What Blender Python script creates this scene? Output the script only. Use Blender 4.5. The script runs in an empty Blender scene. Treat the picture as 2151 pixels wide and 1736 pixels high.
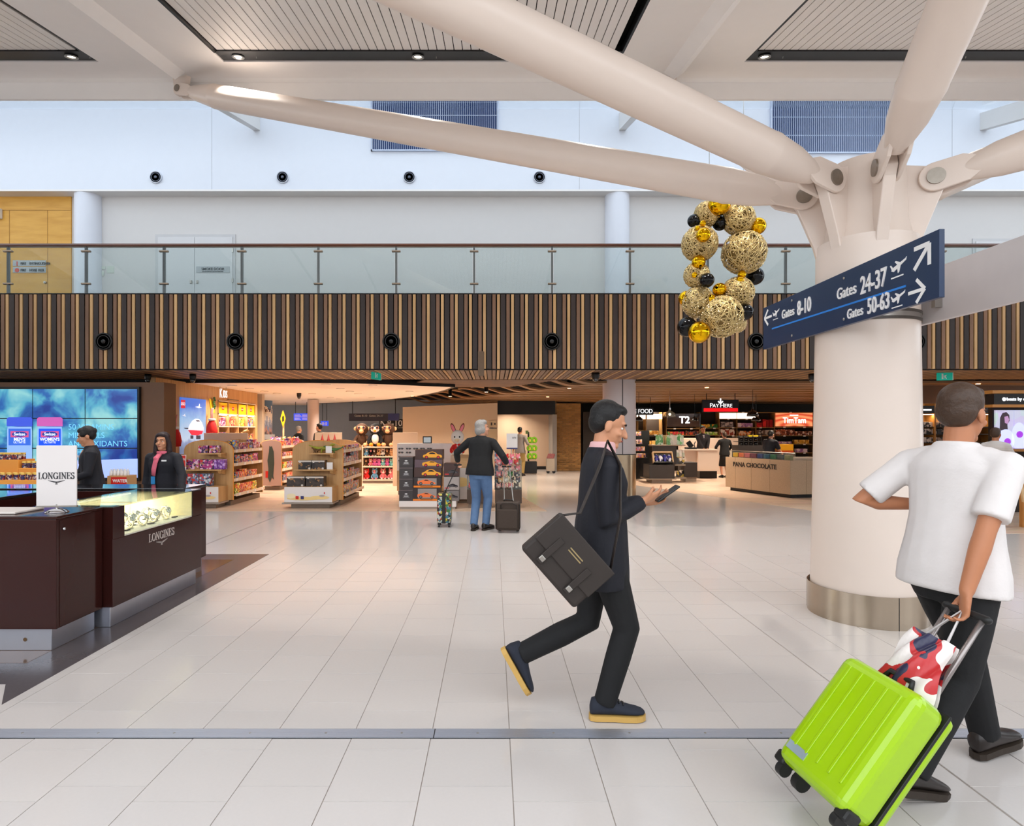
import bpy, math, random
from mathutils import Vector, Matrix, Euler
random.seed(7)
PI = math.pi
R_ = math.radians
scene = bpy.context.scene
COL = scene.collection
# ---------------------------------------------------------------- camera
F, CX, CY, HC = 1240.0, 1036.0, 904.0, 1.56      # focal (px), principal point, eye height
cam_d = bpy.data.cameras.new('camera'); cam = bpy.data.objects.new('camera', cam_d); COL.objects.link(cam)
cam.location = (0, 0, HC); cam.rotation_euler = (PI / 2, 0, 0)
cam_d.sensor_fit = 'HORIZONTAL'; cam_d.sensor_width = 36.0; cam_d.lens = F / 2151 * 36
cam_d.shift_x = (1075.5 - CX) / 2151; cam_d.shift_y = (CY - 868) / 2151
cam_d.clip_start = 0.05; cam_d.clip_end = 200
scene.camera = cam
# ---------------------------------------------------------------- world, exposure
w = bpy.data.worlds.new('overcast_sky'); scene.world = w; w.use_nodes = True
bg = w.node_tree.nodes['Background']
bg.inputs['Color'].default_value = (0.90, 0.95, 1.0, 1); bg.inputs['Strength'].default_value = 2.9
vs_ = scene.view_settings
scene.display_settings.display_device = 'sRGB'
vs_.view_transform = 'Standard'; vs_.look = 'None'; vs_.gamma = 1.0; vs_.use_curve_mapping = False
vs_.exposure = 0.06
scene.cycles.max_bounces = 7; scene.cycles.diffuse_bounces = 4; scene.cycles.glossy_bounces = 3
scene.cycles.use_adaptive_sampling = True; scene.cycles.adaptive_threshold = .06; scene.cycles.adaptive_min_samples = 20
scene.cycles.transparent_max_bounces = 12; scene.cycles.sample_clamp_indirect = 6.0
scene.cycles.use_denoising = True


def area_light(name, loc, size, power, col=(1, .82, .62), rot=(0, 0, 0), sy=None, shape='RECTANGLE', spread=None):
    d = bpy.data.lights.new(name, 'AREA'); d.energy = power; d.color = col
    d.shape = shape; d.size = size
    if shape in ('RECTANGLE', 'ELLIPSE'): d.size_y = sy or size
    if spread: d.spread = R_(spread)
    o = bpy.data.objects.new(name, d); COL.objects.link(o); o.location = loc; o.rotation_euler = rot
    return o


def P(x, y, Y):
    """photograph pixel + depth -> world point"""
    return Vector(((x - CX) / F * Y, Y, HC + (CY - y) / F * Y))


def GX(x, Y): return (x - CX) / F * Y
def GZ(y, Y): return HC + (CY - y) / F * Y
def GY(y, z=0.0): return F * (HC - z) / (y - CY)


# ---------------------------------------------------------------- materials
def lin(c):
    out = []
    for v in c[:3]:
        v = v / 255.0
        out.append(v / 12.92 if v <= .04045 else ((v + .055) / 1.055) ** 2.4)
    return (*out, 1.0)


MATS = {}


def _new(name):
    m = bpy.data.materials.new(name); m.use_nodes = True
    nt = m.node_tree; b = nt.nodes['Principled BSDF']
    return m, nt, b


def mat(name, col, rough=.5, metal=0.0, var=.05, scale=6.0, bump=0.0, spec=.5, coat=0.0, alpha=None, trans=0.0,
        stretch=None, emit=0.0, obj_var=0.0, ior=1.45, rvar=0.0):
    """plain procedural surface: base colour with noise grain, optional bump, per-object value shift"""
    if name in MATS: return MATS[name]
    m, nt, b = _new(name); N = nt.nodes.new; L = nt.links.new
    tc = N('ShaderNodeTexCoord'); mp = N('ShaderNodeMapping'); L(tc.outputs['Object'], mp.inputs['Vector'])
    if stretch: mp.inputs['Scale'].default_value = stretch
    nz = N('ShaderNodeTexNoise'); nz.inputs['Scale'].default_value = scale; nz.inputs['Detail'].default_value = 4
    L(mp.outputs['Vector'], nz.inputs['Vector'])
    c = lin(col)
    mx = N('ShaderNodeMix'); mx.data_type = 'RGBA'
    mx.inputs['A'].default_value = tuple(min(1, v * (1 - var)) for v in c[:3]) + (1,)
    mx.inputs['B'].default_value = tuple(min(1, v * (1 + var)) for v in c[:3]) + (1,)
    L(nz.outputs['Fac'], mx.inputs['Factor'])
    out = mx.outputs['Result']
    if obj_var:
        oi = N('ShaderNodeObjectInfo'); mr = N('ShaderNodeMapRange')
        mr.inputs['To Min'].default_value = 1 - obj_var; mr.inputs['To Max'].default_value = 1 + obj_var
        L(oi.outputs['Random'], mr.inputs['Value'])
        hs = N('ShaderNodeHueSaturation'); L(mr.outputs['Result'], hs.inputs['Value']); L(out, hs.inputs['Color'])
        out = hs.outputs['Color']
    L(out, b.inputs['Base Color'])
    b.inputs['Roughness'].default_value = rough; b.inputs['Metallic'].default_value = metal
    if rvar:
        mr2 = N('ShaderNodeMapRange'); mr2.inputs['To Min'].default_value = max(0, rough - rvar); mr2.inputs['To Max'].default_value = rough + rvar
        L(nz.outputs['Fac'], mr2.inputs['Value']); L(mr2.outputs['Result'], b.inputs['Roughness'])
    b.inputs['Specular IOR Level'].default_value = spec; b.inputs['Coat Weight'].default_value = coat
    b.inputs['IOR'].default_value = ior
    if coat: b.inputs['Coat Roughness'].default_value = .05
    if trans: b.inputs['Transmission Weight'].default_value = trans
    if alpha is not None: b.inputs['Alpha'].default_value = alpha
    if emit:
        L(out, b.inputs['Emission Color']); b.inputs['Emission Strength'].default_value = emit
    if bump:
        bp = N('ShaderNodeBump'); bp.inputs['Strength'].default_value = bump; bp.inputs['Distance'].default_value = .01
        L(nz.outputs['Fac'], bp.inputs['Height']); L(bp.outputs['Normal'], b.inputs['Normal'])
    MATS[name] = m
    return m


def wood(name, c1, c2, scale=3.0, stretch=(12, 1, 1), rough=.45, obj_var=.06):
    if name in MATS: return MATS[name]
    m, nt, b = _new(name); N = nt.nodes.new; L = nt.links.new
    tc = N('ShaderNodeTexCoord'); mp = N('ShaderNodeMapping'); mp.inputs['Scale'].default_value = stretch
    L(tc.outputs['Object'], mp.inputs['Vector'])
    oi = N('ShaderNodeObjectInfo'); ad = N('ShaderNodeVectorMath'); ad.operation = 'ADD'
    L(mp.outputs['Vector'], ad.inputs[0]); L(oi.outputs['Random'], ad.inputs[1])
    nz = N('ShaderNodeTexNoise'); nz.inputs['Scale'].default_value = scale; nz.inputs['Detail'].default_value = 6
    nz.inputs['Distortion'].default_value = .6
    L(ad.outputs['Vector'], nz.inputs['Vector'])
    cr = N('ShaderNodeValToRGB'); cr.color_ramp.elements[0].color = lin(c1); cr.color_ramp.elements[1].color = lin(c2)
    cr.color_ramp.elements[0].position = .3; cr.color_ramp.elements[1].position = .7
    L(nz.outputs['Fac'], cr.inputs['Fac'])
    mr = N('ShaderNodeMapRange'); mr.inputs['To Min'].default_value = 1 - obj_var; mr.inputs['To Max'].default_value = 1 + obj_var
    L(oi.outputs['Random'], mr.inputs['Value'])
    hs = N('ShaderNodeHueSaturation'); L(mr.outputs['Result'], hs.inputs['Value']); L(cr.outputs['Color'], hs.inputs['Color'])
    L(hs.outputs['Color'], b.inputs['Base Color']); b.inputs['Roughness'].default_value = rough
    MATS[name] = m
    return m


def printed(name, cols, scale=22.0, rough=.35, white=.0, emit=0.0):
    """printed packaging: patchwork of the given colours, shifted for each object"""
    if name in MATS: return MATS[name]
    m, nt, b = _new(name); N = nt.nodes.new; L = nt.links.new
    tc = N('ShaderNodeTexCoord'); oi = N('ShaderNodeObjectInfo')
    ml = N('ShaderNodeMath'); ml.operation = 'MULTIPLY'; ml.inputs[1].default_value = 37.0; L(oi.outputs['Random'], ml.inputs[0])
    ad = N('ShaderNodeVectorMath'); ad.operation = 'ADD'; L(tc.outputs['Object'], ad.inputs[0]); L(ml.outputs[0], ad.inputs[1])
    vo = N('ShaderNodeTexVoronoi'); vo.inputs['Scale'].default_value = scale; L(ad.outputs['Vector'], vo.inputs['Vector'])
    nz = N('ShaderNodeTexNoise'); nz.inputs['Scale'].default_value = scale * .35; nz.inputs['Detail'].default_value = 3
    L(ad.outputs['Vector'], nz.inputs['Vector'])
    sp = N('ShaderNodeSeparateColor'); L(vo.outputs['Color'], sp.inputs['Color'])
    mx = N('ShaderNodeMath'); mx.operation = 'MULTIPLY_ADD'; mx.inputs[1].default_value = .55; L(sp.outputs['Red'], mx.inputs[0])
    m2 = N('ShaderNodeMath'); m2.operation = 'MULTIPLY'; m2.inputs[1].default_value = .5; L(nz.outputs['Fac'], m2.inputs[0]); L(m2.outputs[0], mx.inputs[2])
    cr = N('ShaderNodeValToRGB'); cr.color_ramp.interpolation = 'CONSTANT'
    el = cr.color_ramp.elements
    while len(el) < len(cols): el.new(.5)
    for i, c in enumerate(cols):
        el[i].position = .18 + .62 * i / len(cols) if i else 0.0
        el[i].color = lin(c)
    L(mx.outputs[0], cr.inputs['Fac']); L(cr.outputs['Color'], b.inputs['Base Color']); b.inputs['Roughness'].default_value = rough
    if emit:
        L(cr.outputs['Color'], b.inputs['Emission Color']); b.inputs['Emission Strength'].default_value = emit
    MATS[name] = m
    return m


def glow(name, col, strength):
    if name in MATS: return MATS[name]
    m, nt, b = _new(name); N = nt.nodes.new; L = nt.links.new
    nz = N('ShaderNodeTexNoise'); nz.inputs['Scale'].default_value = 3
    mx = N('ShaderNodeMix'); mx.data_type = 'RGBA'; c = lin(col)
    mx.inputs['A'].default_value = c; mx.inputs['B'].default_value = tuple(min(1, v * 1.04) for v in c[:3]) + (1,)
    L(nz.outputs['Fac'], mx.inputs['Factor']); L(mx.outputs['Result'], b.inputs['Emission Color'])
    L(mx.outputs['Result'], b.inputs['Base Color'])
    b.inputs['Emission Strength'].default_value = strength
    MATS[name] = m
    return m


def pane(name, col=(235, 245, 242), rough=.02, mixf=.12):
    """thin architectural glass: mostly see-through with a faint tint and sharp reflections"""
    if name in MATS: return MATS[name]
    m = bpy.data.materials.new(name); m.use_nodes = True; nt = m.node_tree; N = nt.nodes.new; L = nt.links.new
    nt.nodes.remove(nt.nodes['Principled BSDF']); out = nt.nodes['Material Output']
    tr = N('ShaderNodeBsdfTransparent'); tr.inputs['Color'].default_value = lin(col)
    gl = N('ShaderNodeBsdfGlossy'); gl.inputs['Roughness'].default_value = rough
    df = N('ShaderNodeBsdfDiffuse'); df.inputs['Color'].default_value = lin((190, 205, 208))
    fr = N('ShaderNodeFresnel'); ge = N('ShaderNodeNewGeometry'); io = N('ShaderNodeMapRange')
    io.inputs['To Min'].default_value = 1.5; io.inputs['To Max'].default_value = 1 / 1.5      # thin sheet: both faces reflect alike
    L(ge.outputs['Backfacing'], io.inputs['Value']); L(io.outputs['Result'], fr.inputs['IOR'])
    nz = N('ShaderNodeTexNoise'); nz.inputs['Scale'].default_value = 2
    mr = N('ShaderNodeMapRange'); mr.inputs['To Min'].default_value = mixf * .7; mr.inputs['To Max'].default_value = mixf * 1.3
    L(nz.outputs['Fac'], mr.inputs['Value'])
    m1 = N('ShaderNodeMixShader'); L(mr.outputs['Result'], m1.inputs[0]); L(tr.outputs[0], m1.inputs[1]); L(df.outputs[0], m1.inputs[2])
    m2 = N('ShaderNodeMixShader'); L(fr.outputs[0], m2.inputs[0]); L(m1.outputs[0], m2.inputs[1]); L(gl.outputs[0], m2.inputs[2])
    L(m2.outputs[0], out.inputs['Surface'])
    MATS[name] = m
    return m


# ---------------------------------------------------------------- mesh builder
OFF = {}          # world offset of every thing (translation only) for parts given in world coordinates


def frame_of(d):
    d = Vector(d).normalized()
    u = Vector((0, 0, 1)) if abs(d.z) < .95 else Vector((1, 0, 0))
    a = d.cross(u).normalized(); b = a.cross(d).normalized()
    return a, b


class MB:
    def __init__(s): s.v = []; s.f = []

    def add(s, vs, fs):
        n = len(s.v); s.v.extend(Vector(p) for p in vs); s.f.extend(tuple(i + n for i in f) for f in fs); return s

    def box(s, x0, x1, y0, y1, z0, z1):
        return s.add([(x0, y0, z0), (x1, y0, z0), (x1, y1, z0), (x0, y1, z0), (x0, y0, z1), (x1, y0, z1), (x1, y1, z1), (x0, y1, z1)],
                     [(0, 3, 2, 1), (4, 5, 6, 7), (0, 1, 5, 4), (1, 2, 6, 5), (2, 3, 7, 6), (3, 0, 4, 7)])

    def obox(s, c, size, R=None):
        c = Vector(c); h = [q / 2 for q in size]; n = len(s.v)
        s.box(-h[0], h[0], -h[1], h[1], -h[2], h[2])
        for i in range(n, len(s.v)): s.v[i] = (R @ s.v[i] if R else s.v[i]) + c
        return s

    def hexa(s, q):   # 8 corners, bottom 4 then top 4
        return s.add(q, [(0, 3, 2, 1), (4, 5, 6, 7), (0, 1, 5, 4), (1, 2, 6, 5), (2, 3, 7, 6), (3, 0, 4, 7)])

    def tube(s, pts, rad, seg=10, caps=True, flat=None, round_caps=False):
        pts = [Vector(p) for p in pts]
        if not isinstance(rad, (list, tuple)): rad = [rad] * len(pts)
        if round_caps:
            a = (pts[0] - pts[1]).normalized(); e = (pts[-1] - pts[-2]).normalized()
            r0, r1 = rad[0], rad[-1]
            pts = [pts[0] + a * r0 * .95, pts[0] + a * r0 * .7] + pts + [pts[-1] + e * r1 * .7, pts[-1] + e * r1 * .95]
            rad = [r0 * .25, r0 * .72] + list(rad) + [r1 * .72, r1 * .25]
        n = len(s.v); a, b = frame_of(pts[1] - pts[0])
        for i, p in enumerate(pts):
            d = (pts[min(i + 1, len(pts) - 1)] - pts[max(i - 1, 0)]).normalized()
            a = (a - d * a.dot(d)).normalized(); b = d.cross(a).normalized()
            r = rad[i]; ra, rb = (r if isinstance(r, (tuple, list)) else (r, r))
            for k in range(seg):
                t = 2 * PI * k / seg
                s.v.append(p + a * (math.cos(t) * ra) + b * (math.sin(t) * rb))
        for i in range(len(pts) - 1):
            for k in range(seg):
                k2 = (k + 1) % seg
                s.f.append((n + i * seg + k, n + i * seg + k2, n + (i + 1) * seg + k2, n + (i + 1) * seg + k))
        if caps:
            s.f.append(tuple(n + k for k in reversed(range(seg))))
            s.f.append(tuple(n + (len(pts) - 1) * seg + k for k in range(seg)))
        return s

    def cyl(s, p0, p1, r0, r1=None, seg=20): return s.tube([p0, p1], [r0, r0 if r1 is None else r1], seg)

    def lathe(s, prof, c=(0, 0, 0), seg=24, axis=None, a0=0, a1=2 * PI):
        c = Vector(c); n = len(s.v); full = abs(a1 - a0 - 2 * PI) < 1e-6
        cnt = seg if full else seg + 1
        A, B, D = (Vector((1, 0, 0)), Vector((0, 1, 0)), Vector((0, 0, 1)))
        if axis is not None:
            D = Vector(axis).normalized(); A, B = frame_of(D)
        for (r, z) in prof:
            for k in range(cnt):
                t = a0 + (a1 - a0) * k / seg
                s.v.append(c + D * z + A * (math.cos(t) * r) + B * (math.sin(t) * r))
        for i in range(len(prof) - 1):
            for k in range(seg):
                k2 = (k + 1) % cnt
                s.f.append((n + i * cnt + k, n + i * cnt + k2, n + (i + 1) * cnt + k2, n + (i + 1) * cnt + k))
        if full:
            if prof[0][0] > 1e-6: s.f.append(tuple(n + k for k in reversed(range(seg))))
            if prof[-1][0] > 1e-6: s.f.append(tuple(n + (len(prof) - 1) * cnt + k for k in range(seg)))
        return s

    def ell(s, c, r, seg=16, rings=10, R=None):
        c = Vector(c); n = len(s.v)
        if not isinstance(r, (tuple, list)): r = (r, r, r)
        pts = [(0, 0, -1)]
        for i in range(1, rings):
            ph = -PI / 2 + PI * i / rings
            for k in range(seg):
                t = 2 * PI * k / seg; pts.append((math.cos(ph) * math.cos(t), math.cos(ph) * math.sin(t), math.sin(ph)))
        pts.append((0, 0, 1))
        for p in pts:
            q = Vector((p[0] * r[0], p[1] * r[1], p[2] * r[2])); s.v.append((R @ q if R else q) + c)
        last = n + len(pts) - 1
        for k in range(seg):
            k2 = (k + 1) % seg
            s.f.append((n, n + 1 + k2, n + 1 + k)); s.f.append((last, last - seg + k, last - seg + k2))
            for i in range(rings - 2):
                a = n + 1 + i * seg
                s.f.append((a + k, a + k2, a + seg + k2, a + seg + k))
        return s

    def prism(s, poly, o, u, v, w):
        """polygon (a,b) in plane o + a*u + b*v, extruded by vector w"""
        o, u, v, w = Vector(o), Vector(u), Vector(v), Vector(w); n = len(poly)
        vs = [o + u * a + v * b for a, b in poly] + [o + u * a + v * b + w for a, b in poly]
        fs = [tuple(reversed(range(n))), tuple(range(n, 2 * n))] + [(i, (i + 1) % n, n + (i + 1) % n, n + i) for i in range(n)]
        return s.add(vs, fs)

    def grid(s, fn, nu, nv, thick=None):
        n = len(s.v)
        for j in range(nv + 1):
            for i in range(nu + 1): s.v.append(Vector(fn(i / nu, j / nv)))
        for j in range(nv):
            for i in range(nu):
                a = n + j * (nu + 1) + i; s.f.append((a, a + 1, a + nu + 2, a + nu + 1))
        return s

    def mesh(s, name, off=None, smooth=False):
        me = bpy.data.meshes.new(name)
        o = off or Vector((0, 0, 0))
        me.from_pydata([tuple(p - o) for p in s.v], [], s.f); me.validate()
        if smooth:
            me.polygons.foreach_set('use_smooth', [True] * len(me.polygons))
        me.update()
        return me

    def build(s, name, m, parent=None, smooth=False, bevel=0.0, local=False, seg=2, auto=False):
        off = None if (local or parent is None) else OFF.get(parent.name)
        me = s.mesh(name, off, smooth or auto)
        if auto:
            try: me.set_sharp_from_angle(angle=R_(40))
            except Exception: pass
        o = bpy.data.objects.new(name, me); COL.objects.link(o)
        if m: me.materials.append(m)
        if parent is not None:
            o.parent = parent
            OFF[o.name] = OFF.get(parent.name, Vector((0, 0, 0)))
        else:
            OFF[o.name] = Vector((0, 0, 0))
        if bevel:
            b = o.modifiers.new('bevel', 'BEVEL'); b.width = bevel; b.segments = seg; b.limit_method = 'ANGLE'
        return o


def thing(name, label, cat, loc=(0, 0, 0), rz=0.0, group=None):
    o = bpy.data.objects.new(name, None); COL.objects.link(o); o.empty_display_size = .1
    o.location = loc; o.rotation_euler = (0, 0, rz); OFF[o.name] = Vector(loc)
    o['label'] = label; o['category'] = cat
    if group: o['group'] = group
    return o


def tag(o, label, cat, group=None):
    o['label'] = label; o['category'] = cat
    if group: o['group'] = group
    return o


def struct(o, label=None):
    o['kind'] = 'structure'
    if label: o['label'] = label
    return o


def stuff(o): o['kind'] = 'stuff'; return o


def copy_tree(o, parent=None):
    c = o.copy(); COL.objects.link(c); OFF[c.name] = OFF.get(o.name, Vector((0, 0, 0)))
    if parent is not None: c.parent = parent
    for ch in list(o.children): copy_tree(ch, c)
    return c


def place(o, loc, rz=0.0, label=None, group=None, scale=None):
    o.location = loc; o.rotation_euler = (0, 0, rz)
    if label: o['label'] = label
    if group: o['group'] = group
    if scale: o.scale = scale if isinstance(scale, tuple) else (scale,) * 3
    return o


def text(name, s, size, m, parent, loc, rot=(PI / 2, 0, 0), align='CENTER', ext=.004, bold=0.0, sx=1.0, space=1.0, local=False, label=None, shear=0.0):
    cu = bpy.data.curves.new(name, 'FONT'); cu.body = s; cu.size = size; cu.align_x = align; cu.align_y = 'CENTER'
    cu.extrude = ext; cu.offset = bold * size; cu.space_character = space; cu.resolution_u = 3; cu.shear = shear
    t = bpy.data.objects.new(name, cu)
    me = bpy.data.meshes.new_from_object(t)
    bpy.data.objects.remove(t); bpy.data.curves.remove(cu)
    M = Matrix.Translation(Vector(loc)) @ Euler(rot).to_matrix().to_4x4() @ Matrix.Diagonal((sx, 1, 1, 1))
    me.transform(M)
    if parent is not None and not local: me.transform(Matrix.Translation(-OFF.get(parent.name, Vector((0, 0, 0)))))
    me.materials.clear(); me.materials.append(m)
    o = bpy.data.objects.new(name, me); COL.objects.link(o)
    if parent is not None: o.parent = parent; OFF[o.name] = OFF.get(parent.name, Vector((0, 0, 0)))
    if label: o['label'] = label
    return o


# ---------------------------------------------------------------- common materials
WHITE = mat('white_paint', (228, 226, 223), .55, var=.02)
CEIL = mat('ceiling_white', (240, 236, 233), .6, var=.02)
STEELW = mat('white_steel_paint', (224, 208, 196), .38, var=.02, coat=.15)
BLACK = mat('black_satin', (16, 16, 17), .4, var=.1)
BLACKM = mat('black_matte', (14, 13, 13), .85, var=.1)
STEEL = mat('brushed_steel', (176, 172, 166), .28, 1.0, var=.1, scale=30, stretch=(1, 1, 40))
CHROME = mat('chrome', (215, 215, 218), .08, 1.0, var=.02)
LETTER = mat('white_lettering', (238, 238, 238), .5, var=.01)
# ================================================================ FLOOR
TILE = mat('terrazzo_tile', (197, 190, 186), .16, var=.025, scale=60, spec=.5, obj_var=.02, rvar=.05)
GROUT = mat('grey_grout', (160, 150, 142), .8, var=.1)
fl = MB().box(-30, 30, -12, 40, -.3, -.004).build('floor', GROUT); struct(fl)
SPEC = (2.985, 3.085)            # expansion joint cover, depth range
tiles = []
gap = .0012
JY = 5.70; JX = (2.084, -3.916)
mesh_cache = {}
for i in range(-36, 40):
    x0 = .084 + .4 * i; x1 = x0 + .4
    off = 3.383 if i % 2 else 3.278
    for k in range(-9, 22):
        y0 = off + .4 * k; y1 = y0 + .4
        segs = [(y0, y1)]
        for cut0, cut1 in (SPEC, (JY - .004, JY + .004)):
            ns = []
            for a, b in segs:
                if b <= cut0 or a >= cut1: ns.append((a, b)); continue
                if a < cut0 - .01: ns.append((a, cut0))
                if b > cut1 + .01: ns.append((cut1, b))
            segs = ns
        for a, b in segs:
            xa, xb = x0 + gap, x1 - gap
            if abs(x0 - JX[0]) < .01 or abs(x0 - JX[1]) < .01: xa = x0 + .005
            if abs(x1 - JX[0]) < .01 or abs(x1 - JX[1]) < .01: xb = x1 - .005
            b = min(b, 11.32)
            if b - a < .01: continue
            tiles.append((xa, xb, a + gap, b - gap))


def on_inlay(t): return t[1] < -2.78 and t[2] > 3.4 and t[3] < 7.4


def shown(t):
    ym = (t[2] + t[3]) / 2
    return t[3] > 2.30 and -.86 * max(ym, 1) < t[1] and t[0] < .92 * max(ym, 1)


vis = sorted([t for t in tiles if shown(t) and not on_inlay(t)], key=lambda t: t[2])
near = vis[:298]; nearset = set(near)
for t in near:
    key = tuple(round(q, 4) for q in (t[1] - t[0], t[3] - t[2]))
    if key not in mesh_cache:
        w_, d_ = key; e = .0012
        me = MB().add([(-w_/2, -d_/2, -.006), (w_/2, -d_/2, -.006), (w_/2, d_/2, -.006), (-w_/2, d_/2, -.006),
                       (-w_/2+e, -d_/2+e, 0), (w_/2-e, -d_/2+e, 0), (w_/2-e, d_/2-e, 0), (-w_/2+e, d_/2-e, 0)],
                      [(4, 5, 6, 7), (0, 1, 5, 4), (1, 2, 6, 5), (2, 3, 7, 6), (3, 0, 4, 7)]).mesh('floor_tile')
        me.materials.append(TILE); mesh_cache[key] = me
    o = bpy.data.objects.new('floor_tile', mesh_cache[key]); COL.objects.link(o); o.parent = fl
    o.location = ((t[0] + t[1]) / 2, (t[2] + t[3]) / 2, 0)
rest = MB()
for t in tiles:
    if t in nearset or on_inlay(t): continue
    rest.add([(t[0], t[2], 0), (t[1], t[2], 0), (t[1], t[3], 0), (t[0], t[3], 0)], [(0, 1, 2, 3)])
for i in range(-3, 26):                       # corridor running back between the shops
    for k in range(0, 40):
        x0 = .084 + .4 * i; y0 = 11.323 + .4 * k
        rest.add([(x0 + gap, y0 + gap, 0), (x0 + .4 - gap, y0 + gap, 0), (x0 + .4 - gap, y0 + .4 - gap, 0), (x0 + gap, y0 + .4 - gap, 0)], [(0, 1, 2, 3)])
stuff(rest.build('floor_tiles_beyond', TILE, fl))
# metal expansion joint cover let into the floor
ALU = mat('brushed_aluminium', (186, 190, 202), .42, .75, var=.12, scale=4, stretch=(2, 120, 1))
tr = MB().box(-30, 30, SPEC[0], SPEC[1], -.003, -.0015).build('trim_1', BLACKM); struct(tr)
for a, b in ((-9.0, -4.15), (-4.146, -.305), (-.3, 3.1), (3.104, 6.9)):
    m_ = MB()
    n = 7
    for k in range(n):
        y0 = SPEC[0] + .006 + k * .0125
        m_.box(a, b, y0, y0 + .0112, -.0015, .0022)
    m_.build('joint_cover', ALU, tr)
for k in range(-14, 24):
    x = -.47 + .195 * k * 1.0
    if k % 2: continue
    MB().lathe([(.0065, .002), (.006, .0034), (0, .0036)], (x, 3.035, 0), 12).build('screw', STEEL, tr)
# dark stone inlay the watch kiosk stands on
STONE = mat('dark_grey_stone', (82, 76, 78), .22, var=.12, scale=40)
BROWNF = mat('brown_gloss_floor', (92, 66, 46), .12, var=.08, scale=10)
inl = MB().prism([(-9, 3.62), (-2.99, 3.62), (-2.79, 3.35), (-2.815, 7.42), (-9, 7.42)], (0, 0, -.004), (1, 0, 0), (0, 1, 0), (0, 0, .0055)).build('trim_2', STONE); struct(inl)
MB().prism([(-9, 3.95), (-3.12, 3.95), (-3.12, 7.1), (-9, 7.1)], (0, 0, .0015), (1, 0, 0), (0, 1, 0), (0, 0, .0012)).build('inner_panel', BROWNF, inl)


# wood shop floors, laid in planks
def plank_floor(name, poly, c1, c2, z=.003):
    m, nt, b = _new(name + '_planks'); N = nt.nodes.new; L = nt.links.new
    tc = N('ShaderNodeTexCoord'); mp = N('ShaderNodeMapping'); L(tc.outputs['Object'], mp.inputs['Vector'])
    br = N('ShaderNodeTexBrick'); br.inputs['Scale'].default_value = 1.0; br.inputs['Brick Width'].default_value = 1.5
    br.inputs['Row Height'].default_value = .16; br.inputs['Mortar Size'].default_value = .003
    br.inputs['Color1'].default_value = lin(c1); br.inputs['Color2'].default_value = lin(c2)
    br.inputs['Mortar'].default_value = lin([v * .6 for v in c1]); L(mp.outputs['Vector'], br.inputs['Vector'])
    nz = N('ShaderNodeTexNoise'); nz.inputs['Scale'].default_value = 3; nz.inputs['Detail'].default_value = 5
    mp2 = N('ShaderNodeMapping'); mp2.inputs['Scale'].default_value = (1, 14, 1); L(tc.outputs['Object'], mp2.inputs['Vector']); L(mp2.outputs['Vector'], nz.inputs['Vector'])
    mx = N('ShaderNodeMix'); mx.data_type = 'RGBA'; mx.blend_type = 'MULTIPLY'; mx.inputs['Factor'].default_value = .5
    L(br.outputs['Color'], mx.inputs['A']); L(nz.outputs['Color'], mx.inputs['B'])
    hs = N('ShaderNodeHueSaturation'); hs.inputs['Value'].default_value = 1.45; hs.inputs['Saturation'].default_value = .95
    L(mx.outputs['Result'], hs.inputs['Color']); L(hs.outputs['Color'], b.inputs['Base Color'])
    b.inputs['Roughness'].default_value = .33
    o = MB().prism(poly, (0, 0, -.002), (1, 0, 0), (0, 1, 0), (0, 0, .002 + z)).build(name, m)
    return struct(o)


plank_floor('floor_toy_shop', [(-16, 11.32), (1.04, 11.32), (.55, 14.6), (-1.2, 17.5), (-2.2, 25), (-16, 25)], (196, 164, 140), (208, 178, 152))
plank_floor('floor_food_shop', [(3.9, 17.0), (6.19, 11.35), (7.2, 8.9), (22, 8.9), (22, 24), (3.6, 24)], (206, 176, 152), (220, 192, 168))

# ================================================================ MAIN CEILING (sloping up away from the viewer)
YE, ZE, SL = 8.5, 6.59, .197


def cz(Y): return ZE + SL * (Y - YE)


def cslab(mb, x0, x1, y0, y1, d0=0.0, d1=.12):
    return mb.hexa([(x0, y0, cz(y0) + d0), (x1, y0, cz(y0) + d0), (x1, y1, cz(y1) + d0), (x0, y1, cz(y1) + d0),
                    (x0, y0, cz(y0) + d1), (x1, y0, cz(y0) + d1), (x1, y1, cz(y1) + d1), (x0, y1, cz(y1) + d1)])


GAPC = [-11.35 - 6.93, -11.35, -4.42, 2.51, 9.44, 16.37]     # rib lines between the recesses
YB, YF = 7.86, .9
HALF = .83
mb = MB()
cslab(mb, -25, 25, YB, YE)
for g in GAPC: cslab(mb, g - HALF, g + HALF, YF, YB)
ceil = struct(mb.build('ceiling', CEIL))
cslab(MB(), -25, 25, YF, YE, .22, .26).build('ceiling_backing', BLACKM, ceil)
SLATM = mat('ceiling_slat_white', (234, 229, 225), .42, var=.02, obj_var=.01)
slat_p = .109
for gi in range(len(GAPC) - 1):
    xa, xb = GAPC[gi] + HALF, GAPC[gi + 1] - HALF
    # black border at the far end of the recess
    cslab(MB(), xa, xb, 7.585, YB, .02, .1).build('recess_border', BLACK, ceil)
    cslab(MB(), xa, xa + .03, 2.0, 7.585, .0, .1).build('recess_edge', BLACK, ceil)
    cslab(MB(), xb - .03, xb, 2.0, 7.585, .0, .1).build('recess_edge', BLACK, ceil)
    n = int((xb - xa - .06) / slat_p)
    for k in range(n):
        x = xa + .04 + k * slat_p
        # only slats the photograph can see of the outer recesses
        if x / 7.6 * F + CX < -150 or x / 7.6 * F + CX > 2300: continue
        cslab(MB(), x, x + slat_p - .011, 1.0, 7.585, .04, .055).build('ceiling_slat', SLATM, ceil)
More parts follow.
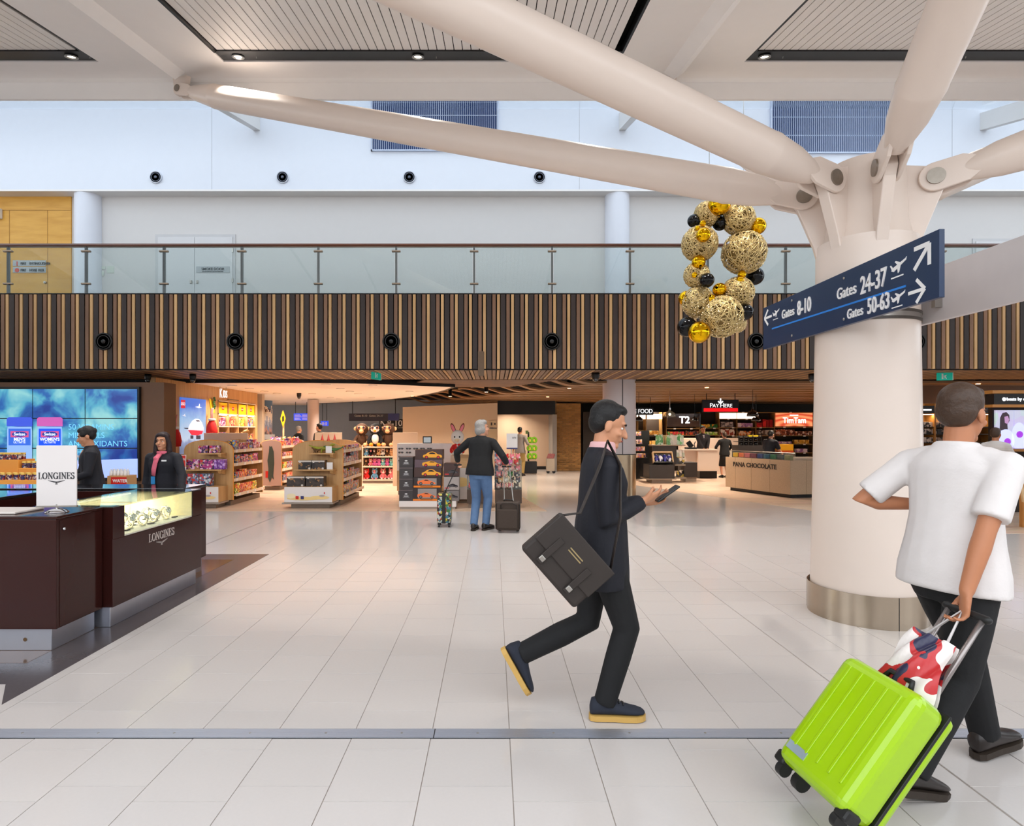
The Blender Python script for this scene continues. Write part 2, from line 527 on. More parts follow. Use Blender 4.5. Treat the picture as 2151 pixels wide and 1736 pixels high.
for g in GAPC:
    MB().add([(g - .14, YF, cz(YF)), (g + .14, YF, cz(YF)), (g, YF, cz(YF) - .1), (g - .14, 8.2, cz(8.2)), (g + .14, 8.2, cz(8.2)), (g, 8.2, cz(8.2) - .1)],
             [(0, 1, 2), (3, 5, 4), (0, 2, 5, 3), (1, 4, 5, 2), (0, 3, 4, 1)]).build('ceiling_rib', CEIL, ceil)
# fascia beam at the skylight edge, with its joints
fa = MB().box(-25, 25, YE, YE + .05, 6.33, 6.8).build('trim_3', CEIL); struct(fa)
MB().box(-25, 25, YE - .12, YE, 6.57, 6.62).build('fascia_lip', CEIL, fa)
# roof beams and unseen glass over the skylight gap, tint added to dim sky
DIMGL = pane('sky_dimming_glass', (222, 226, 230), mixf=.05)
struct(MB().hexa([(-25, 8.55, 7.6), (25, 8.55, 7.6), (25, 13.9, 9.1), (-25, 13.9, 9.1), (-25, 8.55, 7.62), (25, 8.55, 7.62), (25, 13.9, 9.12), (-25, 13.9, 9.12)]).build('window_1', DIMGL))
for gx in (-13.9, -5.55, 3.03, 11.5):
    a0 = 8.6; a1 = 13.85; z0 = 7.15; z1 = 8.60
    bm = MB().hexa([(gx - .08, a0, z0), (gx + .08, a0, z0), (gx + .08, a1, z1), (gx - .08, a1, z1),
                    (gx - .08, a0, z0 + .4), (gx + .08, a0, z0 + .4), (gx + .08, a1, z1 + .4), (gx - .08, a1, z1 + .4)])
    struct(bm.build('trim_4', WHITE))
# downlights in the black borders
HOTW = glow('downlight_lens', (255, 236, 205), 14.0)
DLM = mat('downlight_trim', (150, 150, 150), .3, .6)
nrm = Vector((0, SL, -1)).normalized()
for i, (px_, lab) in enumerate(((150, 'recessed downlight at the end of the slatted ceiling panel by the timber door'), (500, 'recessed downlight in black border beside the far strut bracket'),
                                (878, 'recessed downlight midway along the central slatted ceiling panel'), (1256, 'recessed downlight in black border behind the broad diagonal strut'),
                                (1606, 'recessed downlight at the corner of the slatted panel above the tree column'), (1990, 'recessed downlight behind the steep strut of the tree column'))):
    c = Vector((GX(px_, 7.72), 7.72, cz(7.72) + .012))
    t = thing('downlight', lab, 'downlight', c)
    MB().lathe([(.075, .0), (.08, .012), (.055, .015), (.05, -.02)], c, 24, axis=nrm).build('rim', DLM, t, smooth=True)
    MB().lathe([(.05, .0), (0, .004)], c, 20, axis=nrm).build('lens', HOTW, t)
    area_light('hall_lamp', c + nrm * .03, .1, 50, (1, .95, .88), shape='DISK', spread=110)
    MB().lathe([(.008, 0), (.006, .02), (0, .02)], c + Vector((.24, 0, 0)), 8, axis=nrm).build('sprinkler', STEEL, t)

# ================================================================ UPPER WALL, LOUVRES, SPEAKERS
YW, YBH = 14.2, 13.85
wb = struct(MB().box(-25, 25, YBH, YBH + .35, 7.21, 12.5).build('wall_upper', mat('upper_wall_white', (226, 230, 238), .6, var=.015)))
JN = mat('panel_joint', (178, 180, 186), .7)
for px_ in (445, 1217, 2000):
    x = GX(px_, YBH); MB().box(x - .004, x + .004, YBH - .003, YBH, 7.21, 12.5).build('joint', JN, wb)
MB().box(-25, 25, YBH, YW, 7.17, 7.21).build('soffit', CEIL, wb)
NAVY = mat('louvre_sky_navy', (38, 62, 112), .5, var=.1)  # blue cast of the sky put into the louvre colours
LFR = mat('louvre_white', (196, 206, 226), .5)
for x0p, x1p, y0p, y1p, lab in ((780, 1047, 205, 319, 'navy louvre grille on white upper wall crossed by the slim strut'), (1617, 1881, 208, 324, 'navy louvre grille on white upper wall above the tree column head')):
    a, b = P(x0p, y1p, YBH), P(x1p, y0p, YBH)
    t = thing('louvre_grille', lab, 'grille', (a.x, YBH, a.z))
    MB().box(a.x + .03, b.x - .03, YBH - .015, YBH - .002, a.z + .03, b.z - .03).build('back_panel', NAVY, t)
    fr = MB()
    fr.box(a.x, b.x, YBH - .06, YBH - .002, a.z, a.z + .03); fr.box(a.x, b.x, YBH - .06, YBH - .002, b.z - .03, b.z)
    fr.box(a.x, a.x + .03, YBH - .06, YBH - .002, a.z, b.z); fr.box(b.x - .03, b.x, YBH - .06, YBH - .002, a.z, b.z)
    for q in (.33, .66): fr.box(a.x, b.x, YBH - .03, YBH - .014, a.z + (b.z - a.z) * q - .008, a.z + (b.z - a.z) * q + .008)
    fr.build('frame', LFR, t)
    fn = MB(); n = 66
    for k in range(1, n):
        x = a.x + (b.x - a.x) * k / n; fn.box(x - .004, x + .004, YBH - .055, YBH - .016, a.z + .03, b.z - .03)
    stuff(fn.build('fins', LFR, t))


def round_speaker(px_, py_, Y, r, label, group, dark):
    c = P(px_, py_, Y)
    t = thing('round_speaker', label, 'speaker', c, group=group)
    D = Vector((0, -1, 0))
    rim = mat('speaker_rim_dark', (20, 19, 19), .5) if dark else mat('speaker_rim_white', (206, 210, 220), .5)
    cone = mat('speaker_cone', (26, 28, 33), .45, var=.2); gr = mat('speaker_ring', (96, 102, 116), .35, .3)
    if dark: gr = mat('speaker_ring_dark', (34, 32, 31), .5)
    MB().lathe([(r, 0), (r, .03), (r * .9, .04), (r * .85, .03)], c, 28, axis=D).build('rim', rim, t, smooth=True)
    MB().lathe([(r * .87, .03), (r * .7, .012), (r * .45, .02), (r * .2, .004)], c, 28, axis=D).build('cone', cone, t, smooth=True)
    MB().lathe([(r * .74, .03), (r * .68, .038), (r * .62, .03)], c, 28, axis=D).build('ring', gr, t, smooth=True)
    MB().lathe([(r * .3, .008), (r * .22, .04), (0, .05)], c, 20, axis=D).build('tweeter', gr, t, smooth=True)
    return t


for i, px_ in enumerate((328, 594, 860, 1133)):
    round_speaker(px_, 373, YBH - .005, .145, 'small round speaker in the white upper wall ' + ('near the yellow veneer panel', 'just right of the smoke doors', 'below the louvre grille crossed by the strut', 'left of the round column and bauble wreath')[i], 'speakers on the upper wall', False)

# ================================================================ MEZZANINE
YM = 11.2
ZT, ZB = GZ(618, YM), GZ(775, YM)          # 4.14, 2.73
struct(MB().box(-25, 25, YM + .1, YW + .3, ZB + .06, ZT - .25).build('floor_mezzanine', mat('slab_dark', (24, 20, 18), .8)))
wm = struct(MB().box(-25, 25, YW, YW + .2, ZT - .6, 7.25).build('wall_mezzanine', mat('mezzanine_wall', (214, 210, 207), .6, var=.015)))
YEL = wood('yellow_veneer', (206, 148, 52), (222, 166, 70), 1.5, (1, 1, 6), .4, 0)
xe = GX(150, YW - .02)
MB().box(-25, xe, YW - .03, YW, ZT - .2, GZ(411, YW)).build('veneer_panel', YEL, wm)
LINE = mat('veneer_joint', (150, 100, 30), .6)
for px_ in (22, 102): MB().box(GX(px_, YW) - .004, GX(px_, YW) + .004, YW - .034, YW - .03, ZT - .2, GZ(443, YW)).build('joint', LINE, wm)
MB().box(-25, xe, YW - .034, YW - .03, GZ(443, YW) - .005, GZ(443, YW) + .005).build('joint', LINE, wm)
MB().lathe([(.03, 0), (.03, .04), (0, .05)], P(96, 594, YW - .03), 14, axis=(0, -1, 0)).build('knob', STEEL, wm)
tag(MB().box(GX(-12, YW), GX(8, YW), YW - .12, YW - .035, GZ(462, YW), GZ(441, YW)).build('box_unit', WHITE, None, bevel=.01), 'white box unit mounted high on the yellow veneer wall', 'box')
# smoke doors
x0, x1 = GX(333, YW), GX(489, YW); zt = GZ(499, YW); xm = GX(410, YW)
DOORM = mat('door_white', (216, 214, 214), .5, var=.01)
d = struct(MB().box(x0 - .07, x1 + .07, YW - .02, YW, ZT - .3, zt + .07).build('door_1', mat('door_frame', (200, 198, 198), .5)))
MB().box(x0, xm - .004, YW - .035, YW - .02, ZT - .3, zt).build('door_leaf', DOORM, d, bevel=.004)
MB().box(xm + .004, x1, YW - .035, YW - .02, ZT - .3, zt).build('door_leaf', DOORM, d, bevel=.004)
for px_ in (403, 416): MB().box(GX(px_, YW) - .025, GX(px_, YW) + .025, YW - .06, YW - .035, GZ(597, YW), GZ(590, YW)).build('handle', STEEL, d, bevel=.006)
for py_ in (527, 590): MB().box(x1 - .01, x1 + .03, YW - .045, YW - .03, GZ(py_ + 4, YW), GZ(py_ - 4, YW)).build('hinge', STEEL, d)
x0, x1 = GX(2042, YW), GX(2151, YW)
d2 = struct(MB().box(x0, x1, YW - .02, YW, ZT - .3, GZ(502, YW)).build('door_2', mat('door_frame', (200, 198, 198), .5)))
MB().box(x0 + .07, x1 - .07, YW - .035, YW - .02, ZT - .3, GZ(502, YW) - .07).build('door_leaf', DOORM, d2, bevel=.004)
SIGNG = mat('sign_grey', (176, 178, 180), .4)
INK = mat('dark_ink', (50, 50, 55), .6)
s = thing('door_sign', 'grey SMOKE DOOR sign on the white double door', 'sign', P(449, 567, YW - .045))
MB().box(GX(414, YW), GX(484, YW), YW - .045, YW - .036, GZ(574, YW), GZ(561, YW)).build('plate', SIGNG, s)
text('lettering', 'SMOKE', .085, INK, s, P(435, 565.5, YW - .05), bold=.01); text('lettering', 'DOOR', .085, INK, s, P(460, 565.5, YW - .05), bold=.01)
text('small_print', 'DO_NOT_OBSTRUCT-DO_NOT_KEEP_OPEN'.replace('_', chr(160)), .026, INK, s, P(447, 570.5, YW - .05))
s = thing('fire_sign', 'grey fire extinguisher and hose reel sign on yellow veneer', 'sign', P(63, 560, YW - .04))
for y0, y1, tx, k in ((548, 560, 'FIRE EXTINGUISHER', 0), (562, 574, 'FIRE HOSE REEL', 1)):
    MB().box(GX(30, YW), GX(99, YW), YW - .045, YW - .036, GZ(y1, YW), GZ(y0, YW)).build('plate', SIGNG, s)
    xw = 43
    for wd_ in tx.split():
        text('lettering', wd_, .085, INK, s, P(xw, (y0 + y1) / 2, YW - .05), align='LEFT', bold=.008, sx=.86); xw += 4.05 * len(wd_) + 2.5
    RED_ = mat('sign_red', (205, 70, 50), .5)
    c = P(36, (y0 + y1) / 2, YW - .046)
    if k: MB().lathe([(.05, 0), (.05, .006), (0, .006)], c, 16, axis=(0, -1, 0)).build('symbol', RED_, s)
    else: MB().box(c.x - .012, c.x + .012, c.y - .006, c.y, c.z - .05, c.z + .05).build('symbol', RED_, s)
s = thing('notice_sheet', 'small white notices on the wall beside the round upstairs column', 'notice', P(225, 570, YW - .01))
for a in ((210, 560, 222, 566), (225, 559, 240, 574), (211, 570, 219, 580)):
    MB().box(GX(a[0], YW), GX(a[2], YW), YW - .012, YW - .003, GZ(a[3], YW), GZ(a[1], YW)).build('sheet', mat('notice_paper', (206, 212, 200), .7, var=.15, scale=60), s)
COLW = mat('round_column_white', (222, 224, 232), .45, var=.01)
for px_, lab in ((177, 'white round column upstairs beside the yellow veneer wall'), (1299, 'white round column upstairs behind the balustrade and bauble wreath')):
    c = Vector((GX(px_, 14.0), 14.15, ZT - .3))
    tag(MB().lathe([(.29, 0), (.29, 7.2 - c.z)], c, 40).build('round_column', COLW, None, smooth=False, auto=True), lab, 'column')

# batten-clad slab edge
bt = struct(MB().box(-25, 25, YM + .05, YM + .1, ZB - .02, ZT).build('trim_5', mat('batten_backing', (18, 14, 12), .8)))
MB().box(-25, 25, YM - .005, YM + .1, ZT, ZT + .015).build('edge_cap', BLACK, bt)
WB = [wood('batten_dark', (38, 27, 23), (54, 40, 34), 3, (1, 1, .2), .55, .15), wood('batten_brown', (112, 80, 58), (134, 98, 72), 3, (1, 1, .2), .5, .12),
      wood('batten_light', (184, 142, 92), (206, 166, 116), 3, (1, 1, .2), .5, .08)]
per = 29.5 / F * YM
YSOF = 13.55
xs0 = GX(-335.1, YM)
layout = ((0.02, .35, 0), (.42, .66, 1), (.76, .955, 2))
bmesh_cache = {}
k = 0
while k < 98:
    for a, b, mi in layout:
        x0 = xs0 + (k + a) * per; wd = (b - a) * per
        key = (mi,)
        if key not in bmesh_cache:
            m1 = MB().box(0, wd, 0, .045, 0, ZT - ZB - .004).mesh('batten'); m1.materials.append(WB[mi])
            m2 = MB().box(0, wd, 0, YSOF - YM - .046, 0, .03).mesh('soffit_batten'); m2.materials.append(WB[max(1, mi)])
            bmesh_cache[key] = (m1, m2)
        m1, m2 = bmesh_cache[key]
        o = bpy.data.objects.new('batten', m1); COL.objects.link(o); o.parent = bt; o.location = (x0, YM, ZB)
        o = bpy.data.objects.new('soffit_batten', m2); COL.objects.link(o); o.parent = bt; o.location = (x0, YM + .046, ZB)
    k += 1
for px_, lb in ((219, 'above the video wall'), (495, 'above the glowing KIDS sign'), (822, 'right above the plush toys'), (1159, 'above the brick pier'), (1588, 'next to the gate sign'), (1925, 'half hidden beside the tree column')):
    round_speaker(px_, 718, YM - .002, .165, 'round black speaker set into the timber batten fascia ' + lb, 'speakers on the batten fascia', True)
# bevelled metal post piece that hangs at the batten joint
tag(MB().box(GX(1004, YM), GX(1017, YM), YM - .03, YM - .003, GZ(790, YM), GZ(739, YM)).build('cover_plate', mat('bronze_plate', (96, 76, 58), .4, .4), None, bevel=.004), 'short bronze cover plate over the batten joint', 'plate')
# balustrade
bal = thing('balustrade', 'glass balustrade with timber handrail along the upper walkway', 'balustrade', (0, YM + .06, ZT))
RAIL = wood('handrail_timber', (84, 44, 26), (112, 62, 38), 2, (.3, 3, 3), .3)
zr = GZ(515.5, YM + .06)
MB().tube([(-13, YM + .06, zr), (13, YM + .06, zr)], [(.05, .032)] * 2, 14).build('handrail', RAIL, bal, smooth=True)
MB().box(-13, 13, YM + .045, YM + .075, zr - .045, zr - .025).build('rail_channel', STEEL, bal)
GLASS = pane('balustrade_glass', (244, 249, 248), mixf=.06)
posts = [18 + 163.5 * k - (3 if k > 3 else 0) for k in range(-2, 16)]
posts = [x if x < 1350 else x for x in posts]
CL = mat('clamp_bronze_steel', (170, 150, 130), .3, .9)
POSTM = mat('post_steel', (120, 126, 126), .3, .9)
prev = None
for px_ in posts:
    x = GX(px_, YM + .06)
    p = MB().box(x - .018, x + .018, YM + .035, YM + .085, ZT, zr - .03).build('post', POSTM, bal)
    for pz in (526.5, 595):
        z = GZ(pz, YM)
        MB().tube([(x - .08, YM + .05, z), (x + .08, YM + .05, z)], [(.035, .02)] * 2, 10).build('clamp', CL, p, smooth=True)
    if prev is not None:
        MB().box(prev + .03, x - .03, YM + .054, YM + .066, ZT + .03, zr - .045).build('glass_panel', GLASS, bal)
    prev = x

# ================================================================ LOWER LEVEL SHELL
ZC = 2.66
YS = YSOF
DKBR = mat('dark_bronze_fascia', (30, 25, 23), .25, .2)
# toy shop ceiling: lens-shaped white soffit with dark rim
tc_px = [(952, 812), (938, 818), (918, 824), (893, 829), (860, 834), (820, 839), (770, 843), (715, 846), (650, 848)]
edge = [P(x, y, F * (ZC - HC) / (CY - y)) for x, y in tc_px]
front = [(-12.0, YS), (-4.2, YS), (-3.2, YS + .12), (-2.4, YS + .45), (-1.75, YS + .9), (edge[0].x, edge[0].y)]
poly = [(-12.0, 26)] + front[0:] + [(p.x, p.y) for p in edge[1:]] + [(edge[-1].x, 26)]
TOYC = mat('toy_shop_ceiling', (242, 232, 222), .6, var=.01)
ct = struct(MB().prism(poly, (0, 0, ZC), (1, 0, 0), (0, 1, 0), (0, 0, .05)).build('ceiling_toy_shop', TOYC))
rim = MB()
pts = front + [(p.x, p.y) for p in edge[1:]]
for a, b in zip(pts[:-1], pts[1:]):
    d_ = Vector((b[0] - a[0], b[1] - a[1], 0)).normalized(); n_ = Vector((-d_.y, d_.x, 0)) * -.05
    A, B = Vector((a[0], a[1], 0)), Vector((b[0], b[1], 0))
    rim.hexa([A + Vector((0, 0, ZC - .02)), B + Vector((0, 0, ZC - .02)), B + n_ + Vector((0, 0, ZC - .02)), A + n_ + Vector((0, 0, ZC - .02)),
              A + Vector((0, 0, ZC + .14)), B + Vector((0, 0, ZC + .14)), B + n_ + Vector((0, 0, ZC + .14)), A + n_ + Vector((0, 0, ZC + .14))])
rim.build('dark_rim', DKBR, ct)
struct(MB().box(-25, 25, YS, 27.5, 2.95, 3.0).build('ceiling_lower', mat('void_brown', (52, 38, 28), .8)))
DL = mat('downlight_white', (240, 232, 222), .5)
HOT = glow('warm_lamp', (255, 214, 160), 9.0)
toyl = [(782, 810), (942, 0), (0, 0)]
spots = [(488, 810), (524, 816), (555, 822), (582, 826), (545, 831), (656, 827), (685, 807), (715, 816), (735, 822), (752, 827), (694, 835), (713, 838), (580, 842), (640, 841), (783, 809), (781, 835), (600, 845), (860, 822)]
for i, (x, y) in enumerate(spots):
    Y = F * (ZC - HC) / (CY - y); c = Vector((GX(x, Y), Y, ZC - .004))
    if Y > 25: continue
    t = thing('downlight', 'round recessed downlight in the cream toy shop ceiling', 'downlight', c, group='downlights in the toy shop ceiling')
    MB().lathe([(.11, 0), (.115, .012), (.085, .012)], c, 20, axis=(0, 0, -1)).build('rim', DL, t, smooth=True)
    MB().lathe([(.085, .004), (0, .004)], c, 16, axis=(0, 0, -1)).build('lens', HOT, t)
    area_light('toy_lamp', c - Vector((0, 0, .02)), .17, 27, (1, .88, .75), shape='DISK', spread=125)
# unseen low walls behind and beside the viewer, added to block low sky light
struct(MB().box(-16, 16, -7.3, -7, 0, 3.6).build('sky_block_rear', mat('sky_block_paint', (208, 206, 205), .6)))
struct(MB().box(-16.3, -16, -7, 11, 0, 3.6).build('sky_block_left', mat('sky_block_paint', (208, 206, 205), .6)))
struct(MB().box(16, 16.3, -7, 8.8, 0, 3.6).build('sky_block_right', mat('sky_block_paint', (208, 206, 205), .6)))
# back walls
BEIGE = mat('beige_wall', (192, 172, 148), .6, var=.02)
struct(MB().box(-12.2, -7.05, 18.0, 18.2, 0, 3).build('wall_toy_back', BEIGE))
struct(MB().box(-25, 25, 27.3, 27.5, 0, 3).build('wall_far', mat('far_wall_grey', (182, 190, 196), .6)))
bw = MB().prism([(GX(846, 21.5), 0), (GX(1045, 21.5), 0), (GX(1045, 21.5), 2.55), (GX(846, 21.5), 2.4)], (0, 21.5, 0), (1, 0, 0), (0, 0, 1), (0, .15, 0)).build('wall_corridor', BEIGE); struct(bw)
PINKW = mat('pale_wall', (214, 186, 160), .6, var=.02)
wl = struct(MB().box(GX(1045, 23.5), GX(1170, 23.5), 23.5, 23.7, 0, 3).build('wall_recess', PINKW))
MB().box(GX(1045, 22), GX(1166, 22), 22.0, 22.2, GZ(871, 22), 2.95).build('dark_header', BLACK, wl)
MB().box(GX(1045, 23.5), GX(1166, 23.5), 23.45, 23.5, 0, .12).build('skirting', BLACK, wl)
MB().box(GX(1160, 22.1), GX(1169, 22.1), 22.0, 23.5, 0, GZ(871, 22.1)).build('reveal', mat('grey_reveal', (150, 146, 142), .5), wl)
struct(MB().box(GX(1220, 24.5), 22, 24.5, 24.7, 0, 3).build('wall_food_back', mat('food_wall_dark', (44, 36, 30), .7, var=.2)))
# ================================================================ TREE COLUMN
CXc, CYc = 3.17, 5.02
tcol = thing('tree_column', 'white tapered steel column with branching struts and steel base ring', 'column', (CXc, CYc, 0))
MB().lathe([(.425, .0), (.42, .3), (.40, 1.2), (.383, 2.4), (.378, 3.05), (.372, 3.1), (.372, 3.14)], (CXc, CYc, 0), 64).build('shaft', STEELW, tcol, auto=True)
ring = MB().lathe([(.43, 0), (.445, 0), (.445, .255), (.43, .255), (.43, 0)], (CXc, CYc, 0), 72).build('base_ring', mat('ring_steel', (182, 168, 150), .22, 1.0, var=.12, scale=14, stretch=(1, 1, .02)), tcol, auto=True)
tj = math.atan2(-1, -.05)
for t_ in (tj, tj + 2.1, tj + 4.2):
    c = Vector((CXc + .4455 * math.cos(t_), CYc + .4455 * math.sin(t_), .1275))
    MB().obox(c, (.003, .004, .255), Matrix.Rotation(t_, 3, 'Z')).build('ring_seam', BLACK, ring)
for z in (2.44, 2.50):
    MB().lathe([(.383, 0), (.392, 0), (.392, .022), (.383, .022)], (CXc, CYc, z), 48).build('collar_band', mat('collar_grey', (70, 62, 56), .4), tcol, auto=True)
MB().lathe([(.386, 0), (.388, .038)], (CXc, CYc, 2.462), 48).build('collar_strip', STEEL, tcol, auto=True)
MB().lathe([(.372, 3.08), (.33, 3.16), (.30, 3.3), (.285, 3.72), (.28, 3.8), (.2, 3.82), (0, 3.83)], (CXc, CYc, 0), 48).build('head_core', STEELW, tcol, auto=True)
ENDS = [(-4.42, 8.38, 6.38), (-4.42, 1.8, 4.9), (2.3, 1.8, 4.95), (2.51, 8.38, 6.38), (9.44, 1.8, 4.95), (9.44, 8.38, 6.38)]
PINM = mat('pin_steel', (150, 142, 132), .35, .9, var=.15, scale=40)
for ex, ey, ez in ENDS:
    dh = Vector((ex - CXc, ey - CYc, 0)).normalized(); side = Vector((-dh.y, dh.x, 0))
    rp = .47; pz = 3.60
    o = Vector((CXc, CYc, 0))
    # gusset plate, in the vertical plane of its strut
    MB().prism([(.2, 3.02), (.37, 3.04), (.40, 3.16), (rp + .06, pz - .09), (rp + .1, pz - .02), (rp + .07, pz + .07), (rp - .02, pz + .1), (.2, pz + .16)],
               o - side * .045, dh, Vector((0, 0, 1)), side * .09).build('gusset', STEELW, tcol, bevel=.008)
    p0 = o + dh * rp + Vector((0, 0, pz)); p1 = Vector((ex, ey, ez)); D = p1 - p0; Ln = D.length; d = D.normalized()
    rad = .158
    prof = [(.17, .075), (.26, .10), (.42, .135), (.62, .152), (.66, rad), (.68, rad), (.70, .155), (Ln * .5, rad), (Ln - .75, .155), (Ln - .72, rad), (Ln - .70, rad), (Ln - .68, .152), (Ln - .3, .10), (Ln - .16, .06)]
    st = MB().tube([p0 + d * a for a, _ in prof], [r for _, r in prof], 32)
    strut = st.build('strut', STEELW, tcol, auto=True)
    up = side.cross(d).normalized()
    for q, pp, rr, th in ((0, p0, .115, .03), (1, p1, .085, .025)):
        for s_ in (-1, 1):
            w_ = side * (s_ * (.05 + th / 2))
            dd = d if q == 0 else -d
            pl = []
            for k in range(13):
                t_ = PI / 2 + PI * k / 12; pl.append((math.cos(t_) * rr, math.sin(t_) * rr))
            pl += [(.2, -rr * .95), (.3, -rr * .5), (.3, rr * .5), (.2, rr * .95)]
            MB().prism(pl, pp + w_ - side * th / 2, dd, up if q == 0 else -up, side * th).build('clevis', STEELW, strut, bevel=.006)
        MB().cyl(pp - side * (.05 + th + .014), pp + side * (.05 + th + .014), rr * .56, None, 24).build('pin', PINM, strut, auto=True)
    # bracket that takes the strut up to the ceiling rib
    zc_ = cz(p1.y)
    MB().prism([(-.09, -.05), (.09, -.05), (.14, zc_ - p1.z), (-.14, zc_ - p1.z)], p1 - side * .04, dh, Vector((0, 0, 1)), side * .08).build('bracket', STEELW, strut, bevel=.006)

# ---------------------------------------------------------------- navy gate sign on the column
SNAVY = mat('sign_navy', (30, 50, 82), .35, var=.04)
yl, yr, xs = 5.98, 3.62, 2.735
zb = HC + (904 - 735) / F * yl; zt = zb + .42
gs = thing('gate_sign', 'navy gate direction sign with white arrows fixed beside the tree column', 'sign', (xs, (yl + yr) / 2, zb))
MB().box(xs, xs + .035, yr, yl, zb, zt).build('panel', SNAVY, gs, bevel=.003)
for y in (4.6, 5.4):
    for z in (zb + .05, zt - .05):
        MB().lathe([(.012, 0), (.01, .006), (0, .007)], (xs - .0005, y, z), 12, axis=(-1, 0, 0)).build('screw', STEEL, gs, smooth=True)
for y in (4.75, 5.3):
    MB().box(xs + .035, xs + .14, y - .02, y + .02, zb + .12, zt - .12).build('fixing_arm', STEEL, gs)
SROT = (PI / 2, 0, -PI / 2)       # lettering read from the left side


def sy(px_): return xs * F / (px_ - CX)


def spt(px_, py_, e=.004):
    Y = sy(px_); return Vector((xs - e, Y, GZ(py_, Y)))


text('lettering', 'Gates', .125, LETTER, gs, spt(1779, 613), SROT, bold=.008, sx=.86)
text('lettering', '24-37', .185, LETTER, gs, spt(1835, 593), SROT, bold=.012, sx=.68)
text('lettering', 'Gates', .105, LETTER, gs, spt(1797, 657), SROT, bold=.008, sx=.8)
text('lettering', '50-63', .16, LETTER, gs, spt(1846, 639), SROT, bold=.012, sx=.66)
text('lettering', 'Gates', .115, LETTER, gs, spt(1656, 658), SROT, bold=.008, sx=.86)
text('lettering', '8-10', .18, LETTER, gs, spt(1690, 645), SROT, bold=.012, sx=.7)
A_, B_ = spt(1622, 691), spt(1903, 601)
MB().hexa([(xs - .003, B_.y, B_.z - .007), (xs, B_.y, B_.z - .007), (xs, A_.y, A_.z - .007), (xs - .003, A_.y, A_.z - .007),
           (xs - .003, B_.y, B_.z + .007), (xs, B_.y, B_.z + .007), (xs, A_.y, A_.z + .007), (xs - .003, A_.y, A_.z + .007)]).build('blue_line', mat('sign_blue', (40, 130, 220), .4), gs)


def stroke(mb, a, b, wd, e=0.0):
    """bar on the sign plane between two (y,z) points"""
    d = Vector((b[0] - a[0], b[1] - a[1])).normalized(); n = Vector((-d.y, d.x)) * wd / 2
    q = [(a[0] + n.x, a[1] + n.y), (a[0] - n.x, a[1] - n.y), (b[0] - n.x, b[1] - n.y), (b[0] + n.x, b[1] + n.y)]
    mb.prism(q, (xs - .004 - e, 0, 0), (0, 1, 0), (0, 0, 1), (.003, 0, 0))


def arrow(px_, py_, size, ang):
    c = spt(px_, py_); m = MB()
    ca, sa = math.cos(ang), math.sin(ang)
    def q(u, v): return (c.y - (u * ca - v * sa) * size, c.z + (u * sa + v * ca) * size)
    stroke(m, q(-.5, 0), q(.42, 0), size * .15); stroke(m, q(.5, 0), q(.0, .5), size * .15, .0007); stroke(m, q(.5, 0), q(.0, -.5), size * .15, .0014)
    return m.build('arrow', LETTER, gs)


arrow(1937, 540, .19, PI / 4); arrow(1926, 612, .15, 0); arrow(1614, 667, .15, PI)


def plane_icon(px_, py_, s):
    c = spt(px_, py_); m = MB()
    def q(u, v): return (c.y - u * s, c.z + v * s)
    for pl in ([(-.5, -.05), (-.42, .06), (.42, .3), (.5, .36), (.46, .22), (-.34, -.12)], [(-.1, .02), (.12, .1), (.02, -.2), (-.06, -.24)], [(-.05, .12), (.12, .2), (-.2, .34), (-.26, .3)], [(-.46, .0), (-.36, .04), (-.52, .22), (-.58, .2)], [(-.5, -.42), (.3, -.42), (.3, -.36), (-.5, -.36)]):
        m.prism([(-a, b) for a, b in pl], (xs - .004 - .0004 * len(m.f) / 10, c.y, c.z), (0, s, 0), (0, 0, s), (.003, 0, 0))
    return m.build('aircraft_symbol', LETTER, gs)


plane_icon(1889, 562, .15); plane_icon(1888, 628, .13); plane_icon(1631, 660, .12)
# blank back of the sign on the other side of the column
x2 = 3.6
b0, b1 = P(1920, 690, x2 * F / (1920 - CX)), P(2151, 625, x2 * F / (2151 - CX))
zb2 = (b0.z + b1.z) / 2
s2 = thing('sign_back', 'plain pale grey back of a hanging sign beside the tree column', 'sign', (x2, 4.0, zb2))
MB().box(x2, x2 + .05, 2.6, 5.3, zb2, zb2 + .44).build('panel', mat('sign_back_grey', (206, 200, 200), .5), s2, bevel=.004)
for y in (4.75, 5.2): MB().box(x2 - .06, x2, y - .02, y + .02, zb2 + .1, zb2 + .34).build('fixing_arm', STEEL, s2)

# ================================================================ BAUBLE WREATH
WY = 9.0
wr = thing('bauble_wreath', 'hanging oval wreath of gold wire balls and gold and black baubles', 'wreath', P(1518, 720, WY))
GOLDW = mat('gold_wire', (212, 188, 132), .3, .65, var=.25, scale=30)
GOLDB = mat('gold_bauble', (232, 180, 20), .06, 1.0, var=.05)
BLKB = mat('black_bauble', (7, 7, 10), .12, 0.0, spec=.35)
SPARK = mat('gold_sequin', (240, 225, 190), .12, 1.0)


def wc(x, y, dy=0): return P(1380 + x / 4.569, 380 + y / 4.569, WY + dy)


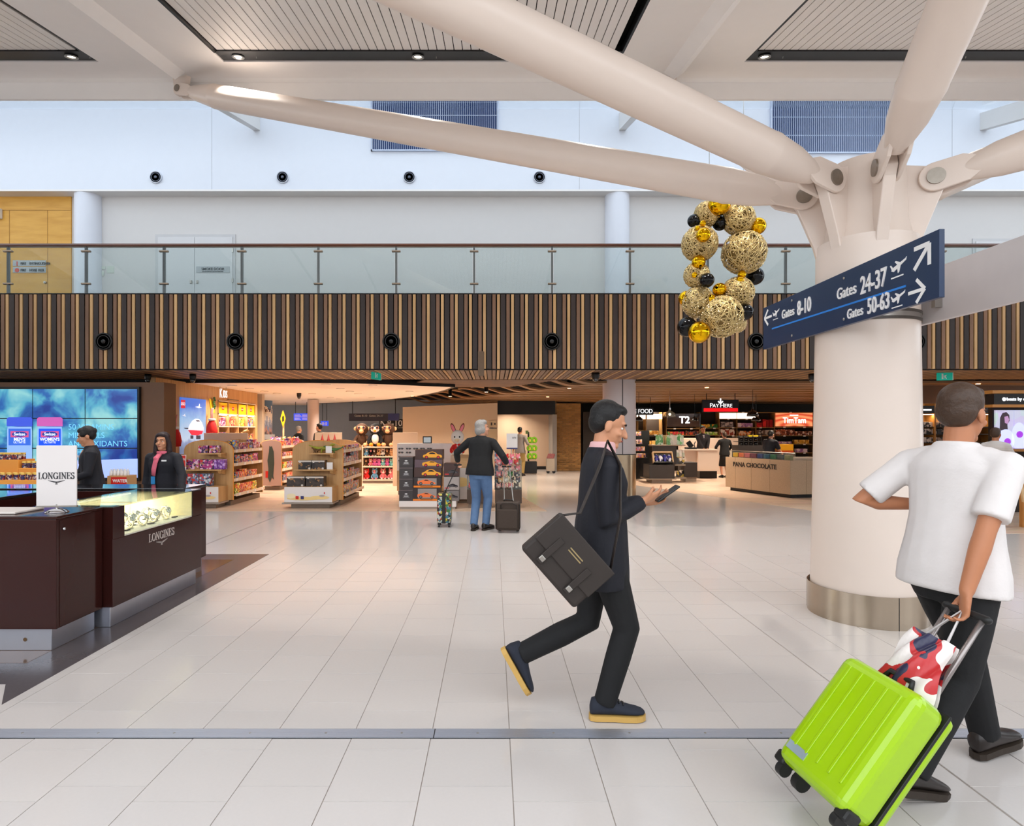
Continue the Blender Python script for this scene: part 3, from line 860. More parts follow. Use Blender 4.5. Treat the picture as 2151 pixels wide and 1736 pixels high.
rnd = random.Random(3)
for (x, y, r, dy) in ((480, 320, 120, .05), (785, 370, 150, 0), (410, 605, 168, 0), (835, 690, 205, 0), (380, 905, 120, .05), (775, 1075, 150, 0), (395, 1165, 150, .08), (620, 1305, 198, -.05), (770, 1370, 85, .1)):
    c = wc(x, y, dy); rr = r / 4.569 / F * WY
    m = MB(); sp = MB()
    for k in range(120):
        ax = Vector((rnd.gauss(0, 1), rnd.gauss(0, 1), rnd.gauss(0, 1))).normalized(); a, b = frame_of(ax)
        hgt = rnd.uniform(-.55, .55) * rr; cr_ = math.sqrt(rr * rr - hgt * hgt); t0 = rnd.uniform(0, 6.28); ln = rnd.uniform(2.2, 5.5)
        pts = [c + ax * hgt + (a * math.cos(t0 + ln * i / 14) + b * math.sin(t0 + ln * i / 14)) * cr_ for i in range(15)]
        m.tube(pts, .0052, 4)
    for k in range(170):
        d_ = Vector((rnd.gauss(0, 1), rnd.gauss(0, 1), rnd.gauss(0, 1))).normalized()
        sp.ell(c + d_ * rr * 1.01, .0115, 5, 3)
    wb_ = m.build('wire_ball', GOLDW, wr, smooth=True)
    stuff(sp.build('sequins', SPARK, wb_))
    MB().ell(c, rr * .8, 20, 12).build('inner_ball', mat('gold_mesh_core', (150, 126, 78), .5, .4, var=.5, scale=40, bump=.6), wb_, smooth=True)
for (x, y, r, dy) in ((600, 225, 105, -.15), (965, 435, 80, -.05), (445, 520, 68, -.3), (440, 410, 30, -.2), (390, 455, 25, -.25), (400, 780, 65, -.1), (360, 905, 28, -.2), (815, 900, 40, -.1), (795, 955, 38, -.15), (600, 1045, 65, -.05), (520, 1135, 45, -.1), (280, 1130, 75, .15), (405, 1455, 103, -.15)):
    MB().ell(wc(x, y, dy), r / 4.569 / F * WY, 28, 18).build('gold_bauble', GOLDB, wr, smooth=True)
for (x, y, r, dy) in ((355, 385, 62, .05), (605, 405, 72, .05), (480, 955, 67, -.2), (940, 915, 85, .15), (848, 1262, 75, -.1), (290, 1405, 95, .05), (860, 260, 40, .1)):
    MB().ell(wc(x, y, dy), r / 4.569 / F * WY, 28, 18).build('black_bauble', BLKB, wr, smooth=True)
for px_, py_ in ((1490, 440), (1562, 440)):
    a = P(px_, py_, WY); MB().cyl(a, (a.x, a.y, 7.725), .004, None, 6).build('cable', STEEL, wr)
# ================================================================ WATCH KIOSK
LACQ = mat('brown_lacquer', (50, 22, 19), .12, var=.04, scale=3, spec=.3)
ALUP = mat('plinth_aluminium', (188, 190, 200), .3, .85, var=.04, scale=20)
KGL = pane('showcase_glass', (244, 248, 244), mixf=.02)
CREAM = mat('showcase_cream', (240, 228, 190), .6, var=.02)
SILV = mat('silver_lettering', (190, 178, 172), .4, .2)

GLY = {'L': (.72, [((.2, 0), (.2, 1), .17), ((.05, .03), (.68, .03), .06), ((.05, .97), (.38, .97), .06), ((.66, 0), (.66, .3), .06)]),
       'I': (.42, [((.21, 0), (.21, 1), .17), ((.05, .03), (.37, .03), .06), ((.05, .97), (.37, .97), .06)]),
       'N': (.95, [((.2, 0), (.2, 1), .08), ((.76, 0), (.76, 1), .08), ((.16, .98), (.8, .02), .17), ((.05, .03), (.36, .03), .06), ((.6, .97), (.92, .97), .06), ((.05, .97), (.24, .97), .06)]),
       'E': (.76, [((.2, 0), (.2, 1), .17), ((.05, .03), (.7, .03), .06), ((.05, .97), (.68, .97), .06), ((.2, .52), (.52, .52), .06), ((.68, 0), (.68, .27), .06), ((.66, 1), (.66, .75), .06), ((.52, .4), (.52, .64), .06)])}


def arc(cx, cy, rx, ry, a0, a1, w0, w1, n=14):
    out = []
    for i in range(n):
        t0 = R_(a0 + (a1 - a0) * i / n); t1 = R_(a0 + (a1 - a0) * (i + 1) / n); tm = (t0 + t1) / 2
        w_ = w1 + (w0 - w1) * abs(math.cos(tm))
        out.append(((cx + rx * math.cos(t0), cy + ry * math.sin(t0)), (cx + rx * math.cos(t1), cy + ry * math.sin(t1)), w_))
    return out


GLY['O'] = (.95, arc(.47, .5, .36, .47, 0, 360, .17, .07, 22))
GLY['G'] = (.98, arc(.47, .5, .36, .47, 50, 318, .17, .07, 18) + [((.8, .05), (.8, .44), .16), ((.62, .44), (.94, .44), .06), ((.76, .7), (.76, .95), .06)])
GLY['S'] = (.68, arc(.34, .74, .22, .22, 20, 250, .1, .08, 12) + arc(.34, .26, .25, .24, 110, -150, .15, .09, 14) + [((.56, .72), (.56, .98), .06), ((.1, .02), (.1, .3), .06)])


def serif_word(word, name, m, parent, o, u, v, w, local=False):
    """slab-serif capitals on the plane o + a*u + b*v (u, v scaled to letter height), raised by w"""
    o, u, v, w = Vector(o), Vector(u), Vector(v), Vector(w)
    x = 0
    for ch in word:
        wd, st = GLY[ch]; mb = MB()
        for k_, (a, b, t) in enumerate(st):
            A, B = Vector((a[0] + x, a[1])), Vector((b[0] + x, b[1])); d = (B - A).normalized(); n = Vector((-d.y, d.x)) * t / 2
            A = A - d * .01; B = B + d * .01
            mb.prism([tuple(A + n), tuple(A - n), tuple(B - n), tuple(B + n)], o, u, v, w * (1 + .06 * k_))
        mb.build(name, m, parent, local=local)
        x += wd
    # winged hourglass emblem below
    mb = MB(); c = x / 2

    def ln(a, b, t=.05):
        A, B = Vector((c + a[0], a[1])), Vector((c + b[0], b[1])); d = (B - A).normalized(); n = Vector((-d.y, d.x)) * t / 2
        mb.prism([tuple(A + n), tuple(A - n), tuple(B - n), tuple(B + n)], o, u, v, w)
    for s_ in (-1, 1):
        ln((0, -.62), (s_ * 1.45, -.22), .06); ln((0, -.42), (s_ * 1.45, -.22), .05); ln((0, -.52), (s_ * .95, -.29), .035)
        ln((s_ * .16, -.78), (s_ * -.1, -.45), .06)
    ln((-.2, -.78), (.2, -.78), .08); ln((-.14, -.42), (.14, -.42), .06)
    mb.build('emblem', m, parent, local=local)
    return x


# front counter
c1 = thing('kiosk_counter', 'dark brown lacquered kiosk counter carrying the white lettered board', 'counter', (-4.0, 4.4, 0))
MB().box(-6.6, -3.12, 4.17, 4.62, .002, .165).build('plinth', ALUP, c1, bevel=.004)
MB().lathe([(.014, 0), (.011, -.004), (0, -.01)], (GX(53, 4.17), 4.168, .08), 14, axis=(0, -1, 0)).build('socket', mat('socket_brown', (90, 66, 40), .5), c1)
MB().box(-6.6, -3.057, 4.13, 4.62, .165, .935).build('body', LACQ, c1, bevel=.004)
MB().box(-6.6, -3.05, 4.125, 4.63, .935, .957).build('worktop', LACQ, c1, bevel=.006)
dr = MB().box(-3.0575, -3.053, 4.16, 4.50, .175, .925).build('door', LACQ, c1, bevel=.002)
MB().lathe([(.012, 0), (.012, .01), (.008, .016), (0, .018)], P(127, 1112, 4.15 * 1.0).xyz * 0 + Vector((-3.053, 4.19, .86)), 14, axis=(1, 0, 0)).build('knob', CHROME, dr, smooth=True)
tag(MB().box(-4.4, -3.42, 4.22, 4.5, .958, .975).build('display_tray', mat('tray_white', (226, 216, 208), .4), None, bevel=.006), 'low white display tray lying on the front kiosk counter', 'tray')
# board on its round foot
bc = Vector((-3.2, 4.33, .957))
bs = thing('board_stand', 'white board with dark lettering standing on a round chrome foot', 'sign', bc, R_(8))
MB().lathe([(.075, 0), (.074, .006), (.05, .022), (.02, .03), (0, .031)], (0, 0, 0), 32).build('foot', CHROME, bs, smooth=True, local=True)
MB().cyl((0, 0, .028), (0, 0, .06), .008, None, 12).build('stem', CHROME, bs, local=True)
MB().box(-.135, .135, -.006, .006, .045, .49).build('board', mat('board_white', (222, 216, 214), .35, var=.01), bs, bevel=.002, local=True)
MB().box(-.137, .137, -.01, .01, .038, .05).build('clip', STEEL, bs, local=True)
serif_word('LONGINES', 'letter', INK, bs, (-.122, -.0065, .245), (.0382, 0, 0), (0, 0, .048), (0, -.002, 0), local=True)
# showcase counter
c2 = thing('showcase_counter', 'dark brown kiosk counter with a lit glass watch showcase', 'counter', (-3.3, 5.3, 0))
X0, X1, Y0, Y1 = -3.62, -2.987, 4.635, 6.04
MB().box(X0, X1 - .04, Y0 + .03, Y1 - .03, .002, .165).build('plinth', ALUP, c2, bevel=.004)
MB().box(X0, X1, Y0, Y1, .165, .70).build('body', LACQ, c2, bevel=.004)
MB().box(X0, X1, Y0, 4.783, .70, .95).build('end_block', LACQ, c2)
MB().box(X0, X1, 5.876, Y1, .70, .95).build('end_block', LACQ, c2)
MB().box(X0, X0 + .02, 4.783, 5.876, .70, .95).build('back_panel', CREAM, c2)
MB().box(X0 + .02, X1 - .012, 4.783, 5.876, .70, .712).build('showcase_floor', mat('showcase_floor_white', (236, 232, 220), .5), c2)
MB().box(X1 - .008, X1, 4.783, 5.876, .712, .95).build('glass_front', KGL, c2)
for yy in (4.784, 5.866): MB().box(X0 + .02, X1 - .012, yy, yy + .009, .712, .949).build('end_lining', CREAM, c2)
MB().box(X0, X1, Y0, Y1, .95, .96).build('glass_top', pane('glass_top_dark', (222, 228, 226), mixf=.04), c2)
MB().box(X0 + .03, X0 + .05, 4.85, 5.82, .93, .945).build('light_strip', glow('showcase_led', (255, 240, 200), 6.0), c2)
area_light('showcase_lamp', (X0 + .12, 5.33, .94), .06, 9.0, (1, .9, .68), sy=1.0)
for zz, yy in ((.72, 4.95), (.72, 5.3), (.72, 5.7)):
    MB().box(X1 - .12, X1 - .09, yy, yy + .06, .712, .724).build('price_plate', BLACK, c2)
ltr = .062
serif_word('LONGINES', 'letter', SILV, c2, (X1 + .0005, 5.115, .585), (0, ltr * 1.02, 0), (0, 0, ltr * 1.12), (.003, 0, 0))
# watches
WST = mat('watch_steel', (214, 210, 200), .15, 1.0)
wt = thing('wristwatch', 'steel wristwatch on a clear C-shaped stand in the lit showcase', 'watch', (0, 0, 0), group='watches in the lit showcase')
band = MB()
pts = [(0, .035 * math.cos(t), .045 + .035 * math.sin(t)) for t in [2 * PI * k / 20 for k in range(21)]]
band.tube(pts, [(.010, .003)] * 21, 6)
band.build('bracelet', WST, wt, smooth=True, local=True)
dN = Vector((0, -.8, .6)).normalized()
MB().lathe([(.018, 0), (.019, .004), (.016, .007), (.0155, .0055)], Vector((0, 0, .045)) + dN * .034, 20, axis=dN).build('case', WST, wt, smooth=True, local=True)
MB().lathe([(.0155, .0055), (0, .0057)], Vector((0, 0, .045)) + dN * .034, 20, axis=dN).build('dial', mat('watch_dial', (236, 232, 224), .3, var=.2, scale=200), wt, local=True)
MB().lathe([(.02, 0), (.02, .008), (0, .008)], (0, 0, 0), 16).build('stand', pane('acrylic', (246, 248, 246), mixf=.03), wt, local=True)
wpos = [(-3.10, 4.86, 0), (-3.2, 4.98, .03), (-3.12, 5.08, 0), (-3.28, 5.12, .05), (-3.1, 5.22, .0), (-3.22, 5.26, .03), (-3.34, 5.3, .06), (-3.1, 5.38, 0), (-3.3, 5.44, .05), (-3.16, 5.5, .02), (-3.1, 5.6, 0), (-3.3, 5.62, .04), (-3.18, 5.72, .0)]
for i, (x, y, z) in enumerate(wpos):
    o = wt if i == 0 else copy_tree(wt)
    place(o, (x, y, .712), R_(75 + 20 * math.sin(i * 2.3)), scale=1.3)
    if z:
        MB().box(-.03, .03, -.03, .03, -.001, .0).build('riser_pad', CREAM, o, local=True)
# rear and side counters
c3 = thing('kiosk_counter', 'dark brown kiosk counter with glass top where two assistants stand', 'counter', (-4.2, 6.35, 0))
MB().box(-5.6, -3.24, 6.12, 6.56, .002, .16).build('plinth', ALUP, c3)
MB().box(-5.6, -3.2, 6.1, 6.58, .16, .93).build('body', LACQ, c3, bevel=.004)
MB().box(-5.6, -3.2, 6.1, 6.58, .93, .958).build('glass_top', mat('dark_glass_top', (36, 34, 34), .05, coat=1.0), c3, bevel=.004)
c4 = thing('kiosk_counter', 'dark brown kiosk counter with blue reflection behind the white lettered board', 'counter', (-5.2, 5.3, 0))
MB().box(-6.6, -4.46, 4.98, 5.86, .002, .16).build('plinth', ALUP, c4)
MB().box(-6.6, -4.42, 4.95, 5.88, .16, .93).build('body', LACQ, c4, bevel=.004)
MB().box(-6.6, -4.42, 4.95, 5.88, .93, .958).build('glass_top', mat('dark_glass_top', (36, 34, 34), .05, coat=1.0), c4, bevel=.004)

# ================================================================ VIDEO WALL
YV = 11.7
vw = thing('video_wall', 'large video wall of tiled screens showing supplement bottles on blue', 'screen', (-8.5, YV, 0))
PORT = mat('portal_brown', (112, 78, 54), .5, var=.05)
xr, xl = GX(341, YV), -13.0
MB().box(xl, xr, YV + .06, YV + .5, 0, GZ(803, YV)).build('portal', PORT, vw)
MB().box(GX(-330, YV), GX(293, YV), YV - .01, YV + .06, GZ(1011, YV), GZ(813, YV)).build('bezel', BLACK, vw)


def screen_mat():
    m, nt, b = _new('video_image'); N = nt.nodes.new; L = nt.links.new
    tc = N('ShaderNodeTexCoord')
    nz = N('ShaderNodeTexNoise'); nz.inputs['Scale'].default_value = 1.5; nz.inputs['Detail'].default_value = 4; nz.inputs['Distortion'].default_value = .5
    L(tc.outputs['Object'], nz.inputs['Vector'])
    cr = N('ShaderNodeValToRGB'); el = cr.color_ramp.elements
    for p, c in ((.36, (22, 58, 146)), (.46, (38, 104, 178)), (.55, (86, 176, 204)), (.66, (150, 216, 218))):
        e = el.new(p); e.color = lin(c)
    el.remove(el[0]); el.remove(el[len(el) - 1])
    L(nz.outputs['Fac'], cr.inputs['Fac']); L(cr.outputs['Color'], b.inputs['Emission Color'])
    b.inputs['Emission Strength'].default_value = .95; b.inputs['Base Color'].default_value = (.01, .01, .02, 1); b.inputs['Roughness'].default_value = .15
    return m


SCR = screen_mat()
cw, rh = 110.0, 62.6
for i in range(-4, 3):
    for j in range(3):
        xa, xb = 180 + (i - 2) * cw + 110, 290 + (i - 2) * cw + 110
        xa, xb = 70 + cw * i, 70 + cw * (i + 1)
        if i == 2: continue
        ya, yb = 817 + rh * j, 817 + rh * (j + 1)
        MB().box(GX(xa + 1.1, YV), GX(xb - 1.1, YV), YV - .02, YV - .011, GZ(yb - 1.1, YV), GZ(ya + 1.1, YV)).build('screen_panel', SCR, vw)


def flat(name, pts, m, Y, parent, th=.002):
    poly = [(GX(x, Y), GZ(y, Y)) for x, y in pts]
    return MB().prism(poly, (0, Y, 0), (1, 0, 0), (0, 0, 1), (0, th, 0)).build(name, m, parent)


def E_(name, c, s=.9): return glow('screen_' + name, c, s)


for cx_, cap, lab, lc, nm in ((41, E_('cap_blue', (52, 76, 190)), "MEN'S", E_('lab_a', (44, 92, 190)), 'left'), (104.5, E_('cap_pink', (176, 78, 152)), "WOMEN'S", E_('lab_b', (14, 72, 214)), 'right')):
    Y = YV - .024
    bt_ = flat('picture_bottle', [(cx_ - 25, 897), (cx_ + 25, 897), (cx_ + 26, 905), (cx_ + 26, 985), (cx_ - 26, 985), (cx_ - 26, 905)], E_('bottle', (126, 160, 226)), Y, vw)
    flat('cap', [(cx_ - 27, 880), (cx_ - 23, 877), (cx_ + 23, 877), (cx_ + 27, 880), (cx_ + 27, 896), (cx_ - 27, 896)], cap, Y - .003, bt_)
    flat('label', [(cx_ - 23, 901), (cx_ + 23, 901), (cx_ + 23, 936), (cx_ - 23, 936)], lc, Y - .003, bt_)
    flat('red_box', [(cx_ - 19, 906), (cx_ + 19, 906), (cx_ + 19, 919), (cx_ - 19, 919)], E_('redbox', (186, 70, 120)), Y - .005, bt_)
    flat('logo_oval', [(cx_ + 16 * math.cos(t), 912.5 + 5.5 * math.sin(t)) for t in [2 * PI * k / 20 for k in range(20)]], E_('oval', (24, 50, 130)), Y - .007, bt_)
    text('lettering', 'Swisse', .085, E_('white', (226, 232, 250)), bt_, P(cx_, 912.5, Y - .01), bold=.015, ext=.001)
    text('lettering', lab, .085, E_('white', (226, 232, 250)), bt_, P(cx_, 923.5, Y - .01), bold=.02, ext=.001)
    text('lettering', 'ULTIVITE', .06, E_('white', (226, 232, 250)), bt_, P(cx_, 930, Y - .01), ext=.001)
for k, tx in enumerate(('50 VITAMINS', 'MINERALS', 'ANTIOXIDANTS', 'HERBS')):
    text('caption', tx, .16, E_('caption', (110, 190, 226), .8), vw, P(143 + (17 if k == 3 else 0), 898 + 17.5 * k, YV - .026), align='LEFT', ext=.001)
pale = E_('pale_strip', (150, 170, 226)); 
flat('picture_floor', [(150, 968), (289, 964), (289, 1004), (150, 1004)], pale, YV - .023, vw)
# supplement display tables in front of the video wall
ORG = mat('orange_display', (236, 158, 66), .45, var=.03)
st = thing('tiered_display', 'tiered orange display stand of supplement jars before the video wall', 'display stand', (-8.4, 9.3, 0))
YO = 9.3
tiers = ((-60, 38, 966, 986, .0), (-60, 110, 985, 1060, -.15), (-60, 84, 1010, 1090, -.35))
T1 = (GX(-140, YO), GX(38, YO), YO, YO + .35, 0, GZ(966, YO))
T2 = (GX(38, YO), GX(112, YO), YO, YO + .35, 0, GZ(984, YO))
T3 = (GX(-140, YO), GX(105, YO - .3), YO - .3, YO - .002, 0, GZ(1009, YO - .3))
for T in (T1, T2, T3): MB().box(*T).build('tier', ORG, st, bevel=.008)
JAR = printed('jar_label', [(70, 40, 90), (150, 50, 40), (60, 40, 70), (210, 190, 180), (40, 60, 110)], 30)
LID = mat('jar_lid_gold', (236, 196, 96), .4); LIDG = mat('jar_lid_green', (150, 176, 96), .4)
jar = thing('supplement_jar', 'gold lidded supplement jar on the orange tiered display', 'jar', (0, 0, 0), group='gold lidded jars on the orange display')
MB().lathe([(.028, 0), (.03, .004), (.03, .075), (.027, .08)], (0, 0, 0), 14).build('bottle', JAR, jar, smooth=False, local=True)
MB().lathe([(.029, .08), (.029, .104), (.025, .108), (0, .108)], (0, 0, 0), 14).build('lid', LID, jar, local=True)
first = True
for (xa, xb, yy, zz, n) in ((T1[0] + .9, T1[1] - .03, YO + .06, T1[5], 10), (T1[0] + .9, T1[1] - .03, YO + .15, T1[5], 10), (T2[0] + .05, T2[1] - .03, YO + .06, T2[5], 7), (T2[0] + .05, T2[1] - .03, YO + .15, T2[5], 7),
                           (T3[0] + .7, T3[1] - .05, YO - .25, T3[5], 14), (T3[0] + .7, T3[1] - .05, YO - .15, T3[5], 14)):
    for k in range(n):
        o = jar if first else copy_tree(jar); first = False
        place(o, (xa + (xb - xa) * k / (n - 1), yy, zz), random.uniform(0, 6))
# water-bottle stand in front of the screens
wsY = 10.4
ws = thing('water_stand', 'timber stand with red WATER banner and rows of white bottles', 'display stand', (GX(242, wsY), wsY, 0))
MB().box(GX(225, wsY), GX(266, wsY), wsY, wsY + .3, 0, GZ(1000, wsY)).build('case', mat('light_oak', (196, 150, 100), .5), ws, bevel=.006)
MB().box(GX(234, wsY), GX(266, wsY), wsY - .012, wsY, GZ(1018, wsY), GZ(1003, wsY)).build('banner', mat('banner_red', (206, 34, 30), .45), ws)
text('lettering', 'WATER', .075, LETTER, ws, P(252, 1011, wsY - .014), bold=.02)
wbt = thing('water_bottle', 'small white capped bottle on the WATER stand', 'bottle', (0, 0, 0), group='white bottles on the water stand')
MB().lathe([(.026, 0), (.028, .01), (.028, .07), (.012, .095), (.012, .1)], (0, 0, 0), 12).build('bottle', mat('bottle_white', (232, 226, 222), .3, var=.12, scale=40), wbt, smooth=True, local=True)
MB().lathe([(.014, .1), (.014, .118), (0, .118)], (0, 0, 0), 10).build('cap', LETTER, wbt, local=True)
k = 0
for j in range(2):
    for i in range(5):
        o = wbt if k == 0 else copy_tree(wbt); k += 1
        place(o, (GX(230, wsY) + .062 * i, wsY + .05 + .07 * j, GZ(1000, wsY)))
# ================================================================ TOY SHOP
OAK = wood('oak_panel', (186, 140, 86), (206, 162, 108), 2.2, (9, 9, .7), .45, .03)
OAKL = wood('oak_light', (206, 170, 124), (222, 188, 144), 2.2, (1, 6, 6), .45, .03)
EDGE = mat('orange_edging', (226, 148, 60), .5)
SHW = mat('shelf_cream', (226, 204, 180), .45, var=.02)
TICK = mat('ticket_white', (232, 226, 222), .5, var=.03)
REDC = mat('ticket_red', (206, 44, 36), .5)
XK = -7.03
kw = struct(MB().box(XK - .12, XK, 12.3, 15.055, 0, ZC).box(XK - .12, XK, 15.055, 17.435, 2.335, ZC).box(XK - .12, XK, 17.435, 17.55, 0, ZC).build('wall_kids', OAK))
for yy in (12.9, 14.55): MB().box(XK, XK + .002, yy - .003, yy + .003, 0, ZC).build('joint', mat('oak_joint', (140, 98, 56), .6), kw)
MB().box(XK - .12, XK, 17.55, 17.6, 0, ZC).build('end_trim', OAK, kw)


def kp(px_, py_, X=XK):
    Y = X * F / (px_ - CX); return Vector((X, Y, GZ(py_, Y)))


def kflat(name, pts, m, X, parent, th=.003):
    q = [kp(x, y, X) for x, y in pts]
    return MB().prism([(p.y, p.z) for p in q], (X, 0, 0), (0, 1, 0), (0, 0, 1), (th, 0, 0)).build(name, m, parent)


KROT = (PI / 2, 0, PI / 2)
# lightbox poster
po = thing('lightbox_poster', 'lit poster of a toy airliner and seagulls on the oak wall', 'poster', kp(403, 934, XK + .04))
a, b = kp(377, 944), kp(429, 838)


def sky_mat():
    m, nt, bs_ = _new('poster_sky'); N = nt.nodes.new; L = nt.links.new
    tc = N('ShaderNodeTexCoord'); sp = N('ShaderNodeSeparateXYZ'); L(tc.outputs['Generated'], sp.inputs[0])
    nz = N('ShaderNodeTexNoise'); nz.inputs['Scale'].default_value = 5; L(tc.outputs['Generated'], nz.inputs['Vector'])
    mm = N('ShaderNodeMath'); mm.operation = 'MULTIPLY_ADD'; mm.inputs[1].default_value = .25; L(nz.outputs['Fac'], mm.inputs[0]); L(sp.outputs['Z'], mm.inputs[2])
    cr = N('ShaderNodeValToRGB'); el = cr.color_ramp.elements
    el[0].position = .2; el[0].color = lin((120, 130, 160)); el[1].position = 1.05; el[1].color = lin((60, 120, 225))
    for p, c in ((.34, (150, 165, 205)), (.4, (206, 220, 242)), (.75, (160, 200, 240))):
        e = el.new(p); e.color = lin(c)
    L(mm.outputs[0], cr.inputs['Fac']); L(cr.outputs['Color'], bs_.inputs['Emission Color']); bs_.inputs['Emission Strength'].default_value = .85
    bs_.inputs['Base Color'].default_value = (.05, .05, .06, 1)
    return m


MB().box(XK + .001, XK + .04, a.y, b.y, 1.02, 2.30).build('lightbox', sky_mat(), po)
XP = XK + .042
PW = glow('poster_white', (226, 224, 236), .8); PR = glow('poster_red', (196, 40, 60), .8); PK = glow('poster_dark', (60, 56, 70), .5)
kflat('airliner_body', [(394, 903), (398, 893), (404, 884), (411, 880), (418, 881), (424, 888), (427, 898), (427, 906)], PW, XP, po)
kflat('airliner_belly', [(395, 904), (427, 904), (424, 912), (415, 915), (402, 914)], PR, XP, po)
kflat('cockpit_window', [(411, 883), (418, 883), (420, 886), (413, 886)], PK, XP + .003, po)
kflat('wing', [(386, 899), (396, 899), (396, 902), (388, 901)], PK, XP, po)
kflat('undercarriage', [(400, 915), (406, 915), (406, 922), (400, 922)], PK, XP, po)
kflat('undercarriage', [(412, 915), (421, 915), (421, 923), (412, 923)], PK, XP, po)
for x, y, s_ in ((417, 855, 7), (387, 873, 4)):
    kflat('seagull', [(x - s_, y), (x, y - 1), (x + s_ * .3, y - s_), (x + s_ * .4, y), (x + s_, y + 2), (x, y + s_ * .4)], PW, XP, po)
kflat('logo_square', [(380, 840), (389, 841), (389, 858), (380, 858)], PR, XP, po)
c = kp(384.5, 849, XP + .004); text('logo_lettering', 'LEGO', .09, PW, po, c, KROT, bold=.02, ext=.001, sx=.8)
# hanging sign
ks = thing('hanging_sign', 'glowing white KIDS letters hanging from the cream ceiling', 'sign', (XK + .22, 15.4, 2.2))
GLW = glow('sign_letters_white', (244, 248, 255), 1.05)
c = kp(465, 827.5, XK + .22)
text('lettering', 'K', .33, GLW, ks, kp(464.2, 827, XK + .22), KROT, bold=.004, ext=.003, sx=.72)
text('lettering', 'IDS', .26, GLW, ks, kp(473, 829.2, XK + .22), KROT, bold=.004, ext=.003, sx=.62)
for px_ in (462, 475):
    q = kp(px_, 818, XK + .22); MB().cyl(q, (q.x, q.y, ZC), .006, None, 6).build('rod', STEEL, ks)
q = kp(469, 836, XK + .22); MB().box(XK + .195, XK + .245, 15.15, 15.75, q.z - .03, q.z - .015).build('tray', BLACK, ks)
# wall shelf unit, let into the oak wall
XU = XK - .28
YA, YB_ = 15.06, 17.43
su = thing('shelf_unit', 'oak shelf unit with four bays on the wall under the KIDS sign', 'shelf', (XU, 16.2, 0))
MB().box(XU + .001, XU + .012, YA, YB_, .1, 2.32).build('back_panel', mat('shelf_back_white', (232, 214, 196), .6), su)
for yy in (YA, YA + .59, YA + 1.18, YA + 1.77, YB_ - .03): MB().box(XU + .012, XU + .3, yy, yy + .03, .1, 2.32).build('upright', OAK, su)
for zz in (2.30, 1.965, 1.64, 1.26, .9, .5, .1): MB().box(XU + .012, XU + .3, YA, YB_, zz, zz + .025).build('shelf', SHW, su)
for i in range(4):
    yy = YA + .06 + .59 * i
    MB().box(XU + .22, XU + .26, yy, yy + .5, 1.945, 1.962).build('light_strip', glow('shelf_led', (255, 236, 205), 7.0), su)
    area_light('shelf_lamp', (XU + .24, yy + .25, 1.94), .04, 1.6, (1, .88, .7), sy=.48)
for i in range(4):
    yy = YA + .04 + .59 * i
    t = thing('brick_box', 'plain yellow toy brick box with small red square on the top shelf', 'box', (XU + .1, yy + .27, 1.99), group='yellow boxes on the top shelf under the KIDS sign')
    MB().box(XU + .03, XU + .27, yy + .01, yy + .53, 1.99, 2.275).build('carton', mat('box_yellow', (246, 190, 24), .4, var=.02), t, bevel=.006)
    MB().box(XU + .2705, XU + .272, yy + .22, yy + .34, 2.09, 2.19).build('red_square', REDC, t)
    text('lettering', 'LEGO', .05, LETTER, t, (XU + .2725, yy + .28, 2.14), KROT, ext=.001)

LEGO_P = printed('toy_print_purple', [(120, 40, 110), (190, 60, 130), (60, 40, 90), (230, 190, 210), (170, 120, 80)], 24)
LEGO_B = printed('toy_print_blue', [(40, 90, 170), (230, 190, 60), (60, 70, 90), (120, 160, 210), (180, 60, 40)], 24)
LEGO_Y = printed('toy_print_yellow', [(240, 190, 30), (246, 210, 60), (200, 60, 40), (120, 160, 60), (250, 236, 170)], 24)
LEGO_R = printed('toy_print_red', [(196, 40, 60), (230, 110, 90), (240, 200, 170), (150, 30, 60), (240, 160, 60)], 24)
LEGO_G = printed('toy_print_grey', [(150, 160, 176), (60, 70, 90), (206, 210, 216), (200, 60, 50), (100, 120, 160)], 24)
PACKS = {}


def pack(mt, size, label, group, loc, rz=0.0, logo=True, name='toy_box', tilt=0.0):
    """carton with printed faces and a small corner logo; copies share the meshes"""
    key = (mt.name, tuple(round(v, 3) for v in size), logo)
    if key not in PACKS:
        b_ = MB().box(-size[0] / 2, size[0] / 2, -size[1] / 2, size[1] / 2, 0, size[2])
        me = b_.mesh('carton'); me.materials.append(mt)
        lm = None
        if logo:
            s_ = min(size[0], size[2]) * .26
            l_ = MB().box(-size[0] / 2 + .01, -size[0] / 2 + .01 + s_, -size[1] / 2 - .0015, -size[1] / 2, size[2] - .01 - s_ * .8, size[2] - .01)
            lm = l_.mesh('corner_logo'); lm.materials.append(REDC)
        PACKS[key] = (me, lm)
    me, lm = PACKS[key]
    t = thing(name, label, 'box', loc, rz, group)
    t.rotation_euler = (tilt, 0, rz)
    o = bpy.data.objects.new('carton', me); COL.objects.link(o); o.parent = t
    bv = o.modifiers.new('bevel', 'BEVEL'); bv.width = .003; bv.segments = 1
    if lm is not None:
        o2 = bpy.data.objects.new('corner_logo', lm); COL.objects.link(o2); o2.parent = t
    return t


rr = random.Random(11)
for zz, lab, hh in ((1.665, 'second shelf', (.2, .27)), (1.285, 'third shelf', (.18, .24))):
    for i in range(4):
        mt = (LEGO_P, LEGO_R, LEGO_Y, LEGO_B)[i]; cn = ('purple', 'pink', 'yellow', 'blue')[i]
        for j in range(2):
            pack(mt, (.23, .09, rr.uniform(*hh) - .01 * j), f'{cn} printed toy box on the {lab} under the KIDS sign', f'{cn} boxes on the {lab}',
                 (XU + .19, YA + .17 + .59 * i + .26 * j, zz), PI / 2)
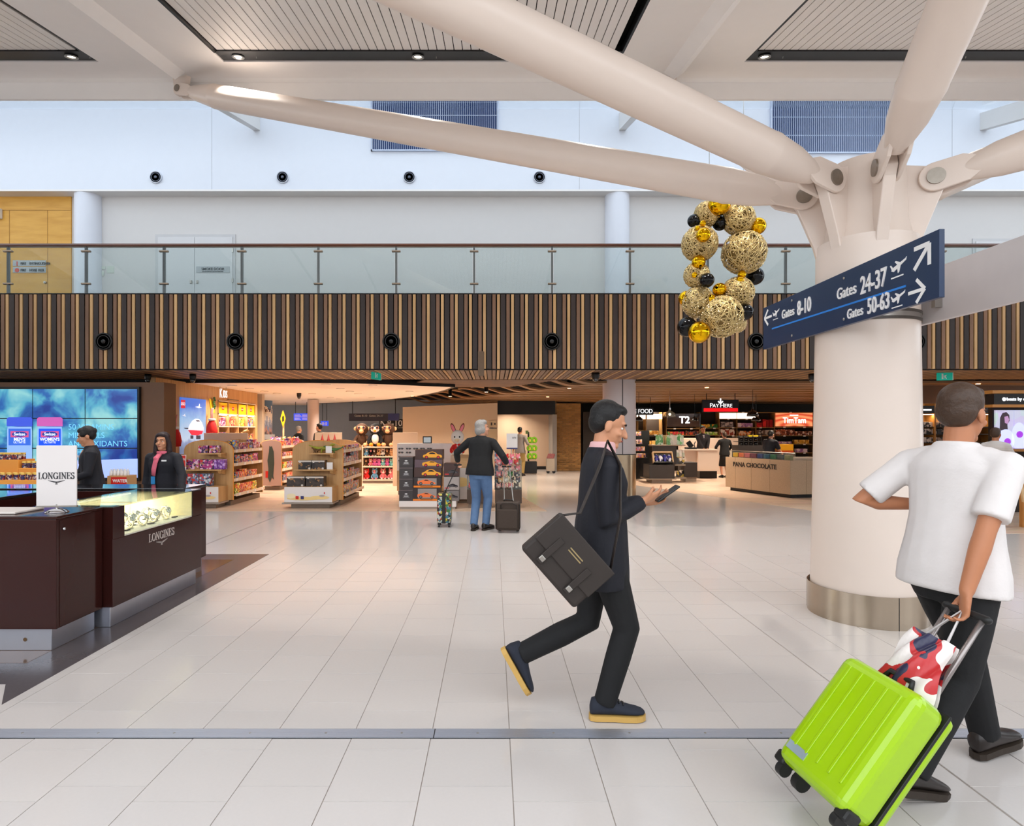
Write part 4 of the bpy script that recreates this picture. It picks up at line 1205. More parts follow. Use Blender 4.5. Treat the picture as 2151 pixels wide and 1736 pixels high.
# ornaments on the oak wall
FELT = mat('felt_red', (206, 30, 26), .8, var=.1); FUR = mat('white_fur', (236, 230, 224), .9, var=.1, bump=.5, scale=60)
for (px_, py_, h_, lab) in ((368, 912, .6, 'red festive figure hung on the oak wall beside the lit poster'), (445, 893, .55, 'red gift sack with candy canes hung on the oak wall')):
    c = kp(px_, py_, XK + .15)
    t = thing('hung_decoration', lab, 'decoration', c)
    MB().lathe([(.0, -.28), (.11, -.27), (.13, -.15), (.10, .02), (.06, .1), (.05, .12)], c, 16).build('sack', FELT, t, smooth=True)
    MB().lathe([(.06, .1), (.085, .115), (.085, .145), (.06, .16)], c, 16).build('fur_trim', FUR, t, smooth=True)
    for k, dx in enumerate((-.03, .035)):
        pts = [c + Vector((0, dx, .12 + .05 * i)) for i in range(5)] + [c + Vector((0, dx + .05 * math.sin(u), .36 + .05 * (1 - math.cos(u)) * 0 + .05 * math.sin(u))) for u in (.6, 1.2, 1.9, 2.6)]
        MB().tube(pts, .016, 8).build('candy_cane', mat('candy_stripe', (230, 140, 130), .4, var=.5, scale=12), t, smooth=True)
c = kp(447, 850, XK + .03)
t = thing('hung_decoration', 'yellow paper star with green sprig pinned on the oak wall', 'decoration', c)
MB().prism([(-.16, .14), (.02, .12), (.16, -.2), (-.02, -.22)], (XK + .004, c.y, c.z), (0, 1, 0), (0, 0, 1), (.01, 0, 0)).build('paper', mat('paper_yellow', (236, 196, 30), .6), t)
for k in range(6):
    MB().ell(c + Vector((.03, .02 + .03 * math.sin(k * 2), .16 - .05 * k)), (.02, .06, .03), 8, 6).build('leaf', mat('sprig_green', (50, 90, 40), .7), t, smooth=True)
c = kp(355, 868, XK + .06)
t = thing('hung_decoration', 'small flying figure in white hung on the oak wall near the portal', 'decoration', c)
MB().ell(c, (.04, .05, .05), 12, 8).build('head', mat('felt_skin', (220, 150, 110), .8), t, smooth=True)
MB().lathe([(.02, -.05), (.05, -.1), (.05, -.25), (.03, -.4), (0, -.42)], c, 12).build('gown', FUR, t, smooth=True)
MB().lathe([(.055, .02), (.03, .08), (.0, .13)], c, 12).build('cap', FELT, t, smooth=True)


# ---------------------------------------------------------------- arched gondolas
def arch(x0, x1, zs, zt, n=16):
    c = (x0 + x1) / 2; w_ = (x1 - x0) / 2
    return [(x0, .12), (x0, zs)] + [(c - w_ * math.cos(PI * k / n), zs + (zt - zs) * math.sin(PI * k / n) ** .8) for k in range(1, n)] + [(x1, zs), (x1, .12)]


def gondola(label, x0, x1, yf, yb, zs, zt, panel, front_box=True, picture=True, side_levels=(.22, .52, .84, 1.12)):
    t = thing('arched_gondola', label, 'gondola', ((x0 + x1) / 2, (yf + yb) / 2, 0))
    MB().box(x0 + .06, x1 - .06, yf + .04, yb - .04, .003, .1).build('plinth', mat('plinth_taupe', (120, 104, 90), .5), t)
    for yy in (yf, yb - .04):
        e = MB().prism(arch(x0, x1, zs, zt), (0, yy, 0), (1, 0, 0), (0, 0, 1), (0, .04, 0)).build('end_panel', panel, t)
    # orange edging strip on the front panel outline
    pl = arch(x0, x1, zs, zt); m = MB()
    for p, q in zip(pl[:-1], pl[1:]):
        m.tube([(p[0], yf + .02, p[1]), (q[0], yf + .02, q[1])], .014, 5)
    m.build('edging', EDGE, t)
    MB().box((x0 + x1) / 2 - .02, (x0 + x1) / 2 + .02, yf + .04, yb - .04, .1, zs - .02).build('spine', OAKL, t)
    for zz in side_levels:
        dp = .0 if zz > .3 else .06
        MB().box((x0 + x1) / 2 + .02, x1 - .015 + dp, yf + .045, yb - .045, zz - .02, zz).build('shelf', SHW, t)
        r = MB().box(x1 - .015 + dp, x1 - .003 + dp, yf + .045, yb - .045, zz - .03, zz + .035).build('price_rail', SHW, t)
        for k in range(4):
            yy = yf + .2 + (yb - yf - .4) * k / 3
            MB().box(x1 - .003 + dp, x1 + .002 + dp, yy - .04, yy + .04, zz - .028, zz + .03).build('price_ticket', TICK, r)
    if front_box:
        bx0, bx1 = x0 - .02, x1 - .1
        MB().box(bx0, bx1, yf - .42, yf, .12, .43).build('front_box', OAK, t, bevel=.004)
        MB().box(bx0 - .04, bx1 + .02, yf - .45, yf, .09, .12).build('base_ledge', mat('base_steel', (160, 150, 140), .4, .5), t)
        MB().box(bx0 + .12, bx1 - .06, yf - .38, yf, .003, .09).build('toe_kick', mat('plinth_taupe', (120, 104, 90), .5), t)
        pc = MB().box(bx0, bx1, yf - .426, yf - .42, .125, .428).build('picture_panel', mat('picture_white', (226, 218, 214), .5, var=.01), t)
        if picture:
            Yp = yf - .4275
            lay = [0]
            def disc(cx_, cz_, rx, rz_, m):
                lay[0] += 1
                MB().prism([(rx * math.cos(u), rz_ * math.sin(u)) for u in [2 * PI * k / 18 for k in range(18)]], (cx_, Yp - .0015 * lay[0], cz_), (1, 0, 0), (0, 0, 1), (0, -.001, 0)).build('picture', m, pc)
            sand = mat('print_sand', (236, 206, 140), .5)
            disc(bx0 + .38, .2, .33, .035, sand); disc(bx1 - .25, .22, .2, .035, sand)
            disc(bx0 + .14, .25, .09, .05, mat('print_cream', (238, 222, 180), .5))
            disc(bx1 - .2, .255, .055, .02, mat('print_gull', (170, 160, 160), .5)); disc(bx1 - .15, .31, .012, .02, REDC)
            for q in (.26, .36):
                MB().box(bx0 + q - .03, bx0 + q + .03, Yp - .012, Yp - .01, .19, .25).build('picture', (REDC if q < .3 else mat('print_navy', (50, 50, 110), .5)), pc)
        for zz in (.62, .95, 1.12)[:2]:
            sx0 = x0 + .12 if zz < .8 else x0 + .42
            MB().box(sx0, x1 - .12, yf - .26, yf, zz + .12, zz + .145).build('end_shelf', OAK, t, bevel=.004)
            MB().prism([(0, 0), (-.24, .0), (-.2, -.06), (0, -.09)], (x1 - .2, yf, zz + .12), (0, 1, 0), (0, 0, 1), (.06, 0, 0)).build('bracket', OAK, t)
    return t


YG = 12.15
G1 = (-6.36, -5.36); G2 = (-4.13, -3.10)
gondola('arched oak gondola beside the lit poster with purple toy boxes', G1[0], G1[1], YG, 13.75, 1.13, 1.35, OAK)
gondola('arched oak gondola with grey toy boxes and toy dinosaurs', G2[0], G2[1], YG, 13.95, 1.13, 1.34, OAK)
MAUVE = mat('mauve_panel', (176, 146, 136), .55, var=.02)
g3 = gondola('mauve-ended gondola with a dark green cut-out figure', -6.02, -5.49, 15.3, 17.2, 1.18, 1.3, MAUVE, front_box=False)
YF3 = 15.298
MB().prism([(GX(566, YF3), GZ(937, YF3)), (GX(569, YF3), GZ(939, YF3)), (GX(571, YF3), GZ(937.5, YF3)), (GX(575, YF3), GZ(950, YF3)), (GX(576, YF3), GZ(975, YF3)), (GX(574, YF3), GZ(1000, YF3)), (GX(575.5, YF3), GZ(1008, YF3)), (GX(571, YF3), GZ(1003, YF3)),
            (GX(567, YF3), GZ(1014, YF3)), (GX(563, YF3), GZ(1004, YF3)), (GX(564, YF3), GZ(985, YF3)), (GX(562, YF3), GZ(968, YF3)), (GX(565, YF3), GZ(950, YF3))], (0, YF3 - .008, 0), (1, 0, 0), (0, 0, 1), (0, .008, 0)).build('cut_out_figure', mat('cutout_green', (64, 74, 66), .5), g3)
MB().box(GX(557, YF3) + .01, GX(564, YF3), YF3 - .004, YF3, GZ(1004, YF3), GZ(990, YF3)).build('cut_out_book', REDC, g3)
# products on gondola ends and sides
for (gx, cn, mt, mt2, mt3, nm) in ((G1, 'purple', LEGO_P, LEGO_P, LEGO_G, 'left arched gondola'),):
    for i, x in enumerate((.42, .64)): pack(mt, (.19, .12, .15), 'dark purple toy box on the top end shelf of the gondola by the poster', 'purple boxes on the top end shelf', (gx[0] + x + .06, YG - .13, 1.096))
    for i, x in enumerate((.26, .56)): pack(mt2, (.29, .12, .2), 'wide purple toy set box on the middle end shelf by the poster', 'purple boxes on the middle end shelf', (gx[0] + x, YG - .13, .766))
    for i in range(4): pack(printed('toy_print_violet', [(110, 50, 140), (140, 80, 170), (200, 160, 220)], 20), (.05, .12, .2), 'slim violet toy box at the end of the middle end shelf', 'slim violet boxes on the middle end shelf', (gx[0] + .74 + .055 * i - .01, YG - .13, .766))
    for i, x in enumerate((.08, .32, .56)): pack(mt3, (.22, .16, .25), 'grey and white toy box on the base of the gondola by the poster', 'grey boxes on the gondola base', (gx[0] + x, YG - .2, .431))
    tk = thing('price_ticket', 'red sale ticket standing on the middle end shelf by the poster', 'ticket', (gx[0] + .13, YG - .28, .75))
    MB().box(gx[0] + .06, gx[0] + .18, YG - .275, YG - .265, .75, 1.06).build('card', TICK, tk); MB().box(gx[0] + .07, gx[0] + .17, YG - .277, YG - .275, .82, 1.05).build('red_print', REDC, tk)
    text('lettering', '10%', .06, LETTER, tk, (gx[0] + .12, YG - .279, .97), ext=.001)
TOOLB = printed('tool_set_print', [(50, 44, 42), (70, 60, 54), (40, 36, 36), (150, 110, 70), (60, 52, 48)], 14)
CASEW = mat('box_frame_white', (206, 196, 186), .5)
for zz, xsb, n, dz in ((.766, (.2, .47), 2, 'middle end shelf'), (.431, (.0, .38), 2, 'base ledge')):
    for x in xsb:
        big = zz < .5
        w_, h_ = (.36, .2) if big else (.26, .18)
        t = pack(TOOLB, (w_, .2, h_), f'dark toy set box with pale frame on the {dz} near the dinosaurs', f'dark framed toy boxes on the {dz}', (G2[0] + x + w_ / 2, YG - .15 - (.1 if big else 0), zz), logo=False)
        MB().box(-w_ / 2, w_ / 2, -.103, -.1, h_ - .03, h_).build('top_band', CASEW, t, local=True)
        for s_ in (-1, 1): MB().lathe([(.022, 0), (.02, .005), (0, .006)], (s_ * w_ * .36, -.1, h_ * (.85 if s_ < 0 else .12)), 12, axis=(0, -1, 0)).build('fastener', CASEW, t, local=True)
for x, zz in ((.86, .766), (.84, 1.096)):
    t = thing('price_ticket', f'white price card standing on the {"middle" if zz < 1 else "upper"} end shelf near the dinosaurs', 'ticket', (G2[0] + x - .04, YG - .2, zz))
    MB().box(G2[0] + x - .1, G2[0] + x + .02, YG - .2, YG - .19, zz, zz + .14).build('card', TICK, t)
# dinosaurs
def dino(label, loc, rz, col, s_):
    t = thing('toy_dinosaur', label, 'toy', loc, rz)
    m_ = mat('dino_' + label.split()[0], col, .5, var=.25, scale=30)
    MB().tube([(-.3, 0, .16), (-.2, 0, .12), (-.1, 0, .09), (0, 0, .09), (.08, 0, .1), (.13, 0, .14), (.17, 0, .17), (.22, 0, .165)], [.006, .018, .035, .045, .038, .022, .026, .01], 10).build('body', m_, t, smooth=True, local=True)
    for x in (-.05, .05):
        for y in (-.025, .025):
            MB().tube([(x, y, .07), (x + .01, y * 1.3, .03), (x, y * 1.3, 0)], [.02, .012, .014], 7).build('leg', m_, t, smooth=True, local=True)
    t.scale = (s_,) * 3
    return t


dino('brown toy dinosaur with raised tail on the upper end shelf', (G2[0] + .52, YG - .13, 1.096), 2.6, (110, 80, 50), .6)
dino('lime toy dinosaur with long tail on the upper end shelf', (G2[0] + .68, YG - .12, 1.096), .2, (150, 150, 40), 1.0)
dino('green toy dinosaur beside the white price card', (G2[0] + .86, YG - .15, 1.096), 3.3, (70, 110, 50), .8)
# side shelf stock
side = {1: [(.22, LEGO_Y, LEGO_R, (.2, .22)), (.52, LEGO_B, LEGO_R, (.16, .2)), (.84, LEGO_B, LEGO_P, (.17, .2)), (1.12, LEGO_B, LEGO_P, (.17, .23))],
        2: [(.22, LEGO_B, LEGO_B, (.2, .26)), (.52, LEGO_G, LEGO_B, (.16, .22)), (.84, LEGO_G, LEGO_G, (.16, .24)), (1.12, LEGO_P, LEGO_B, (.08, .12))],
        3: [(.22, LEGO_G, LEGO_R, (.16, .2)), (.52, LEGO_Y, LEGO_G, (.16, .2)), (.84, LEGO_P, LEGO_R, (.14, .18)), (1.12, LEGO_R, LEGO_P, (.16, .22))]}
for gi, (gx1, ya, yb, nm) in ((1, (G1[1], YG + .08, 13.65, 'gondola by the poster')), (2, (G2[1], YG + .08, 13.85, 'gondola with the dinosaurs')), (3, (-5.49, 15.4, 17.1, 'mauve-ended gondola'))):
    for li, (zz, ma, mb_, hh) in enumerate(side[gi]):
        y = ya + .1; k = 0; lv = ('bottom', 'second', 'third', 'top')[li]
        while y < yb - .1:
            w_ = rr.choice((.18, .24, .3))
            if y + w_ > yb: break
            mt = ma if k % 3 == 0 else mb_
            pack(mt, (w_ - .015, .14, rr.choice((hh[0], hh[1]))), f'printed toy box on the {lv} side shelf of the {nm}', f'boxes on the {lv} side shelf of the {nm}', (gx1 - .1, y + w_ / 2, zz), PI / 2)
            y += w_; k += 1
# header panels standing above the rear gondolas
for a in ((428, 520, 910, 928, 14.2, 'cream header panel rising behind the gondola by the poster'), (661, 718, 909, 935, 15.5, 'cream header panel behind the three red toy rockets'), (825, 877, 909, 932, 16.5, 'cream peg panel hung with trinkets behind the sunglasses')):
    o = MB().box(GX(a[0], a[4]), GX(a[1], a[4]), a[4], a[4] + .04, 0, GZ(a[2], a[4])).build('header_panel', mat('header_cream', (206, 184, 158), .55, var=.03), None, bevel=.004)
    tag(o, a[5], 'panel')
for i in range(3):
    c = P(677 + 13 * i, 930, 15.3)
    t = thing('toy_rocket', 'red and gold pointed toy rocket before the cream header panel', 'toy', (c.x, c.y, c.z - .02), group='toy rockets before the cream panel')
    MB().lathe([(.07, -.35), (.075, -.15), (.065, .0), (.03, .1), (0, .24)], c, 12).build('body', mat('rocket_red', (150, 40, 36), .4, var=.4, scale=14), t, smooth=True)
    MB().lathe([(.078, -.2), (.08, -.17), (.078, -.14)], c, 12).build('band', mat('rocket_gold', (190, 150, 60), .4, .3), t, smooth=True)
    if i == 0:
        tag(MB().box(GX(662, 15.25), GX(716, 15.25), 15.12, 15.47, 0, c.z - .35).build('display_table', OAKL, None, bevel=.006), 'oak table carrying three red toy rockets', 'table')
# picture-book rack
bk = thing('book_rack', 'oak rack of picture books behind the mauve-ended gondola', 'rack', P(600, 1010, 17.4))
MB().box(GX(566, 17.4), GX(630, 17.4), 17.4, 17.9, 0, GZ(936, 17.4)).build('case', OAKL, bk)
for i, (px_, mt, lab) in enumerate(((572, LEGO_P, 'pink'), (580, LEGO_P, 'pink'), (588, LEGO_P, 'pink'), (597, LEGO_Y, 'olive'), (608, mat('book_tan', (176, 120, 66), .6), 'tan'), (617, LEGO_Y, 'yellow'), (624, LEGO_G, 'grey'))):
    q = P(px_, 936, 17.55)
    t = thing('picture_book', f'{lab} picture book leaning in the oak book rack', 'book', q, group=f'{lab} picture books in the oak rack')
    MB().obox(q + Vector((0, .04, .13)), (.09, .02, .26), Matrix.Rotation(R_(-16), 3, 'X') @ Matrix.Rotation(R_(-14), 3, 'Y')).build('cover', mt, t)
    MB().obox(q + Vector((0, .055, .13)), (.08, .012, .24), Matrix.Rotation(R_(-16), 3, 'X') @ Matrix.Rotation(R_(-14), 3, 'Y')).build('pages', TICK, t)
# curved city banner
by = 18.6
bn = thing('curved_banner', 'curved banner with city skyline and brown lettering beside the oak wall', 'banner', P(555, 1000, by))
c = P(555, 904, by); rB = .26


def city_mat():
    m, nt, bs_ = _new('city_banner'); N = nt.nodes.new; L = nt.links.new
    tc = N('ShaderNodeTexCoord'); sp = N('ShaderNodeSeparateXYZ'); L(tc.outputs['Generated'], sp.inputs[0])
    vo = N('ShaderNodeTexVoronoi'); vo.inputs['Scale'].default_value = 9; mp = N('ShaderNodeMapping'); mp.inputs['Scale'].default_value = (1, 1, .3); L(tc.outputs['Generated'], mp.inputs[0]); L(mp.outputs[0], vo.inputs['Vector'])
    s2_ = N('ShaderNodeSeparateColor'); L(vo.outputs['Color'], s2_.inputs[0])
    mm = N('ShaderNodeMath'); mm.operation = 'MULTIPLY_ADD'; mm.inputs[1].default_value = .22; L(s2_.outputs['Red'], mm.inputs[0]); L(sp.outputs['Z'], mm.inputs[2])
    cr = N('ShaderNodeValToRGB'); cr.color_ramp.interpolation = 'CONSTANT'; el = cr.color_ramp.elements
    el[0].color = lin((70, 60, 60)); el[1].position = .85; el[1].color = lin((70, 100, 130))
    for p, q in ((.2, (150, 110, 100)), (.32, (110, 120, 140)), (.45, (150, 156, 170)), (.58, (214, 206, 196))):
        e = el.new(p); e.color = lin(q)
    L(mm.outputs[0], cr.inputs[0]); L(cr.outputs[0], bs_.inputs['Base Color']); bs_.inputs['Roughness'].default_value = .4
    return m


MB().lathe([(rB, GZ(916, by)), (rB, GZ(842, by))], (c.x, c.y, 0), 24, a0=PI, a1=2 * PI).build('banner', city_mat(), bn, smooth=True)
MB().lathe([(rB + .04, 0), (rB + .04, GZ(922, by) - .02), (rB + .06, GZ(922, by) - .02), (rB + .06, GZ(913, by)), (0, GZ(913, by))], (c.x, c.y, 0), 28).build('base', mat('banner_base', (150, 150, 150), .4), bn, auto=True)
ov = MB(); pl = []
for k in range(24):
    u = 2 * PI * k / 24; th = 1.5 * PI - .25 + 1.0 * math.cos(u); pl.append((c.x + (rB + .006) * math.cos(th), c.y + (rB + .006) * math.sin(th), GZ(862, by) + .17 * math.sin(u)))
ov.add(pl + [Vector(p) * 1 - Vector((0, .004, 0)) for p in pl], [tuple(range(24)), tuple(reversed(range(24, 48)))] + [(i, (i + 1) % 24, 24 + (i + 1) % 24, 24 + i) for i in range(24)])
ov.build('logo_oval', mat('logo_cream', (240, 222, 200), .5), bn)
text('lettering', "m&m's", .17, mat('logo_brown', (96, 44, 26), .5), bn, P(553, 862, by - rB - .03), bold=.02, ext=.004)
# yellow diamond sign on a post
q = P(595, 880, 18.0)
t = thing('diamond_sign', 'yellow diamond road-style sign on an oak post', 'sign', (q.x, q.y, 0))
MB().box(q.x - .02, q.x + .02, q.y, q.y + .04, 0, q.z).build('post', OAKL, t)
MB().prism([(0, -.2), (.07, 0), (0, .2), (-.07, 0)], (q.x, q.y - .03, q.z), (1, .4, 0), (0, 0, 1.3), (0, .03, 0)).build('plate', mat('road_yellow', (236, 176, 20), .4), t)
MB().prism([(-.02, -.08), (.03, -.06), (.03, .05), (0, .09), (-.02, .03)], (q.x + .0, q.y - .036, q.z), (1, .4, 0), (0, 0, 1.2), (0, .004, 0)).build('symbol', BLACK, t)


# ---------------------------------------------------------------- plush toys
def plush(label, loc, rz, body, face, s_=1.0, kind='bear', group=None, belly=None, accent=None, nm='plush_toy'):
    t = thing(nm, label, 'plush toy', loc, rz, group); t.scale = (s_,) * 3
    MB().ell((0, 0, .15), (.105, .09, .15), 14, 10).build('body', body, t, smooth=True, local=True)
    MB().ell((0, -.01, .37), (.135, .12, .125), 16, 12).build('head', body, t, smooth=True, local=True)
    if belly: MB().ell((0, -.045, .16), (.08, .06, .115), 12, 8).build('belly', belly, t, smooth=True, local=True)
    if kind == 'penguin':
        MB().ell((0, -.055, .365), (.105, .085, .085), 12, 8).build('face', face, t, smooth=True, local=True)
        MB().tube([(0, -.12, .34), (0, -.175, .325)], [.035, .008], 8).build('beak', accent, t, smooth=True, local=True)
    else:
        MB().ell((0, -.07, .385), (.09, .065, .07), 12, 8).build('face', face, t, smooth=True, local=True)
        MB().ell((0, -.115, .325), (.05, .05, .045), 12, 8).build('muzzle', face, t, smooth=True, local=True)
        for x in (-1, 1):
            MB().ell((x * (.135 if kind == 'monkey' else .085), 0, .38 if kind == 'monkey' else .485), (.035, .02, .042), 10, 6).build('ear', body if kind != 'monkey' else face, t, smooth=True, local=True)
    ey = mat('plush_eye', (30, 20, 40), .1, coat=1); eyr = mat('plush_eye_ring', (206, 140, 110) if kind == 'monkey' else (90, 130, 160), .3)
    for x in (-1, 1):
        e = MB().ell((x * .05, -.128, .40), (.036, .016, .038), 12, 8).build('eye', eyr, t, smooth=True, local=True)
        MB().ell((x * .05, -.139, .40), (.024, .01, .027), 10, 8).build('pupil', ey, e, smooth=True, local=True)
        MB().tube([(x * .09, -.02, .22), (x * .14, -.06, .14), (x * .13, -.1, .09)], [.035, .035, .04], 9, round_caps=True).build('arm', body, t, smooth=True, local=True)
        MB().ell((x * .08, -.1, .045), (.045, .07, .04), 10, 8).build('foot', accent or face, t, smooth=True, local=True)
        if kind == 'monkey': MB().ell((x * .13, -.11, .085), (.035, .03, .045), 10, 6).build('hand', face, t, smooth=True, local=True)
    return t


BRF = mat('fur_brown', (74, 46, 26), .85, var=.3, scale=40, bump=.6); TAN = mat('fur_tan', (226, 176, 124), .8, var=.1, bump=.3, scale=50)
BKF = mat('fur_black', (20, 20, 24), .85, var=.3, scale=40, bump=.4); WHF = mat('fur_white', (238, 230, 220), .85, var=.05, bump=.3, scale=50)
ORB = mat('plush_orange', (240, 150, 30), .6); BLF = mat('plush_blue', (110, 170, 210), .7)
YP_ = 17.3
ps = thing('plush_shelf', 'cream open shelf unit filled with plush toys', 'shelf', (GX(793, YP_), YP_ + .2, 0))
xa, xb = GX(762, YP_), GX(826, YP_)
for x in (xa - .03, xb): MB().box(x, x + .03, YP_, YP_ + .45, .003, GZ(935, YP_)).build('upright', SHW, ps)
MB().box(xa, xb, YP_ + .43, YP_ + .45, .1, GZ(935, YP_)).build('back_panel', mat('shelf_back_brown', (110, 80, 60), .6), ps)
zsh = [GZ(y, YP_) for y in (1008, 980, 959, 939)]
for z in zsh: MB().box(xa, xb, YP_ - .02, YP_ + .44, z - .03, z).build('shelf', SHW, ps)
MB().box(xa, xb, YP_, YP_ + .43, .003, zsh[0] - .03).build('kick', mat('plinth_taupe', (120, 104, 90), .5), ps)
plush('big brown plush monkey sitting left of the plush penguin', (GX(758, YP_), YP_ + .15, zsh[3]), .1, BRF, TAN, 1.4, 'monkey', nm='plush_monkey')
plush('big black and white plush penguin sitting between two monkeys', (GX(787, YP_), YP_ + .15, zsh[3]), .05, BKF, WHF, 1.4, 'penguin', belly=WHF, accent=ORB, nm='plush_penguin')
plush('big brown plush monkey sitting right of the plush penguin', (GX(815, YP_), YP_ + .15, zsh[3]), -.1, BRF, TAN, 1.4, 'monkey', nm='plush_monkey')
PINKF = mat('fur_pink', (236, 130, 140), .8, var=.1); HOTP = mat('fur_hot_pink', (226, 110, 180), .8, var=.1); AQUA = mat('fur_aqua', (130, 206, 206), .8, var=.1); REDF = mat('fur_red', (214, 40, 36), .8, var=.1)
rows = [(zsh[2], .43, [(BLF, WHF), (BKF, PINKF), (BRF, WHF), (TAN, BRF), (WHF, BKF), (BRF, TAN), (TAN, TAN)], 'upper'),
        (zsh[1], .43, [(BRF, TAN), (PINKF, WHF), (HOTP, PINKF), (HOTP, HOTP), (AQUA, WHF), (HOTP, PINKF), (AQUA, AQUA)], 'middle'),
        (zsh[0], .62, [(REDF, PINKF), (BLF, PINKF), (PINKF, WHF), (PINKF, WHF)], 'lower')]
names = {BLF.name: 'blue', BKF.name: 'black', BRF.name: 'brown', TAN.name: 'tan', WHF.name: 'white', PINKF.name: 'pink', HOTP.name: 'bright pink', AQUA.name: 'aqua', REDF.name: 'red'}
for z, s_, cols, lv in rows:
    n = len(cols)
    for i, (b_, f_) in enumerate(cols):
        plush(f'small {names[b_.name]} plush toy with {names[f_.name]} face on the {lv} plush shelf', (xa + .08 + (xb - xa - .16) * i / (n - 1), YP_ + .15, z), rr.uniform(-.3, .3), b_, f_, s_, 'bear', group=f'plush toys on the {lv} plush shelf')
# rabbit mascot-size plush in a red coat, generic
RY = 13.6
rb = plush('tall white plush rabbit in a red coat behind the standing man', (GX(961, RY), RY, GZ(957, RY)), 0, REDF, WHF, 1.0, 'bear', nm='plush_rabbit')
for ch in list(rb.children):
    if ch.name.split('.')[0] in ('head', 'face', 'ear', 'muzzle', 'eye'):
        for g in list(ch.children): bpy.data.objects.remove(g)
        bpy.data.objects.remove(ch)
MB().ell((0, -.01, .42), (.15, .13, .165), 18, 14).build('head', WHF, rb, smooth=True, local=True)
MB().ell((0, -.09, .36), (.07, .06, .05), 12, 8).build('muzzle', mat('fur_cream', (240, 214, 176), .8), rb, smooth=True, local=True)
for x in (-1, 1):
    MB().ell((x * .055, -.125, .425), (.018, .012, .022), 10, 8).build('eye', BLACK, rb, smooth=True, local=True)
    e = MB().ell((x * .1, 0, .63), (.045, .022, .12), 12, 8, Matrix.Rotation(R_(22 * x), 3, 'Y')).build('ear', mat('ear_brown', (110, 60, 40), .8), rb, smooth=True, local=True)
    MB().ell((x * .098, -.015, .62), (.034, .016, .1), 12, 8, Matrix.Rotation(R_(22 * x), 3, 'Y')).build('inner_ear', PINKF, e, smooth=True, local=True)
for z in (.27, .22): MB().ell((0, -.1, z), .018, 8, 6).build('button', LETTER, rb, smooth=True, local=True)
tag(MB().box(GX(948, RY), GX(1000, RY), RY - .25, RY + .3, 0, GZ(957, RY)).build('display_table', SHW, None, bevel=.006), 'cream display table under the red-coated plush rabbit', 'table')
cd = thing('card_rack', 'cream sloping card rack in front of the red-coated plush rabbit', 'rack', P(975, 1040, 12.6))
MB().box(GX(955, 12.6), GX(1000, 12.6), 12.6, 13.0, .08, GZ(984, 12.6)).build('case', mat('picture_white', (226, 218, 214), .5), cd, bevel=.005)
MB().hexa([(GX(955, 12.6), 12.6, GZ(984, 12.6)), (GX(1000, 12.6), 12.6, GZ(984, 12.6)), (GX(1000, 12.6), 13.0, GZ(984, 12.6)), (GX(955, 12.6), 13.0, GZ(984, 12.6)),
           (GX(955, 12.6), 12.6, GZ(980, 12.6)), (GX(1000, 12.6), 12.6, GZ(980, 12.6)), (GX(1000, 12.6), 13.0, GZ(957, 12.6)), (GX(955, 12.6), 13.0, GZ(957, 12.6))]).build('sloping_top', OAKL, cd)
MB().prism([(.16 * math.cos(u), .1 * math.sin(u)) for u in [2 * PI * k / 18 for k in range(18)]], (GX(970, 12.6), 12.598, .45), (1, 0, 0), (0, 0, 1), (0, -.002, 0)).build('picture', mat('print_sand', (236, 206, 140), .5), cd)
MB().box(GX(957, 12.6), GX(999, 12.6), 12.63, 12.97, .003, .08).build('plinth', mat('plinth_taupe', (120, 104, 90), .5), cd)

# sunglasses stand
SY = 14.2
sg = thing('sunglasses_stand', 'white display case with rows of sunglasses and a mirror', 'display stand', P(890, 1030, SY))
MB().box(GX(834, SY), GX(948, SY), SY, SY + .5, GZ(989, SY), GZ(932, SY)).build('case', mat('gloss_white', (236, 230, 228), .3), sg, bevel=.006)
MB().box(GX(834, SY), GX(948, SY), SY - .02, SY + .5, .1, GZ(989, SY)).build('base', OAKL, sg)
MB().box(GX(836, SY), GX(946, SY), SY + .02, SY + .46, .003, .1).build('plinth', mat('plinth_taupe', (120, 104, 90), .5), sg)
SGL = mat('lens_dark', (30, 30, 34), .15, coat=1)
gl = thing('sunglasses', 'pair of sunglasses on the white display case', 'sunglasses', (0, 0, 0), group='sunglasses on the white display case')
for x in (-.032, .032): MB().ell((x, 0, 0), (.028, .006, .022), 12, 8).build('lens', SGL, gl, smooth=True, local=True)
MB().tube([(-.06, 0, .01), (0, -.002, .012), (.06, 0, .01)], .004, 6).build('bridge', SGL, gl, local=True)
for x in (-.06, .06): MB().tube([(x, 0, .01), (x, .02, .005), (x * .95, .024, 0)], .003, 5).build('temple', SGL, gl, local=True)
k = 0
for py_ in (943, 951, 960, 968):
    for px_ in (842, 858, 873, 887, 902):
        if py_ > 946 and px_ > 865: continue
        o = gl if k == 0 else copy_tree(gl); k += 1
        p_ = P(px_, py_, SY - .026); place(o, p_)
mr_ = thing('mirror', 'small upright framed mirror standing on the sunglasses case', 'mirror', P(897, 932, SY + .1))
MB().box(GX(888, SY + .1), GX(907, SY + .1), SY + .1, SY + .13, GZ(942, SY + .1) + .115, GZ(917, SY + .1)).build('frame', BLACK, mr_, bevel=.004)
MB().box(GX(890, SY + .1), GX(905, SY + .1), SY + .096, SY + .1, GZ(940, SY + .1) + .115, GZ(919, SY + .1)).build('glass', mat('mirror_glass', (200, 205, 205), .05, 1.0), mr_)
